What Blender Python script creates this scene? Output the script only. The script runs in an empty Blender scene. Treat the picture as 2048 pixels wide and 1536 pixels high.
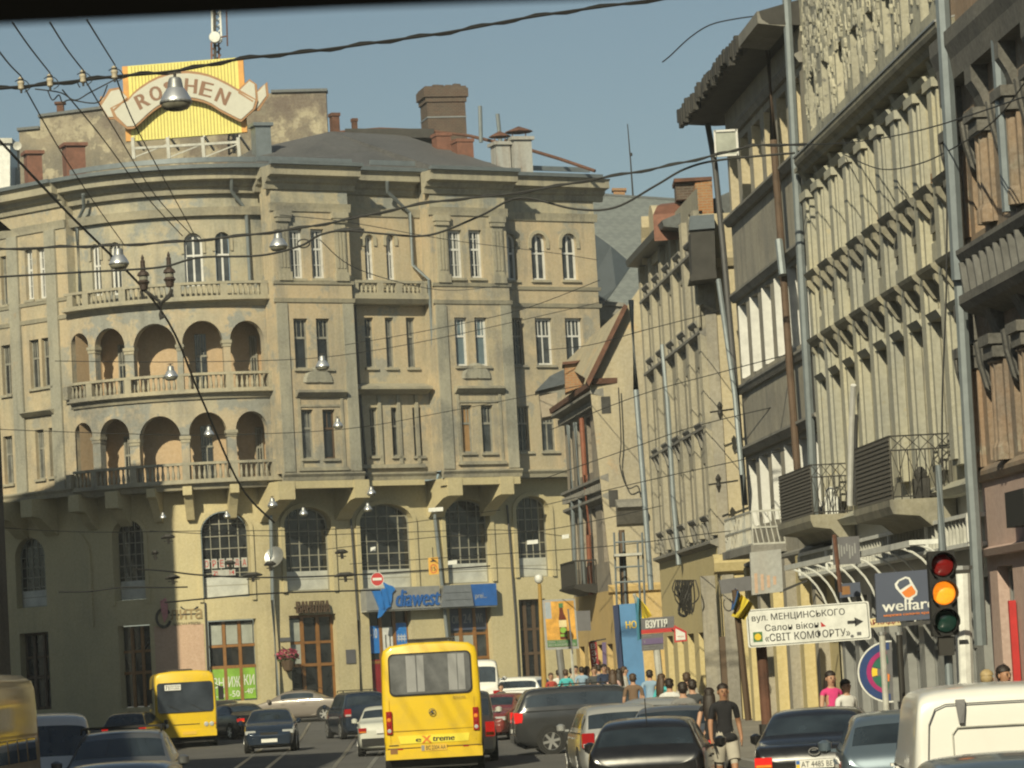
import bpy, math, random
from mathutils import Vector, Matrix
R_ = math.radians
V = Vector
sc = bpy.context.scene
col = sc.collection
rnd = random.Random(7)

# ------------------------------------------------------------ camera, sky, sun
EYE, FPX, HORY, ROLL = 2.25, 7000.0, 1340.0, R_(3.2)
PITCH = math.atan((HORY - 768) * math.cos(ROLL) / FPX)
FW = V((0, math.cos(PITCH), math.sin(PITCH)))
_r0 = V((1, 0, 0)); _u0 = V((0, -math.sin(PITCH), math.cos(PITCH)))
CR = math.cos(ROLL) * _r0 - math.sin(ROLL) * _u0
CU = math.sin(ROLL) * _r0 + math.cos(ROLL) * _u0
CAM = V((0, 0, EYE))
cam_data = bpy.data.cameras.new('camera')
cam_data.sensor_width = 36.0
cam_data.lens = FPX / 2048 * 36.0
cam_data.clip_start = 0.1
cam_data.clip_end = 4000
cam_data.dof.use_dof = True
cam_data.dof.focus_distance = 95
cam_data.dof.aperture_fstop = 60
cam = bpy.data.objects.new('camera', cam_data)
col.objects.link(cam)
cam.matrix_world = Matrix(((CR.x, CU.x, -FW.x, CAM.x), (CR.y, CU.y, -FW.y, CAM.y), (CR.z, CU.z, -FW.z, CAM.z), (0, 0, 0, 1)))
sc.camera = cam

SUN_EL, SUN_AZ = 31.0, 197.0          # azimuth clockwise from +Y: low sun behind the camera, a little to the left
world = bpy.data.worlds.new('World'); sc.world = world; world.use_nodes = True
wn = world.node_tree; wn.nodes.clear()
_o = wn.nodes.new('ShaderNodeOutputWorld'); _b = wn.nodes.new('ShaderNodeBackground'); _s = wn.nodes.new('ShaderNodeTexSky')
_s.sky_type = 'NISHITA'; _s.sun_disc = False; _s.sun_elevation = R_(SUN_EL); _s.sun_rotation = R_(SUN_AZ)
_s.air_density = 1.0; _s.dust_density = 0.9; _s.ozone_density = 1.0
_b.inputs['Strength'].default_value = 0.052
_t = wn.nodes.new('ShaderNodeMix'); _t.data_type = 'RGBA'; _t.blend_type = 'MULTIPLY'; _t.inputs[0].default_value = 1.0; _t.inputs[7].default_value = (1.05, 1.15, 1.10, 1)
_h = wn.nodes.new('ShaderNodeHueSaturation'); _h.inputs['Saturation'].default_value = .80
wn.links.new(_s.outputs[0], _h.inputs['Color']); wn.links.new(_h.outputs[0], _t.inputs[6]); wn.links.new(_t.outputs[2], _b.inputs['Color']); wn.links.new(_b.outputs[0], _o.inputs['Surface'])
sun_d = bpy.data.lights.new('sun', 'SUN'); sun_d.energy = 5.0; sun_d.angle = R_(0.53); sun_d.color = (1.0, 0.91, 0.64)
sun = bpy.data.objects.new('sun', sun_d); col.objects.link(sun)
SUND = V((math.sin(R_(SUN_AZ)) * math.cos(R_(SUN_EL)), math.cos(R_(SUN_AZ)) * math.cos(R_(SUN_EL)), math.sin(R_(SUN_EL))))
sun.rotation_euler = SUND.to_track_quat('Z', 'Y').to_euler()
sc.view_settings.view_transform = 'Standard'; sc.view_settings.look = 'None'
sc.view_settings.exposure = 0.0; sc.view_settings.gamma = 1.0
try:
    sc.cycles.max_bounces = 6; sc.cycles.diffuse_bounces = 2; sc.cycles.glossy_bounces = 3
    sc.cycles.transmission_bounces = 3; sc.cycles.caustics_reflective = False; sc.cycles.caustics_refractive = False
    sc.cycles.filter_width = 2.1
    sc.cycles.sample_clamp_indirect = 4
except Exception:
    pass

# ------------------------------------------------------------ pixel -> world
def ray(px, py):
    return (FW * FPX + CR * (px - 1024) + CU * (768 - py))
def P(px, py, Y):
    d = ray(px, py)
    return CAM + d * (Y / d.y)
def pplane(px, py, pt, n):
    d = ray(px, py)
    return CAM + d * ((pt - CAM).dot(n) / d.dot(n))
def ground_z(x, y):
    if y < 122: return 0.0
    t = (y - 122) / 40.0
    return 0.65 * t * t if t < 1 else 0.65 + min(t - 1, 1) * 0.6
def pave_z(y):
    return .14 + .30 * max(0.0, min(1.0, (y - 84) / 20.0))
def pground(px, py):
    z = 0.0
    for _ in range(8):
        p = pplane(px, py, V((0, 0, z)), V((0, 0, 1)))
        z = ground_z(p.x, p.y)
    return p

# ------------------------------------------------------------ object helpers
WO = {}
def woff(o):
    return WO.get(o.name, V((0, 0, 0))) if o else V((0, 0, 0))
def thing(name, label, cat, loc, group=None, rotz=0):
    o = bpy.data.objects.new(name, None); col.objects.link(o)
    o.empty_display_size = 0.3
    o.location = loc; o.rotation_euler = (0, 0, rotz)
    o['label'] = label; o['category'] = cat
    if group: o['group'] = group
    WO[o.name] = V(loc)
    return o
def tag(o, label, cat, group=None):
    o['label'] = label; o['category'] = cat
    if group: o['group'] = group
    return o
def dup(root, loc, rotz=None, label=None, group=None):
    def cp(o, par):
        c = o.copy(); col.objects.link(c)
        c.parent = par
        for ch in list(o.children): cp(ch, c)
        return c
    r = cp(root, None); r.location = loc
    if rotz is not None: r.rotation_euler = (0, 0, rotz)
    if label: r['label'] = label
    if group: r['group'] = group
    return r

class MB:
    def __init__(s): s.v = []; s.f = []; s.m = []
    def face(s, pts, mi=0):
        b = len(s.v); s.v += [tuple(p) for p in pts]; s.f.append(tuple(range(b, b + len(pts)))); s.m.append(mi)
    def grid(s, rows, mi=0, closed=False, cap=False):
        b = len(s.v); n = len(rows[0])
        for r in rows: s.v += [tuple(p) for p in r]
        for i in range(len(rows) - 1):
            for j in range(n if closed else n - 1):
                k = (j + 1) % n
                s.f.append((b + i * n + j, b + i * n + k, b + (i + 1) * n + k, b + (i + 1) * n + j)); s.m.append(mi)
        if cap:
            s.f.append(tuple(b + j for j in range(n))[::-1]); s.m.append(mi)
            e = b + (len(rows) - 1) * n
            s.f.append(tuple(e + j for j in range(n))); s.m.append(mi)
    def box(s, c, size, mi=0, rz=0.0, ax=None):
        c = V(c); hx, hy, hz = size[0] / 2, size[1] / 2, size[2] / 2
        if ax is None:
            X = V((math.cos(rz), math.sin(rz), 0)); Y = V((-math.sin(rz), math.cos(rz), 0)); Z = V((0, 0, 1))
        else: X, Y, Z = ax
        p = [c + X * hx * a + Y * hy * b + Z * hz * d for d in (-1, 1) for a, b in ((-1, -1), (1, -1), (1, 1), (-1, 1))]
        s.grid([p[:4], p[4:]], mi, closed=True, cap=True)
    def bar(s, a, b, w, h=None, mi=0, up=V((0, 0, 1))):
        a = V(a); b = V(b); h = h or w
        Y = (b - a); L = Y.length; Y = Y / L
        X = Y.cross(up)
        if X.length < 1e-4: X = Y.cross(V((0, 1, 0)))
        X.normalize(); Z = X.cross(Y)
        s.box((a + b) / 2, (w, L, h), mi, ax=(X, Y, Z))
    def tube(s, path, r, n=8, mi=0, cap=True):
        path = [V(p) for p in path]; rows = []
        rr = r if isinstance(r, (list, tuple)) else [r] * len(path)
        up = V((0, 0, 1))
        for i, p in enumerate(path):
            t = (path[min(i + 1, len(path) - 1)] - path[max(i - 1, 0)]).normalized()
            X = t.cross(up)
            if X.length < 1e-3: X = t.cross(V((0, 1, 0)))
            X.normalize(); Z = X.cross(t)
            rows.append([p + (X * math.cos(2 * math.pi * k / n) + Z * math.sin(2 * math.pi * k / n)) * rr[i] for k in range(n)])
        s.grid(rows, mi, closed=True, cap=cap)
    def lathe(s, c, prof, n=16, mi=0, cap=True, ax=None):
        c = V(c)
        X, Y, Z = ax or (V((1, 0, 0)), V((0, 1, 0)), V((0, 0, 1)))
        rows = [[c + (X * math.cos(2 * math.pi * k / n) + Y * math.sin(2 * math.pi * k / n)) * max(r, 1e-4) + Z * z for k in range(n)] for r, z in prof]
        s.grid(rows, mi, closed=True, cap=cap)
    def prism(s, pts, dv, mi=0):
        dv = V(dv); a = [V(p) for p in pts]; b = [p + dv for p in a]
        s.grid([a, b], mi, closed=True, cap=True)
    def add(s, verts, faces, mi=0):
        b = len(s.v); s.v += [tuple(p) for p in verts]
        for f in faces: s.f.append(tuple(b + i for i in f)); s.m.append(mi)
    def build(s, name, mats, parent=None, smooth=False, local=False, loc=None, fix=True):
        if not isinstance(mats, (list, tuple)): mats = [mats]
        off = V((0, 0, 0))
        if not local: off = woff(parent)
        if loc is not None: off = V(loc)
        me = bpy.data.meshes.new(name)
        me.from_pydata([(x - off.x, y - off.y, z - off.z) for x, y, z in s.v], [], s.f)
        for m in mats: me.materials.append(m)
        if len(mats) > 1:
            me.polygons.foreach_set('material_index', s.m)
        if fix:
            import bmesh
            bm = bmesh.new(); bm.from_mesh(me)
            bmesh.ops.remove_doubles(bm, verts=bm.verts, dist=1e-5)
            bmesh.ops.recalc_face_normals(bm, faces=bm.faces)
            bm.to_mesh(me); bm.free()
        if smooth:
            me.polygons.foreach_set('use_smooth', [True] * len(me.polygons))
            try: me.set_sharp_from_angle(angle=R_(40))
            except Exception: pass
        me.update()
        o = bpy.data.objects.new(name, me); col.objects.link(o)
        if parent is not None:
            o.parent = parent
            if not local: WO[o.name] = off
        elif loc is not None:
            o.location = loc; WO[o.name] = V(loc)
        return o
    def base(s):
        xs = [p[0] for p in s.v]; ys = [p[1] for p in s.v]; zs = [p[2] for p in s.v]
        return V(((min(xs) + max(xs)) / 2, (min(ys) + max(ys)) / 2, min(zs)))
def struct(o):
    o['kind'] = 'structure'; return o

# ------------------------------------------------------------ text as mesh
_tc = {}
def text_mesh(s):
    if s in _tc: return _tc[s]
    cu = bpy.data.curves.new('lettering', 'FONT'); cu.body = s; cu.resolution_u = 3
    ob = bpy.data.objects.new('lettering', cu); col.objects.link(ob)
    dg = bpy.context.evaluated_depsgraph_get()
    me = bpy.data.meshes.new_from_object(ob.evaluated_get(dg))
    vs = [tuple(v.co[:2]) for v in me.vertices]; fs = [tuple(p.vertices) for p in me.polygons]
    bpy.data.objects.remove(ob); bpy.data.curves.remove(cu); bpy.data.meshes.remove(me)
    if not vs: vs = [(0, 0), (1, 0), (0, 1)]; fs = [(0, 1, 2)]
    x0 = min(v[0] for v in vs); x1 = max(v[0] for v in vs); y0 = min(v[1] for v in vs); y1 = max(v[1] for v in vs)
    r = ([((x - x0) / (x1 - x0), (y - y0) / (y1 - y0)) for x, y in vs], fs, (x1 - x0) / (y1 - y0))
    _tc[s] = r
    return r

class Board:
    """A flat board: unit coordinates x to the right, y down, n outward."""
    def __init__(s, tl, tr, bl):
        s.o = V(tl); s.ex = V(tr) - V(tl); s.ey = V(bl) - V(tl)
        s.w = s.ex.length; s.h = s.ey.length
        s.n = s.ex.cross(s.ey).normalized()
        if s.n.y > 0: s.n = -s.n
    @classmethod
    def px(c, a, b, d, Y):
        return c(P(*a, Y), P(*b, Y), P(*d, Y))
    def at(s, x, y, d=0): return s.o + s.ex * x + s.ey * y + s.n * d
    def slab(s, mb, t=0.04, mi=0, x0=0, y0=0, x1=1, y1=1, d=0.0):
        mb.prism([s.at(x0, y0, d), s.at(x1, y0, d), s.at(x1, y1, d), s.at(x0, y1, d)], -s.n * t, mi)
    def poly(s, mb, pts, d, t=0.006, mi=0):
        mb.prism([s.at(x, y, d) for x, y in pts], -s.n * t, mi)
    def disc(s, mb, cx, cy, rx, ry, d, t=0.006, mi=0, n=24, a0=0, a1=360):
        pts = [(cx + rx * math.cos(R_(a0 + (a1 - a0) * k / n)), cy + ry * math.sin(R_(a0 + (a1 - a0) * k / n))) for k in range(n if a1 - a0 == 360 else n + 1)]
        s.poly(mb, pts, d, t, mi)
    def ring(s, mb, cx, cy, rx, ry, rw, d, t=0.006, mi=0, n=28, a0=0, a1=360):
        for k in range(n):
            a = R_(a0 + (a1 - a0) * k / n); b = R_(a0 + (a1 - a0) * (k + 1) / n)
            q = []
            for ang, f in ((a, 1), (b, 1), (b, 1 - rw), (a, 1 - rw)):
                q.append((cx + rx * f * math.cos(ang), cy + ry * f * math.sin(ang)))
            s.poly(mb, q, d, t, mi)
    def text(s, mb, st, x0, y0, x1, y1, d=0.008, mi=0, slant=0.0, arc=0.0, bold=0.0, t=0.0):
        vs, fs, asp = text_mesh(st)
        def mk(dx, dd):
            pts = []
            for x, y in vs:
                X = x0 + (x1 - x0) * (x + slant * y) + dx; Y = y1 + (y0 - y1) * y
                Y += arc * ((x - 0.5) * 2) ** 2
                pts.append(s.at(X, Y, dd))
            return pts
        for k, dx in enumerate([0.0] if not bold else [-bold, 0, bold]):
            mb.add(mk(dx, d + 0.0007 * k), fs, mi)
            if t: mb.add(mk(dx, d - t), fs, mi)

# ------------------------------------------------------------ facade coordinates (u along wall, z up, d outward)
class Fac:
    def __init__(s, O, ang=None, C=None, R=None):
        s.O = V((O[0], O[1], 0)) if O else None; s.C = V((C[0], C[1], 0)) if C else None; s.R = R
        if ang is not None:
            s.U = V((math.cos(ang), math.sin(ang), 0)); s.N = V((math.sin(ang), -math.cos(ang), 0))
        s.curved = R is not None
    def M(s, u, z, d=0.0):
        if not s.curved:
            p = s.O + s.U * u + s.N * d
        else:
            th = u / s.R
            p = s.C + V((math.sin(th), -math.cos(th), 0)) * (s.R + d)
        return V((p.x, p.y, z))
    def uv(s, px, py, d=0.0):
        dr = ray(px, py)
        if not s.curved:
            p = CAM + dr * ((s.O + s.N * d - CAM).dot(s.N) / dr.dot(s.N))
            return (p - s.O).dot(s.U), p.z
        ox, oy = CAM.x - s.C.x, CAM.y - s.C.y; r = s.R + d
        a = dr.x ** 2 + dr.y ** 2; b = 2 * (ox * dr.x + oy * dr.y); c = ox * ox + oy * oy - r * r
        disc = max(b * b - 4 * a * c, 0)
        t = (-b - math.sqrt(disc)) / (2 * a)
        p = CAM + dr * t
        th = math.atan2(p.x - s.C.x, -(p.y - s.C.y))
        return th * s.R, p.z
    def us(s, u0, u1, step=0.45):
        if not s.curved: return [u0, u1]
        n = max(1, math.ceil(abs(u1 - u0) / step))
        return [u0 + (u1 - u0) * k / n for k in range(n + 1)]
    def box(s, mb, u0, u1, z0, z1, d0, d1, mi=0):
        mb.grid([[s.M(u, z0, d0), s.M(u, z0, d1), s.M(u, z1, d1), s.M(u, z1, d0)] for u in s.us(u0, u1)], mi, closed=True, cap=True)
    def prof(s, mb, u0, u1, pr, mi=0):
        mb.grid([[s.M(u, z, d) for d, z in pr] for u in s.us(u0, u1)], mi, closed=True, cap=True)
    def wall(s, mb, u0, u1, z0, z1, d, ops, reveal=0.25, mi=0, mr=None, step=0.6, zstep=99):
        """wall sheet with openings (u0,u1,z0,z1,arch[,reveal]) and their reveals"""
        mr = mi if mr is None else mr
        us = {u0, u1}; zs = {z0, z1}
        for o in ops: us |= {max(u0, min(u1, o[0])), max(u0, min(u1, o[1]))}; zs |= {max(z0, min(z1, o[2])), max(z0, min(z1, o[3]))}
        us = sorted(us); zs = sorted(zs)
        if s.curved:
            f = []
            for a, b in zip(us, us[1:]): f += s.us(a, b, step)[:-1]
            us = f + [us[-1]]
        for a, b in zip(us, us[1:]):
            if b - a < 1e-4: continue
            for c, e in zip(zs, zs[1:]):
                if e - c < 1e-4: continue
                um, zm = (a + b) / 2, (c + e) / 2
                if any(o[0] < um < o[1] and o[2] < zm < o[3] for o in ops): continue
                mb.face([s.M(a, c, d), s.M(b, c, d), s.M(b, e, d), s.M(a, e, d)], mi)
        for o in ops:
            rv = o[5] if len(o) > 5 else reveal
            if rv == 0: continue
            ol = s.outline(o[0], o[1], o[2], o[3], o[4])
            n = len(ol)
            for k in range(n):
                a, b = ol[k], ol[(k + 1) % n]
                mb.face([s.M(a[0], a[1], d), s.M(b[0], b[1], d), s.M(b[0], b[1], d - rv), s.M(a[0], a[1], d - rv)], mr)
            if o[4]:
                rr = (o[1] - o[0]) / 2; N = 14
                uc = (o[0] + o[1]) / 2; zsu = o[3] - rr * o[4]
                pts = [(uc - rr * math.cos(math.pi * k / N), zsu + rr * o[4] * math.sin(math.pi * k / N)) for k in range(N + 1)]
                for p, q in zip(pts, pts[1:]):
                    mb.face([s.M(p[0], p[1], d), s.M(q[0], q[1], d), s.M(q[0], o[3], d), s.M(p[0], o[3], d)], mi)
    def outline(s, u0, u1, z0, z1, arch=0, inset=0.0):
        u0 += inset; u1 -= inset; z0 += inset; z1 -= inset
        if not arch:
            ua = s.us(u0, u1, 0.6)
            return [(u, z0) for u in ua] + [(u, z1) for u in reversed(ua)]
        rr = (u1 - u0) / 2; uc = (u0 + u1) / 2; zsp = z1 - rr * arch; N = 14
        return [(u, z0) for u in s.us(u0, u1, 0.6)] + [(uc + rr * math.cos(math.pi * k / N), zsp + rr * arch * math.sin(math.pi * k / N)) for k in range(N + 1)]
    def ringmold(s, mb, u0, u1, z1, arch, w, d0, d1, mi=0, legs=0.0):
        rr = (u1 - u0) / 2; uc = (u0 + u1) / 2; zsp = z1 - rr * arch; N = 16
        rows = []
        if legs: rows.append([s.M(u0, zsp - legs, d0), s.M(u0, zsp - legs, d1), s.M(u0 - w, zsp - legs, d1), s.M(u0 - w, zsp - legs, d0)])
        for k in range(N + 1):
            a = math.pi * k / N; c, sn = -math.cos(a), math.sin(a)
            i = (uc + rr * c, zsp + rr * arch * sn); o = (uc + (rr + w) * c, zsp + (rr * arch + w) * sn)
            rows.append([s.M(i[0], i[1], d0), s.M(i[0], i[1], d1), s.M(o[0], o[1], d1), s.M(o[0], o[1], d0)])
        if legs: rows.append([s.M(u1, zsp - legs, d0), s.M(u1, zsp - legs, d1), s.M(u1 + w, zsp - legs, d1), s.M(u1 + w, zsp - legs, d0)])
        mb.grid(rows, mi, closed=True, cap=True)

def part(name, mats, parent, fn, smooth=False):
    mb = MB(); fn(mb)
    return mb.build(name, mats, parent, smooth=smooth)

def window(fac, parent, o, d, style, glass, fm, fw=0.075, name='window'):
    """frame as a part and pane as its sub-part, in opening o, glass plane at d"""
    u0, u1, z0, z1, arch = o[:5]
    if fm is M['fw_white'] and fw < .1: fw = .11
    mb = MB()
    out = fac.outline(u0, u1, z0, z1, arch, 0.0); inn = fac.outline(u0, u1, z0, z1, arch, fw)
    n = min(len(out), len(inn))
    if len(out) == len(inn):
        rows = []
        for k in range(n + 1):
            a = out[k % n]; b = inn[k % n]
            rows.append([fac.M(a[0], a[1], d), fac.M(a[0], a[1], d + .05), fac.M(b[0], b[1], d + .05), fac.M(b[0], b[1], d)])
        mb.grid(rows, 0, closed=True)
    uc = (u0 + u1) / 2; H = z1 - z0; W = u1 - u0
    def ztop(u):
        if not arch: return z1 - fw * .5
        rr = W / 2; x = min(1, abs(u - uc) / rr)
        return z1 - rr * arch + rr * arch * math.sqrt(max(0, 1 - x * x)) - fw * .3
    def vb(u, za, zb, w=.05, dd=.045): fac.box(mb, u - w / 2, u + w / 2, za, min(zb, ztop(u)), d, d + dd)
    def hb(z, w=.06, ua=None, ub=None, dd=.052):
        fac.box(mb, (u0 + .02) if ua is None else ua, (u1 - .02) if ub is None else ub, z - w / 2, z + w / 2, d, d + dd)
    if style == 'casement':
        zt = z0 + H * .62; hb(zt, .09)
        vb(uc, z0, z1, .06)
        vb(u0 + W * .27, zt, z1, .035); vb(u0 + W * .73, zt, z1, .035)
    elif style == 'bars':
        zt = z0 + H * .6; hb(zt, .1)
        vb(uc, z0, z1, .05)
        for k in (.25, .75): vb(u0 + W * k, z0, z1, .03)
        hb(z0 + H * .28, .03); hb(z0 + H * .82, .03)
    elif style == 'cross':
        hb(z0 + H * .58, .09); vb(uc, z0, z1, .1)
    elif style == 'transom':
        hb(z0 + H * .62, .1)
        for k in (.33, .67): vb(u0 + W * k, z0 + H * .62, z1, .035)
    elif style == 'narrow':
        hb(z0 + H * .62, .09); vb(uc, z0 + H * .62, z1, .035)
    elif style.startswith('grid'):
        nx, nz = int(style[4]), int(style[5])
        for k in range(1, nx): vb(u0 + W * k / nx, z0, z1, .055 if k % 2 == 0 else .035)
        for k in range(1, nz): hb(z0 + H * k / nz, .04)
    elif style == 'shop':
        for k in (1, 2): vb(u0 + W * k / 3, z0, z1, .17, .09)
        hb(z0 + H * .68, .12); hb(z0 + H * .42, .14, dd=.08)
    w = mb.build(name, fm, parent)
    pb = MB()
    pb.face([fac.M(u, z, d + .01) for u, z in fac.outline(u0, u1, z0, z1, arch, fw * .4)], 0)
    pb.build('pane', glass, w, fix=False)
    return w
# ------------------------------------------------------------ materials
def _mat(name):
    m = bpy.data.materials.new(name); m.use_nodes = True
    nt = m.node_tree; nt.nodes.clear()
    o = nt.nodes.new('ShaderNodeOutputMaterial'); b = nt.nodes.new('ShaderNodeBsdfPrincipled')
    nt.links.new(b.outputs[0], o.inputs['Surface'])
    return m, nt, b
def _set(b, **k):
    for n, v in k.items():
        n = n.replace('_', ' ')
        if n in b.inputs:
            b.inputs[n].default_value = v
def c4(c): return (c[0], c[1], c[2], 1.0)
def _noise(nt, vec, scale, detail=4, rough=.6):
    n = nt.nodes.new('ShaderNodeTexNoise'); n.inputs['Scale'].default_value = scale
    n.inputs['Detail'].default_value = detail; n.inputs['Roughness'].default_value = rough
    if vec: nt.links.new(vec, n.inputs['Vector'])
    return n.outputs[0]
def _ramp(nt, fac, a, b):
    r = nt.nodes.new('ShaderNodeMapRange'); r.inputs[1].default_value = a; r.inputs[2].default_value = b
    r.clamp = True
    nt.links.new(fac, r.inputs[0]); return r.outputs[0]
def _mix(nt, fac, a, b, mode='MIX'):
    m = nt.nodes.new('ShaderNodeMix'); m.data_type = 'RGBA'; m.blend_type = mode
    for s, v in ((0, fac), (6, a), (7, b)):
        if isinstance(v, (int, float)): m.inputs[s].default_value = v
        elif isinstance(v, tuple): m.inputs[s].default_value = c4(v)
        else: nt.links.new(v, m.inputs[s])
    return m.outputs[2]
def _mul(nt, a, k):
    m = nt.nodes.new('ShaderNodeMath'); m.operation = 'MULTIPLY'; nt.links.new(a, m.inputs[0])
    if isinstance(k, (int, float)): m.inputs[1].default_value = k
    else: nt.links.new(k, m.inputs[1])
    return m.outputs[0]
def _pos(nt, sc_=(1, 1, 1), obj=False):
    if obj:
        t = nt.nodes.new('ShaderNodeTexCoord'); src = t.outputs['Object']
    else:
        g = nt.nodes.new('ShaderNodeNewGeometry'); src = g.outputs['Position']
    mp = nt.nodes.new('ShaderNodeMapping'); mp.inputs['Scale'].default_value = sc_
    nt.links.new(src, mp.inputs['Vector']); return mp.outputs[0]
def _bump(nt, b, h, s, dist=.02):
    bp = nt.nodes.new('ShaderNodeBump'); bp.inputs['Strength'].default_value = s; bp.inputs['Distance'].default_value = dist
    nt.links.new(h, bp.inputs['Height']); nt.links.new(bp.outputs[0], b.inputs['Normal'])

def plaster(name, c1, c2, grime=(.16, .15, .13), g_amt=.6, streak=.5, peel=None, p_lo=.6, scale=.35, rough=.92, bump=.35, p_scale=1.1):
    m, nt, b = _mat(name)
    p = _pos(nt); ps = _pos(nt, (1, 1, .09))
    n1 = _ramp(nt, _noise(nt, p, scale, 5), .38, .64)
    colr = _mix(nt, n1, c1, c2)
    if peel:
        n4 = _ramp(nt, _noise(nt, p, p_scale, 7, .68), p_lo, p_lo + .05)
        colr = _mix(nt, n4, colr, peel)
    st = _mul(nt, _mul(nt, _ramp(nt, _noise(nt, ps, 1.7, 5, .7), .44, .64), _ramp(nt, _noise(nt, p, .2, 3, .6), .36, .58)), streak)
    colr = _mix(nt, st, colr, grime)
    pt = _mul(nt, _mul(nt, _ramp(nt, _noise(nt, p, .55, 8, .68), .44, .60), _ramp(nt, _noise(nt, p, .13, 3, .6), .40, .58)), min(1, g_amt * 1.15))
    colr = _mix(nt, pt, colr, grime)
    fn = _noise(nt, p, 9, 6, .75)
    f2 = _ramp(nt, fn, .25, .8)
    colr = _mix(nt, f2, _mix(nt, .22, colr, (0, 0, 0)), _mix(nt, .12, colr, (1, 1, 1)))
    nt.links.new(colr, b.inputs['Base Color'])
    _set(b, Roughness=rough)
    _bump(nt, b, fn, bump, .03)
    return m
def solid(name, c, rough=.7, metal=0.0, var=.18, scale=3.0, emit=None, es=0.0, spec=.5, obj=False):
    m, nt, b = _mat(name)
    p = _pos(nt, obj=obj)
    n = _ramp(nt, _noise(nt, p, scale, 5, .7), .3, .72)
    k = tuple(x * (1 - var) for x in c); k2 = tuple(min(1, x * (1 + var * .6)) for x in c)
    nt.links.new(_mix(nt, n, k, k2), b.inputs['Base Color'])
    _set(b, Roughness=rough, Metallic=metal)
    b.inputs['Specular IOR Level'].default_value = spec
    if emit:
        b.inputs['Emission Color'].default_value = c4(emit); b.inputs['Emission Strength'].default_value = es
    return m
def brick(name, c1, c2, mortar, scale=1.0, grime=.4):
    m, nt, b = _mat(name)
    g = nt.nodes.new('ShaderNodeNewGeometry')
    sx = nt.nodes.new('ShaderNodeSeparateXYZ'); nt.links.new(g.outputs['Position'], sx.inputs[0])
    ad = nt.nodes.new('ShaderNodeMath'); ad.operation = 'ADD'; nt.links.new(sx.outputs[0], ad.inputs[0]); nt.links.new(sx.outputs[1], ad.inputs[1])
    cb = nt.nodes.new('ShaderNodeCombineXYZ'); nt.links.new(ad.outputs[0], cb.inputs[0]); nt.links.new(sx.outputs[2], cb.inputs[1])
    t = nt.nodes.new('ShaderNodeTexBrick'); nt.links.new(cb.outputs[0], t.inputs['Vector'])
    t.inputs['Color1'].default_value = c4(c1); t.inputs['Color2'].default_value = c4(c2); t.inputs['Mortar'].default_value = c4(mortar)
    t.inputs['Scale'].default_value = scale; t.inputs['Brick Width'].default_value = .27; t.inputs['Row Height'].default_value = .085; t.inputs['Mortar Size'].default_value = .012
    p = _pos(nt)
    pt = _mul(nt, _ramp(nt, _noise(nt, p, 1.1, 7, .7), .42, .62), grime)
    c = _mix(nt, pt, t.outputs[0], mortar)
    fn = _noise(nt, p, 7, 6, .75)
    c = _mix(nt, _ramp(nt, fn, .3, .75), _mix(nt, .35, c, (0, 0, 0)), c)
    nt.links.new(c, b.inputs['Base Color']); _set(b, Roughness=.93); _bump(nt, b, fn, .4, .03)
    return m
def paint(name, c, rough=.28, dirt=.25, metal=0.0, coat=.6):
    m, nt, b = _mat(name)
    p = _pos(nt)
    n = _mul(nt, _ramp(nt, _noise(nt, p, 2.2, 6, .7), .45, .75), dirt)
    d = tuple(x * .55 + .05 for x in c)
    nt.links.new(_mix(nt, n, c, d), b.inputs['Base Color'])
    rr = nt.nodes.new('ShaderNodeMapRange'); rr.inputs[3].default_value = rough; rr.inputs[4].default_value = min(1, rough + .25)
    nt.links.new(n, rr.inputs[0]); nt.links.new(rr.outputs[0], b.inputs['Roughness'])
    _set(b, Metallic=metal); b.inputs['Coat Weight'].default_value = coat; b.inputs['Coat Roughness'].default_value = .08
    return m
def glassy(name, c, rough=.06, var=.5, scale=1.5, spec=.6):
    m, nt, b = _mat(name)
    p = _pos(nt)
    n = _ramp(nt, _noise(nt, p, scale, 4, .6), .35, .7)
    nt.links.new(_mix(nt, n, tuple(x * (1 - var) for x in c), tuple(x * (1 + var) for x in c)), b.inputs['Base Color'])
    _set(b, Roughness=rough); b.inputs['Specular IOR Level'].default_value = spec
    return m
def lamp_mat(name, c, s, base=None):
    m, nt, b = _mat(name)
    _set(b, Roughness=.25); b.inputs['Base Color'].default_value = c4(base or c)
    b.inputs['Emission Color'].default_value = c4(c); b.inputs['Emission Strength'].default_value = s
    return m

M = {}
M['A_up'] = plaster('weathered_peach_plaster', (.52, .405, .245), (.44, .375, .24), (.19, .185, .155), .6, .6, (.33, .31, .245), .56, p_scale=.5)
M['A_grey'] = plaster('weathered_grey_render', (.38, .355, .265), (.31, .30, .235), (.15, .15, .125), .7, .7, (.44, .34, .21), .63)
M['A_bow'] = plaster('blotchy_loggia_render', (.50, .39, .24), (.40, .36, .255), (.17, .17, .15), .95, .7, (.27, .275, .245), .515, scale=.5, p_scale=.75)
M['A_trim'] = plaster('stone_trim', (.42, .37, .25), (.33, .305, .22), (.12, .115, .10), .65, .6)
M['A_band'] = plaster('blackened_attic_render', (.40, .37, .26), (.48, .40, .26), (.15, .16, .145), .8, .7, (.27, .28, .255), .53, p_scale=.45)
M['A_low'] = plaster('yellow_cream_paint', (.58, .49, .265), (.52, .45, .245), (.26, .22, .14), .2, .2)
M['A_pink'] = plaster('pink_painted_plinth', (.55, .37, .25), (.52, .34, .23), (.3, .22, .16), .15, .15)
M['A_logg'] = plaster('loggia_peach_paint', (.52, .36, .20), (.48, .34, .20), (.22, .18, .13), .25, .2)
M['firew'] = plaster('patched_firewall', (.30, .25, .165), (.15, .135, .10), (.12, .085, .06), .9, .5, (.44, .385, .26), .515, scale=.45, p_scale=.8, bump=.9)
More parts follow.
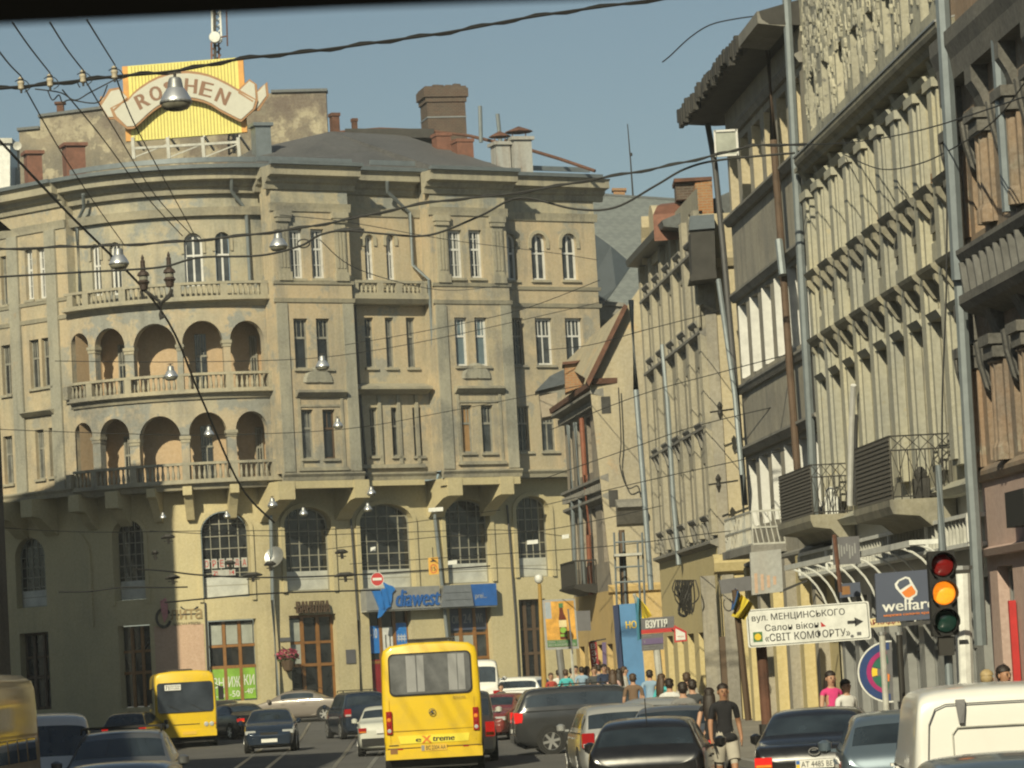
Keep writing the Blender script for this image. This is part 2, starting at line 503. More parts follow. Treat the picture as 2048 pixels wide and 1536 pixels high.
M['roof'] = plaster('grey_sheet_roof', (.060, .060, .063), (.088, .086, .086), (.035, .035, .036), .7, .2, (.12, .115, .11), .60, rough=.6)
M['gutter'] = solid('blue_grey_zinc', (.19, .22, .24), .45, .3)
M['pipe'] = solid('zinc_downpipe', (.21, .24, .255), .5, .3)
M['pipe_dark'] = solid('dark_iron_pipe', (.06, .06, .062), .6)
M['rust'] = solid('rusty_iron', (.13, .06, .038), .85, var=.5)
M['rustpipe'] = solid('red_oxide_pipe', (.24, .085, .045), .7, var=.3)
M['brown_tin'] = solid('brown_tin', (.20, .09, .06), .7, var=.35)
M['fw_white'] = solid('white_window_frame', (.62, .62, .60), .55)
M['fw_old'] = solid('old_grey_window_frame', (.26, .255, .22), .75, var=.35)
M['fw_dark'] = solid('dark_brown_frame', (.10, .065, .04), .7)
M['fw_wood'] = solid('varnished_wood_frame', (.26, .125, .04), .45, var=.3)
M['fw_grid'] = solid('cream_iron_glazing_bars', (.30, .29, .235), .7)
M['gl'] = glassy('dark_window_glass', (.022, .025, .028))
M['gl2'] = glassy('grey_window_glass', (.05, .055, .058))
M['gl_c2'] = solid('half_curtained_glass', (.13, .135, .13), .15, var=.6, scale=1.6)
M['gl_cur'] = solid('curtained_glass', (.36, .38, .34), .3, var=.3, scale=1.2)
M['gl_blue'] = solid('blue_board_pane', (.13, .18, .21), .5)
M['gl_wood'] = solid('boarded_pane', (.30, .18, .08), .8)
M['panel_white'] = solid('whitewashed_glazing', (.50, .51, .47), .5, var=.25, scale=2)
M['brick'] = brick('red_brown_brick', (.12, .066, .048), (.08, .052, .042), (.17, .15, .12), grime=.3)
M['brick_pale'] = brick('plastered_brick', (.30, .17, .10), (.36, .24, .15), (.38, .33, .235), grime=1.0)
M['brick_or'] = brick('orange_brick', (.42, .19, .07), (.36, .15, .06), (.36, .28, .18), grime=.3)
M['D'] = plaster('grey_fawn_render', (.36, .32, .24), (.31, .285, .225), (.15, .14, .125), .4, .7)
M['D_tr'] = plaster('grey_dark_trim', (.20, .19, .165), (.25, .235, .195), (.09, .085, .08), .5, .5)
M['E'] = plaster('crumbling_ochre_stucco', (.50, .45, .29), (.44, .405, .28), (.15, .145, .125), .6, .8, (.30, .29, .24), .57, p_scale=1.6)
M['E_top'] = plaster('flaking_stucco', (.50, .47, .35), (.40, .385, .30), (.13, .13, .12), .7, .7, (.15, .145, .13), .585, p_scale=3.5, bump=1.0)
M['E_pil'] = plaster('grey_pilaster', (.37, .365, .30), (.45, .42, .30), (.22, .22, .19), .4, .55, (.43, .38, .24), .62, p_scale=2)
M['E_dk'] = plaster('sooty_carving', (.22, .205, .15), (.30, .27, .18), (.06, .058, .05), .7, .5)
M['F'] = plaster('brown_peeling_render', (.29, .18, .10), (.25, .185, .12), (.11, .085, .065), .6, .8, (.40, .35, .25), .60)
M['F_dk'] = plaster('soot_black_stone', (.075, .07, .06), (.13, .12, .10), (.03, .03, .028), .6, .5)
M['F_slab'] = solid('grey_stone_slab', (.15, .15, .145), .8, var=.35)
M['pink'] = plaster('pink_shop_paint', (.52, .36, .30), (.49, .34, .29), (.32, .24, .22), .2, .2)
M['C'] = plaster('pale_buff_wall', (.52, .44, .27), (.47, .40, .26), (.30, .26, .18), .3, .3)
M['C_f'] = plaster('grey_buff_facade', (.38, .34, .24), (.33, .30, .225), (.17, .16, .13), .5, .75)
M['B'] = plaster('yellow_grey_wall', (.47, .39, .235), (.40, .35, .24), (.25, .22, .165), .5, .5, (.52, .37, .19), .6)
M['B_f'] = plaster('brown_grey_facade', (.33, .27, .19), (.28, .24, .18), (.14, .12, .10), .5, .7)
M['B_low'] = plaster('orange_yellow_paint', (.62, .42, .13), (.58, .40, .14), (.35, .25, .12), .2, .2)
M['yel_low'] = plaster('pale_yellow_paint', (.60, .49, .22), (.57, .46, .21), (.36, .3, .16), .15, .15)
M['slate'] = solid('blue_slate', (.10, .11, .115), .55, var=.4, scale=6)
M['tar'] = solid('dark_tar_eaves', (.045, .043, .04), .8, var=.4, scale=2)
M['wire'] = solid('black_cable', (.02, .02, .02), .6)
M['iron'] = solid('black_iron', (.03, .028, .025), .6, .2)
M['alu'] = solid('polished_aluminium', (.75, .76, .77), .36, .8, var=.08)
M['alu_d'] = solid('dull_aluminium', (.38, .39, .39), .42, .7, var=.2)
M['lampglass'] = glassy('dusty_lamp_glass', (.26, .25, .20), .2)
M['porc'] = solid('glazed_porcelain', (.50, .44, .33), .35)
M['white'] = solid('white_enamel', (.68, .69, .66), .45, var=.22, scale=4)
M['offwhite'] = solid('off_white_metal', (.46, .46, .42), .55, var=.3)
M['asphalt'] = plaster('worn_asphalt', (.058, .056, .055), (.085, .081, .076), (.03, .03, .03), .55, 0.0, (.11, .105, .1), .62, scale=.25, rough=.85)
M['paving'] = plaster('concrete_paving', (.20, .18, .15), (.26, .235, .19), (.10, .09, .08), .5, 0.0)
M['kerb'] = solid('granite_kerb', (.28, .27, .25), .85)
M['rail'] = solid('worn_steel_rail', (.33, .32, .30), .35, .7, var=.3)
M['black'] = solid('matt_black', (.012, .012, .012), .75)
M['rubber'] = solid('tyre_rubber', (.018, .018, .018), .85)
M['rim'] = solid('alloy_rim', (.55, .55, .54), .3, .8)
M['chrome'] = solid('chrome', (.75, .75, .75), .12, 1.0, var=.05)
M['cglass'] = glassy('car_glass', (.028, .038, .048), .05, .4, spec=1.0)
M['headl'] = solid('headlamp_lens', (.6, .62, .62), .12, .3, var=.1)
M['tail_on'] = lamp_mat('brake_lamp_lit', (1.0, .025, .015), .45, (.4, .01, .01))
M['tail'] = solid('red_lens', (.35, .012, .015), .18, var=.2)
M['amber_l'] = solid('amber_lens', (.75, .26, .03), .2)
M['plate'] = solid('number_plate_white', (.72, .72, .68), .4, var=.05)
M['plate_y'] = solid('number_plate_yellow', (.72, .46, .06), .4, var=.05)
M['ink'] = solid('black_lettering', (.02, .02, .022), .5)
M['blue'] = solid('blue_paint', (.03, .13, .42), .45)
M['sky_blue'] = solid('blue_tarpaulin', (.075, .21, .42), .6, var=.25, scale=.8)
M['red'] = solid('red_paint', (.46, .03, .03), .45)
M['darkred'] = solid('dark_red_board', (.24, .02, .025), .45)
M['green'] = solid('green_board', (.06, .17, .06), .5)
M['lgreen'] = solid('bright_green_poster', (.22, .42, .05), .5, var=.35, scale=1.5)
M['orange'] = solid('orange_paint', (.72, .21, .03), .45)
M['yellow'] = solid('yellow_paint', (.75, .52, .03), .45)
M['navy'] = solid('slate_blue_board', (.065, .08, .125), .5, var=.06)
M['greyboard'] = solid('grey_board', (.12, .12, .13), .5)
M['purple'] = solid('purple_board', (.12, .085, .19), .5)
M['sgrey'] = solid('silver_grey_board', (.27, .275, .27), .45)
M['flag_b'] = solid('blue_flag_cloth', (.04, .13, .36), .9)
M['flag_lb'] = solid('faded_blue_flag_cloth', (.09, .33, .47), .9)
M['flag_y'] = solid('yellow_flag_cloth', (.62, .48, .04), .9)
M['wheat'] = solid('wheat_poster_print', (.62, .33, .06), .4, var=.5, scale=2.5)
M['wheat2'] = solid('poster_sky_print', (.33, .38, .44), .4)
M['bottle'] = solid('bottle_print', (.13, .03, .015), .3)
M['cream'] = solid('cream_print', (.68, .58, .32), .5)
M['cloth_y'] = solid('yellow_ribbed_panel', (.70, .64, .17), .5, var=.08)
M['rib'] = solid('panel_groove', (.40, .31, .08), .6)
M['ribbon'] = solid('pale_ribbon_sheet', (.50, .49, .42), .55, var=.08)
M['ribedge'] = solid('brown_ribbon_edge', (.32, .16, .06), .5)
M['flower'] = solid('pink_petunias', (.52, .10, .17), .8, var=.5, scale=14)
M['leaf'] = solid('leaves', (.05, .09, .025), .8, var=.4, scale=14)
M['ycurt'] = solid('interior_yellow_wall', (.55, .45, .2), .6)
# far roof with diamond tiles
def tile_roof():
    m, nt, b = _mat('diamond_tile_roof')
    g = nt.nodes.new('ShaderNodeNewGeometry'); mp = nt.nodes.new('ShaderNodeMapping')
    mp.inputs['Rotation'].default_value = (R_(20), R_(45), 0); mp.inputs['Scale'].default_value = (1.0, 1.0, 1.0)
    nt.links.new(g.outputs['Position'], mp.inputs['Vector'])
    ck = nt.nodes.new('ShaderNodeTexChecker'); ck.inputs['Scale'].default_value = 2.2; nt.links.new(mp.outputs[0], ck.inputs['Vector'])
    ck.inputs['Color1'].default_value = (.19, .21, .205, 1); ck.inputs['Color2'].default_value = (.155, .172, .172, 1)
    n = _ramp(nt, _noise(nt, _pos(nt), .25, 5), .4, .7)
    nt.links.new(_mix(nt, _mul(nt, n, .35), ck.outputs[0], (.13, .14, .135)), b.inputs['Base Color']); _set(b, Roughness=.7)
    return m
M['tileroof'] = tile_roof()

M['orange2'] = solid('orange_billboard_strip', (.62, .30, .06), .5)
M['amberplate'] = solid('amber_sign_plate', (.66, .36, .05), .5)
M['blue2'] = solid('violet_blue_sheet', (.08, .12, .27), .7)
M['rosy'] = solid('rosy_figure_panel', (.50, .20, .22), .5, var=.4, scale=9)
M['yelpost'] = solid('yellow_ochre_post', (.38, .24, .06), .6)
M['streaky'] = plaster('streaky_tin', (.42, .42, .39), (.34, .35, .34), (.2, .14, .1), .3, .9)
M['magenta'] = solid('magenta_print', (.36, .02, .14), .4)
# ------------------------------------------------------------ ground
def ground():
    xs = [-60 + 4 * i for i in range(36)]; ys = [-20, 20, 50, 80] + [90 + 5 * i for i in range(24)] + [240, 400, 900]
    mb = MB()
    mb.grid([[V((x, y, ground_z(x, y))) for x in xs] for y in ys])
    o = struct(mb.build('road', M['asphalt'], smooth=True))
    # pavement along the right-hand houses, with a kerb
    mb = MB(); kb = MB()
    edge = [(6.3, 30), (4.9, 60), (4.0, 80), (3.1, 100), (1.4, 125), (1.0, 140)]
    rows = []; kr = []
    for x, y in edge:
        z = ground_z(x, y)
        zp = z + pave_z(y); rows.append([V((x + .15, y, zp)), V((x + 16, y, zp))])
        kr.append([V((x, y, z - .05)), V((x, y, zp + .005)), V((x + .15, y, zp + .005)), V((x + .15, y, z - .05))])
    mb.grid(rows); kb.grid(kr, closed=True, cap=True)
    struct(mb.build('pavement', M['paving'])); struct(kb.build('kerb', M['kerb']))
    for i, (a, b) in enumerate((((535, 1489), (476, 1533)), ((587, 1493), (535, 1536)), ((715, 1466), (667, 1536)), ((757, 1510), (738, 1536)))):
        p, q = pground(*a), pground(*b)
        d = (p - q); mb = MB(); rows = []
        for k in range(-8, 9):
            c = q + d * (k * .5); c.z = ground_z(c.x, c.y) + .006
            n = V((d.y, -d.x, 0)).normalized() * .06
            rows.append([c - n, c + n])
        mb.grid(rows)
        tag(mb.build('tram_rail', M['rail'], loc=V((q.x, q.y, ground_z(q.x, q.y)))), 'worn steel tram rail set flush in the dark asphalt', 'tram rail', 'tram rails in the road')
M['asph2'] = plaster('darker_tar', (.04, .04, .04), (.05, .05, .05), (.03, .03, .03), .3, 0, rough=.8)
ground()

# ------------------------------------------------------------ A: the corner house with the curved loggias
FA = Fac((-10.6, 161.5), ang=R_(32.5))
RB = 8.3; CB = (-10.6 - RB * math.sin(R_(32.5)), 161.5 + RB * math.cos(R_(32.5)))
FB = Fac(None, C=CB, R=RB)
UB0, UB1 = -R_(40) * RB, R_(32.5) * RB
_pl = FB.M(UB0, 0)
FL = Fac((_pl.x, _pl.y), ang=R_(-40))
A = thing('corner_apartment_house', 'large peach and grey corner apartment house with curved loggias and arched ground floor', 'building', (-8, 166, .5))
zA = lambda py, px=640, d=1.0: FA.uv(px, py, d)[1]
uA = lambda px, py, d=0.0: FA.uv(px, py, d)[0]
ZT = zA(341); ZF = zA(362); ZAR0, ZAR1 = zA(424), zA(408)
ZS3a, ZS3b = zA(569), zA(562); ZS2a, ZS2b = zA(605), zA(597)
ZB0, ZB1 = zA(961), zA(945)
b1 = (uA(541, 400, 1), uA(696, 430, 1)); b2 = (uA(860, 428, 1), uA(1010, 428, 1)); UE = uA(1195, 560)
SEG = [(0.0, b1[0], 0), (b1[0], b1[1], 1), (b1[1], b2[0], 0), (b2[0], b2[1], 1), (b2[1], UE, 0)]
def op(fac, x0, x1, y0, y1, d, arch=0, rv=None):
    xm, ym = (x0 + x1) / 2, (y0 + y1) / 2
    u0 = fac.uv(x0, ym, d)[0]; u1 = fac.uv(x1, ym, d)[0]
    z1 = fac.uv(xm, y0, d)[1]; z0 = fac.uv(xm, y1, d)[1]
    return (u0, u1, z0, z1, arch) if rv is None else (u0, u1, z0, z1, arch, rv)
G = M
WIN = {  # d, list of (x0,x1,y0,y1,arch,style,glass,frame)
 1: [(578, 606, 458, 557, 0, 'bars', 'gl', 'fw_white'), (623, 649, 458, 557, 0, 'bars', 'gl', 'fw_white'),
     (898, 925, 460, 556, 0, 'bars', 'gl', 'fw_white'), (939, 965, 460, 556, 0, 'bars', 'gl', 'fw_white'),
     (589, 617, 637, 737, 0, 'transom', 'gl', 'fw_old'), (634, 661, 637, 737, 0, 'transom', 'gl', 'fw_old'),
     (911, 936, 635, 732, 0, 'transom', 'gl_blue', 'fw_white'), (951, 976, 635, 732, 0, 'transom', 'gl_blue', 'fw_white'),
     (603, 628, 819, 917, 0, 'transom', 'gl', 'fw_old'), (647, 672, 819, 917, 0, 'narrow', 'gl', 'fw_dark'),
     (924, 946, 810, 905, 0, 'transom', 'gl_wood', 'fw_old'), (964, 988, 810, 905, 0, 'transom', 'gl2', 'fw_old')],
 0: [(730, 748, 469, 560, 1, 'cross', 'gl', 'fw_white'), (773, 790, 469, 560, 1, 'cross', 'gl', 'fw_white'),
     (731, 749, 635, 735, 0, 'narrow', 'gl', 'fw_old'), (772, 789, 635, 735, 0, 'narrow', 'gl', 'fw_old'), (814, 832, 635, 735, 0, 'narrow', 'gl', 'fw_old'),
     (741, 757, 815, 912, 0, 'narrow', 'gl', 'fw_old'), (784, 800, 815, 912, 0, 'narrow', 'gl', 'fw_old'), (827, 844, 815, 912, 0, 'narrow', 'gl', 'fw_old'),
     (1008, 1033, 467, 560, 1, 'cross', 'gl', 'fw_white'), (1063, 1093, 467, 560, 1, 'cross', 'gl2', 'fw_white'), (1124, 1154, 467, 560, 1, 'cross', 'gl2', 'fw_white'),
     (1022, 1048, 636, 730, 0, 'casement', 'gl', 'fw_old'), (1072, 1106, 636, 730, 0, 'casement', 'gl2', 'fw_white'), (1132, 1166, 636, 730, 0, 'casement', 'gl2', 'fw_white'),
     (1035, 1061, 812, 903, 0, 'casement', 'gl', 'fw_old'), (1083, 1112, 811, 902, 0, 'casement', 'gl', 'fw_old'), (1140, 1172, 811, 902, 0, 'casement', 'gl', 'fw_old')]}
OPS = {d: [op(FA, a[0], a[1], a[2], a[3], d, a[4]) for a in WIN[d]] for d in WIN}
# shops and arches of the ground floor, at d = -0.9
DG = -0.9
GA = [(569, 663, 1014, 1182, .62), (720, 827, 1007, 1180, .62), (891, 981, 998, 1167, .62), (1033, 1100, 992, 1154, .75)]
GS = [(582, 676, 1229, 1402, 0), (742, 826, 1217, 1400, 0), (903, 986, 1207, 1395, 0), (1042, 1096, 1198, 1385, 0)]
GB = [(403, 500, 1022, 1195, .75), (228, 290, 1040, 1200, .75), (126, 179, 1065, 1210, .9)]
GBS = [(418, 516, 1239, 1402, 0), (239, 303, 1250, 1415, 0), (135, 190, 1255, 1415, 0)]
ga = [op(FA, *q[:4], DG, q[4]) for q in GA]; gs = [op(FA, *q[:4], DG, q[4]) for q in GS]
gb = [op(FB, *q[:4], DG, q[4]) for q in GB]; gbs = [op(FB, *q[:4], DG, q[4]) for q in GBS]
gl_ = [op(FL, 31, 91, 1075, 1215, DG, .9)]; gls = [op(FL, 42, 100, 1265, 1420, DG)]
def up_wall(mb):
    for u0, u1, d in SEG:
        FA.wall(mb, u0, u1, ZB1, ZT, d, [o for o in OPS[d] if u0 - .1 < (o[0] + o[1]) / 2 < u1 + .1], .28)
    for u, s in ((b1[0], 0), (b1[1], 1), (b2[0], 0), (b2[1], 1)):
        mb.face([FA.M(u, ZB1, 0), FA.M(u, ZB1, 1), FA.M(u, ZT, 1), FA.M(u, ZT, 0)])
    FA.box(mb, b1[0], UE, ZB1 - .05, ZB1, DG, 0)
    mb.face([FA.M(UE, 0, DG), FA.M(UE, ZT, 0), FA.M(UE, ZT, -12), FA.M(UE, 0, -12)])
part('upper_wall', M['A_up'], A, up_wall)
part('ground_floor_wall', M['A_low'], A, lambda mb: (FA.wall(mb, 0, UE, 0, ZB0, DG, ga + gs, .45), FB.wall(mb, UB0, UB1, 0, ZB0 + .1, DG, gb + gbs, .45), FL.wall(mb, -16, 0, 0, ZB0 + .1, DG, gl_ + gls, .45)))
for d in WIN:
    for a, o in zip(WIN[d], OPS[d]):
        w = window(FA, A, o, d - .24, a[5], M[a[6] if a[6] != 'gl' else rnd.choice(['gl', 'gl2', 'gl_c2', 'gl_c2'])], M[a[7]])
        part('sill', M['A_trim'], w, lambda mb: FA.box(mb, o[0] - .1, o[1] + .1, o[2] - .12, o[2] - .003, d - .1, d + .12))
        if a[4]:
            part('archivolt', M['A_trim'], w, lambda mb: FA.ringmold(mb, o[0], o[1], o[3], 1, .16, d - .02, d + .07, legs=.3))
for o in ga: window(FA, A, o, DG - .4, 'grid57', M['gl'], M['fw_grid'], .07)
for o in gb: window(FB, A, o, DG - .4, 'grid57', M['gl'], M['fw_grid'], .07)
for o in gl_: window(FL, A, o, DG - .4, 'grid57', M['gl'], M['fw_grid'], .07)
for i, o in enumerate(gs): window(FA, A, o, DG - .4, 'shop', M['gl2' if i == 2 else 'gl'], M['fw_wood' if i != 3 else 'fw_dark'], .12, 'shop_window')
for i, o in enumerate(gbs): window(FB, A, o, DG - .4, 'shop', M['gl'], M['fw_wood'], .12, 'shop_window')
for o in gls: window(FL, A, o, DG - .4, 'shop', M['gl'], M['fw_dark'], .12, 'shop_window')
# whitewashed lower lights of the arched windows, curtains in the shop windows
for fac, os_ in ((FA, ga), (FB, gb), (FL, gl_)):
    for o in os_:
        part('painted_glazing', M['panel_white'], A, lambda mb: fac.box(mb, o[0] + .08, o[1] - .08, o[2] + .05, o[2] + (o[3] - o[2]) * .24, DG - .385, DG - .35))
for fac, o, cells in ((FB, gbs[0], ((0, 2), (1, 2), (2, 2))), (FA, gs[0], ((0, 2), (0, 1))), (FA, gs[2], ((0, 1), (1, 1)))):
    for i, j in cells:
        W = o[1] - o[0]; H = o[3] - o[2]; zz = (0, .44, .70, .97)
        part('curtain', M['gl_cur'], A, lambda mb: fac.box(mb, o[0] + W * (i / 3 + .05), o[0] + W * ((i + 1) / 3 - .04), o[2] + H * zz[j], o[2] + H * (zz[j + 1] - .02), DG - .385, DG - .36))
part('pink_wall_panel', M['A_pink'], A, lambda mb: FB.box(mb, FB.uv(312, 1330, DG)[0], FB.uv(411, 1330, DG)[0], .3, FB.uv(360, 1250, DG)[1], DG - .02, DG + .03))
for fac, os_ in ((FA, ga), (FB, gb)):
    for o in os_:
        part('archivolt', M['A_low'], A, lambda mb: fac.ringmold(mb, o[0], o[1], o[3], o[4], .2, DG - .02, DG + .1, legs=3.2))

CORN = lambda d, zt, zf: [(d - .1, zf - .45), (d + .12, zf - .45), (d + .18, zf - .2), (d + .32, zf - .12), (d + .4, zf + .06), (d + .78, zf + .14), (d + .78, zt - .04), (d + .9, zt + .08), (d - .1, zt + .08)]
def cornice(mb):
    for u0, u1, d in SEG:
        e0 = 1.0 if d == 1 else 0; e1 = e0
        FA.prof(mb, u0 - (.35 if d else -.33), u1 + (.35 if d else (-.33 if u1 < UE - .1 else .5)), CORN(d, ZT, ZF))
    FB.prof(mb, UB0, UB1 + .7, CORN(-.35, ZT, ZF)); FL.prof(mb, -16, 0, CORN(0, ZT, ZF))
part('main_cornice', M['A_trim'], A, cornice)
def gutter(mb):
    for u0, u1, d in SEG: FA.prof(mb, u0 - (.4 if d else 0), u1 + (.4 if d else 0), [(d + .75, ZT + .1), (d + 1.0, ZT + .1), (d + 1.02, ZT + .27), (d + .75, ZT + .22)])
    FB.prof(mb, UB0, UB1 + .6, [(.6, ZT + .1), (.85, ZT + .1), (.87, ZT + .27), (.6, ZT + .22)])
    FL.prof(mb, -16, 0, [(.75, ZT + .1), (1.0, ZT + .1), (1.02, ZT + .27), (.75, ZT + .22)])
part('gutter', M['gutter'], A, gutter)
def snowrail(mb):
    for a, b in ((b1[0], b1[1] + 1.0), (b1[1] + 2.0, b2[0] + 3.5), (b2[0] + 4, UE)):
        FA.prof(mb, a, b, [(-.2, ZT + .55), (-.1, ZT + .55), (-.1, ZT + .78), (-.2, ZT + .78)])
    FB.prof(mb, UB0, UB1 - .6, [(-.5, ZT + .55), (-.4, ZT + .55), (-.4, ZT + .78), (-.5, ZT + .78)])
part('snow_guard', M['gutter'], A, snowrail)
def string_level(za, zb_, prof):
    part('string_course', M['A_trim'], A, lambda mb: ([FA.prof(mb, u0 - (.1 if d else .12), u1 + (.1 if d else .12), [(d + x, za + (zb_ - za) * y) for x, y in prof]) for u0, u1, d in SEG]))
    part('string_course', M['A_trim'], A, lambda mb: FL.prof(mb, -16, 0, [(x, za + (zb_ - za) * y) for x, y in prof]))
SP = [(-.05, 0), (.06, 0), (.11, 1), (-.05, 1)]
string_level(ZAR0, ZAR1, [(-.05, 0), (.07, 0), (.09, .4), (.14, 1), (-.05, 1)]); string_level(ZS3a, ZS3b, SP); string_level(ZS2a, ZS2b, SP)
string_level(ZB0, ZB1, [(-.05, 0), (.06, 0), (.1, .45), (.2, .8), (.2, 1), (-.05, 1)])
part('string_course', M['A_trim'], A, lambda mb: FB.prof(mb, UB0, UB1 + .3, [(-.42, ZAR0), (-.25, ZAR0), (-.15, ZAR1), (-.42, ZAR1)]))
# darker attic frieze panels
def frieze(mb):
    for u0, u1, d in SEG: FA.box(mb, u0 + (.0 if d else .02), u1 - .02, ZAR1 + .02, ZF - .5, d - .02, d + .03)
part('attic_frieze', M['A_band'], A, frieze)
# pilasters with capitals on the top floor bays
for bb in (b1, b2):
    W = bb[1] - bb[0]
    for a, b in ((.06, .20), (.80, .94)):
        u0, u1 = bb[0] + W * a, bb[0] + W * b
        def pil(mb):
            FA.box(mb, u0, u1, ZS3b + .4, ZAR0 - .5, .98, 1.1)
            for k in range(3): FA.box(mb, u0 + (u1 - u0) * (.12 + .3 * k), u0 + (u1 - u0) * (.28 + .3 * k), ZS3b + .6, ZAR0 - .7, 1.09, 1.14)
            FA.box(mb, u0 - .06, u1 + .06, ZS3b, ZS3b + .4, .98, 1.17)
            FA.box(mb, u0 - .08, u1 + .08, ZAR0 - .5, ZAR0 - .3, .98, 1.2); FA.box(mb, u0 - .14, u1 + .14, ZAR0 - .3, ZAR0 - .02, .98, 1.24)
        part('pilaster', M['A_trim'], A, pil)
    # corner lesenes, aprons and hoods
    for a, b in ((0.0, .14), (.86, 1.0)):
        part('corner_strip', M['A_grey'], A, lambda mb: FA.box(mb, bb[0] + W * a + .004, bb[0] + W * b - .004, ZB1 + .05, ZS2a - .05, .98, 1.08))
    zh = zA(790) if bb is b1 else FA.uv(935, 782, 1)[1]
    part('window_hood', M['A_trim'], A, lambda mb: FA.prof(mb, bb[0] + W * .19, bb[0] + W * .83, [(.98, zh - .1), (1.12, zh - .1), (1.35, zh + .1), (1.35, zh + .2), (.98, zh + .26)]))
    def frame(mb):
        u0, u1 = bb[0] + W * .21, bb[0] + W * .80; z0 = zh - 3.35
        FA.box(mb, u0, u0 + .14, z0, zh - .12, .98, 1.06); FA.box(mb, u1 - .14, u1, z0, zh - .12, .98, 1.06)
        FA.box(mb, u0 - .1, u1 + .1, z0 - .16, z0 - .003, .98, 1.14); FA.box(mb, u0 + .15, u1 - .15, zh - .55, zh - .45, .98, 1.05)
    part('window_surround', M['A_trim'], A, frame)
    zz = zA(765) if bb is b1 else FA.uv(940, 757, 1)[1]
    part('relief_panel', M['A_grey'], A, lambda mb: mb.grid([[FA.M(bb[0] + W * (.5 + .2 * math.cos(t) * s), zz + .75 * math.sin(t) * s, 1.0 + (.10 if s < .9 else 0)) for t in [math.pi * k / 10 for k in range(11)]] for s in (1, .85, .5, .3, .05)]))
# middle bay: projecting first-floor oriel, hood and balcony
u0, u1 = b1[1] + .15, b2[0] - .1
zh = FA.uv(785, 783, .3)[1]
part('window_hood', M['A_trim'], A, lambda mb: FA.prof(mb, u0 + .02, u1 - .1, [(-.02, zh - .12), (.2, zh - .12), (.75, zh + .08), (.75, zh + .2), (-.02, zh + .42)]))
part('window_surround', M['A_trim'], A, lambda mb: [FA.box(mb, u, u + .16, zh - 3.4, zh - .14, -.02, .12) for u in (u0 + .35, u0 + 1.45, u0 + 2.5, u1 - .75)] + [FA.box(mb, u0 + .2, u1 - .4, zh - 3.6, zh - 3.42, -.02, .2)])
zb = FA.uv(785, 603, .5)[1]; zbt = FA.uv(785, 562, .5)[1]
def balustrade(fac, par, u0, u1, z0, z1, d, posts, mat, name='balustrade'):
    def f(mb):
        fac.box(mb, u0, u1, z1 - .12, z1, d - .14, d + .14); fac.box(mb, u0, u1, z0, z0 + .12, d - .13, d + .13)
        for p in posts: fac.box(mb, p - .16, p + .16, z0 + .12, z1 - .12, d - .13, d + .13)
        u = u0 + .12; h = z1 - z0 - .24
        while u < u1:
            if all(abs(u - p) > .24 for p in posts):
                c = fac.M(u, z0 + .12, d)
                mb.lathe(c, [(.05, 0), (.085, h * .25), (.07, h * .45), (.04, h * .7), (.055, h)], 6, cap=False)
            u += .235
    return part(name, mat, par, f)
bal = balustrade(FA, A, u0 + .05, u1 - .05, zb + .28, zbt, .55, (u0 + .25, u0 + 1.6, (u0 + u1) / 2 + .5, u1 - .25), M['A_trim'], 'balcony')
part('balcony_slab', M['A_trim'], bal, lambda mb: FA.prof(mb, u0, u1, [(-.02, zb - .12), (.55, zb - .12), (.75, zb + .1), (.75, zb + .279), (-.02, zb + .279)]))
# corbels beneath the bays
COR = lambda d1, z, h: [(DG - .02, z), (d1, z), (d1, z - h * .48), (d1 - .5, z - h * .53), (DG + .5, z - h * .8), (DG + .1, z - h), (DG - .02, z - h)]
for x, y, w in ((568, 985, .85), (718, 980, .8), (904, 975, .8), (1008, 975, .75)):
    u = uA(x, y, .8)
    part('corbel', M['A_low'], A, lambda mb: FA.prof(mb, u - w / 2, u + w / 2, COR(1.1, ZB0 - .003, 1.75)))
part('soffit_beam', M['A_low'], A, lambda mb: (FA.box(mb, b1[0], b1[1], ZB0 - .35, ZB0 - .004, .55, 1.05), FA.box(mb, b2[0], b2[1], ZB0 - .35, ZB0 - .004, .55, 1.05), FA.box(mb, b1[1] + .6, b2[0] - .6, ZB0 - .25, ZB0 - .004, -.1, .2)))

# ---- the bow
vB = lambda px, py, d=0.0: FB.uv(px, py, d)
ZL = {}
for key, (yt, yb) in {'mid': (744, 782), 'low': (922, 962), 'top': (563, 598)}.items():
    ZL[key] = (vB(450, yb, .15)[1], vB(450, yt, .15)[1])
AR = {'mid': [(143, 178, 666), (190, 250, 656), (267, 354, 647), (365, 447, 641), (461, 529, 641)],
      'low': [(150, 186, 845), (201, 260, 837), (279, 363, 832), (379, 455, 824), (473, 537, 822)]}
ops_b = []
pill = {}
for k in AR:
    pill[k] = []
    for x0, x1, yt in AR[k]:
        ym = yt + 60
        a = vB(x0, ym)[0]; b = vB(x1, ym)[0]; z1 = vB((x0 + x1) / 2, yt)[1]
        ops_b.append((a, b, ZL[k][0] + .02, z1, 1.1, .42)); pill[k].append((a, b, z1))
ztopf = ZL['top'][0]
part('loggia_wall', M['A_bow'], A, lambda mb: FB.wall(mb, UB0, UB1, ZB0, ztopf, 0, ops_b, .42, step=.4))
TW = [(184, 202, 488, 592, 1), (222, 243, 484, 590, 1), (369, 406, 466, 572, 1), (431, 461, 464, 570, 1)]
tops = [op(FB, *q[:4], -.5, q[4]) for q in TW]
part('top_floor_wall', M['A_band'], A, lambda mb: (FB.wall(mb, UB0, UB1 + .2, ztopf, ZT, -.5, tops, .25, step=.4), mb.face([FB.M(UB0, ztopf, -.6), FB.M(UB0, ztopf, .01), FB.M(UB0, ZT, .01), FB.M(UB0, ZT, -.6)])))
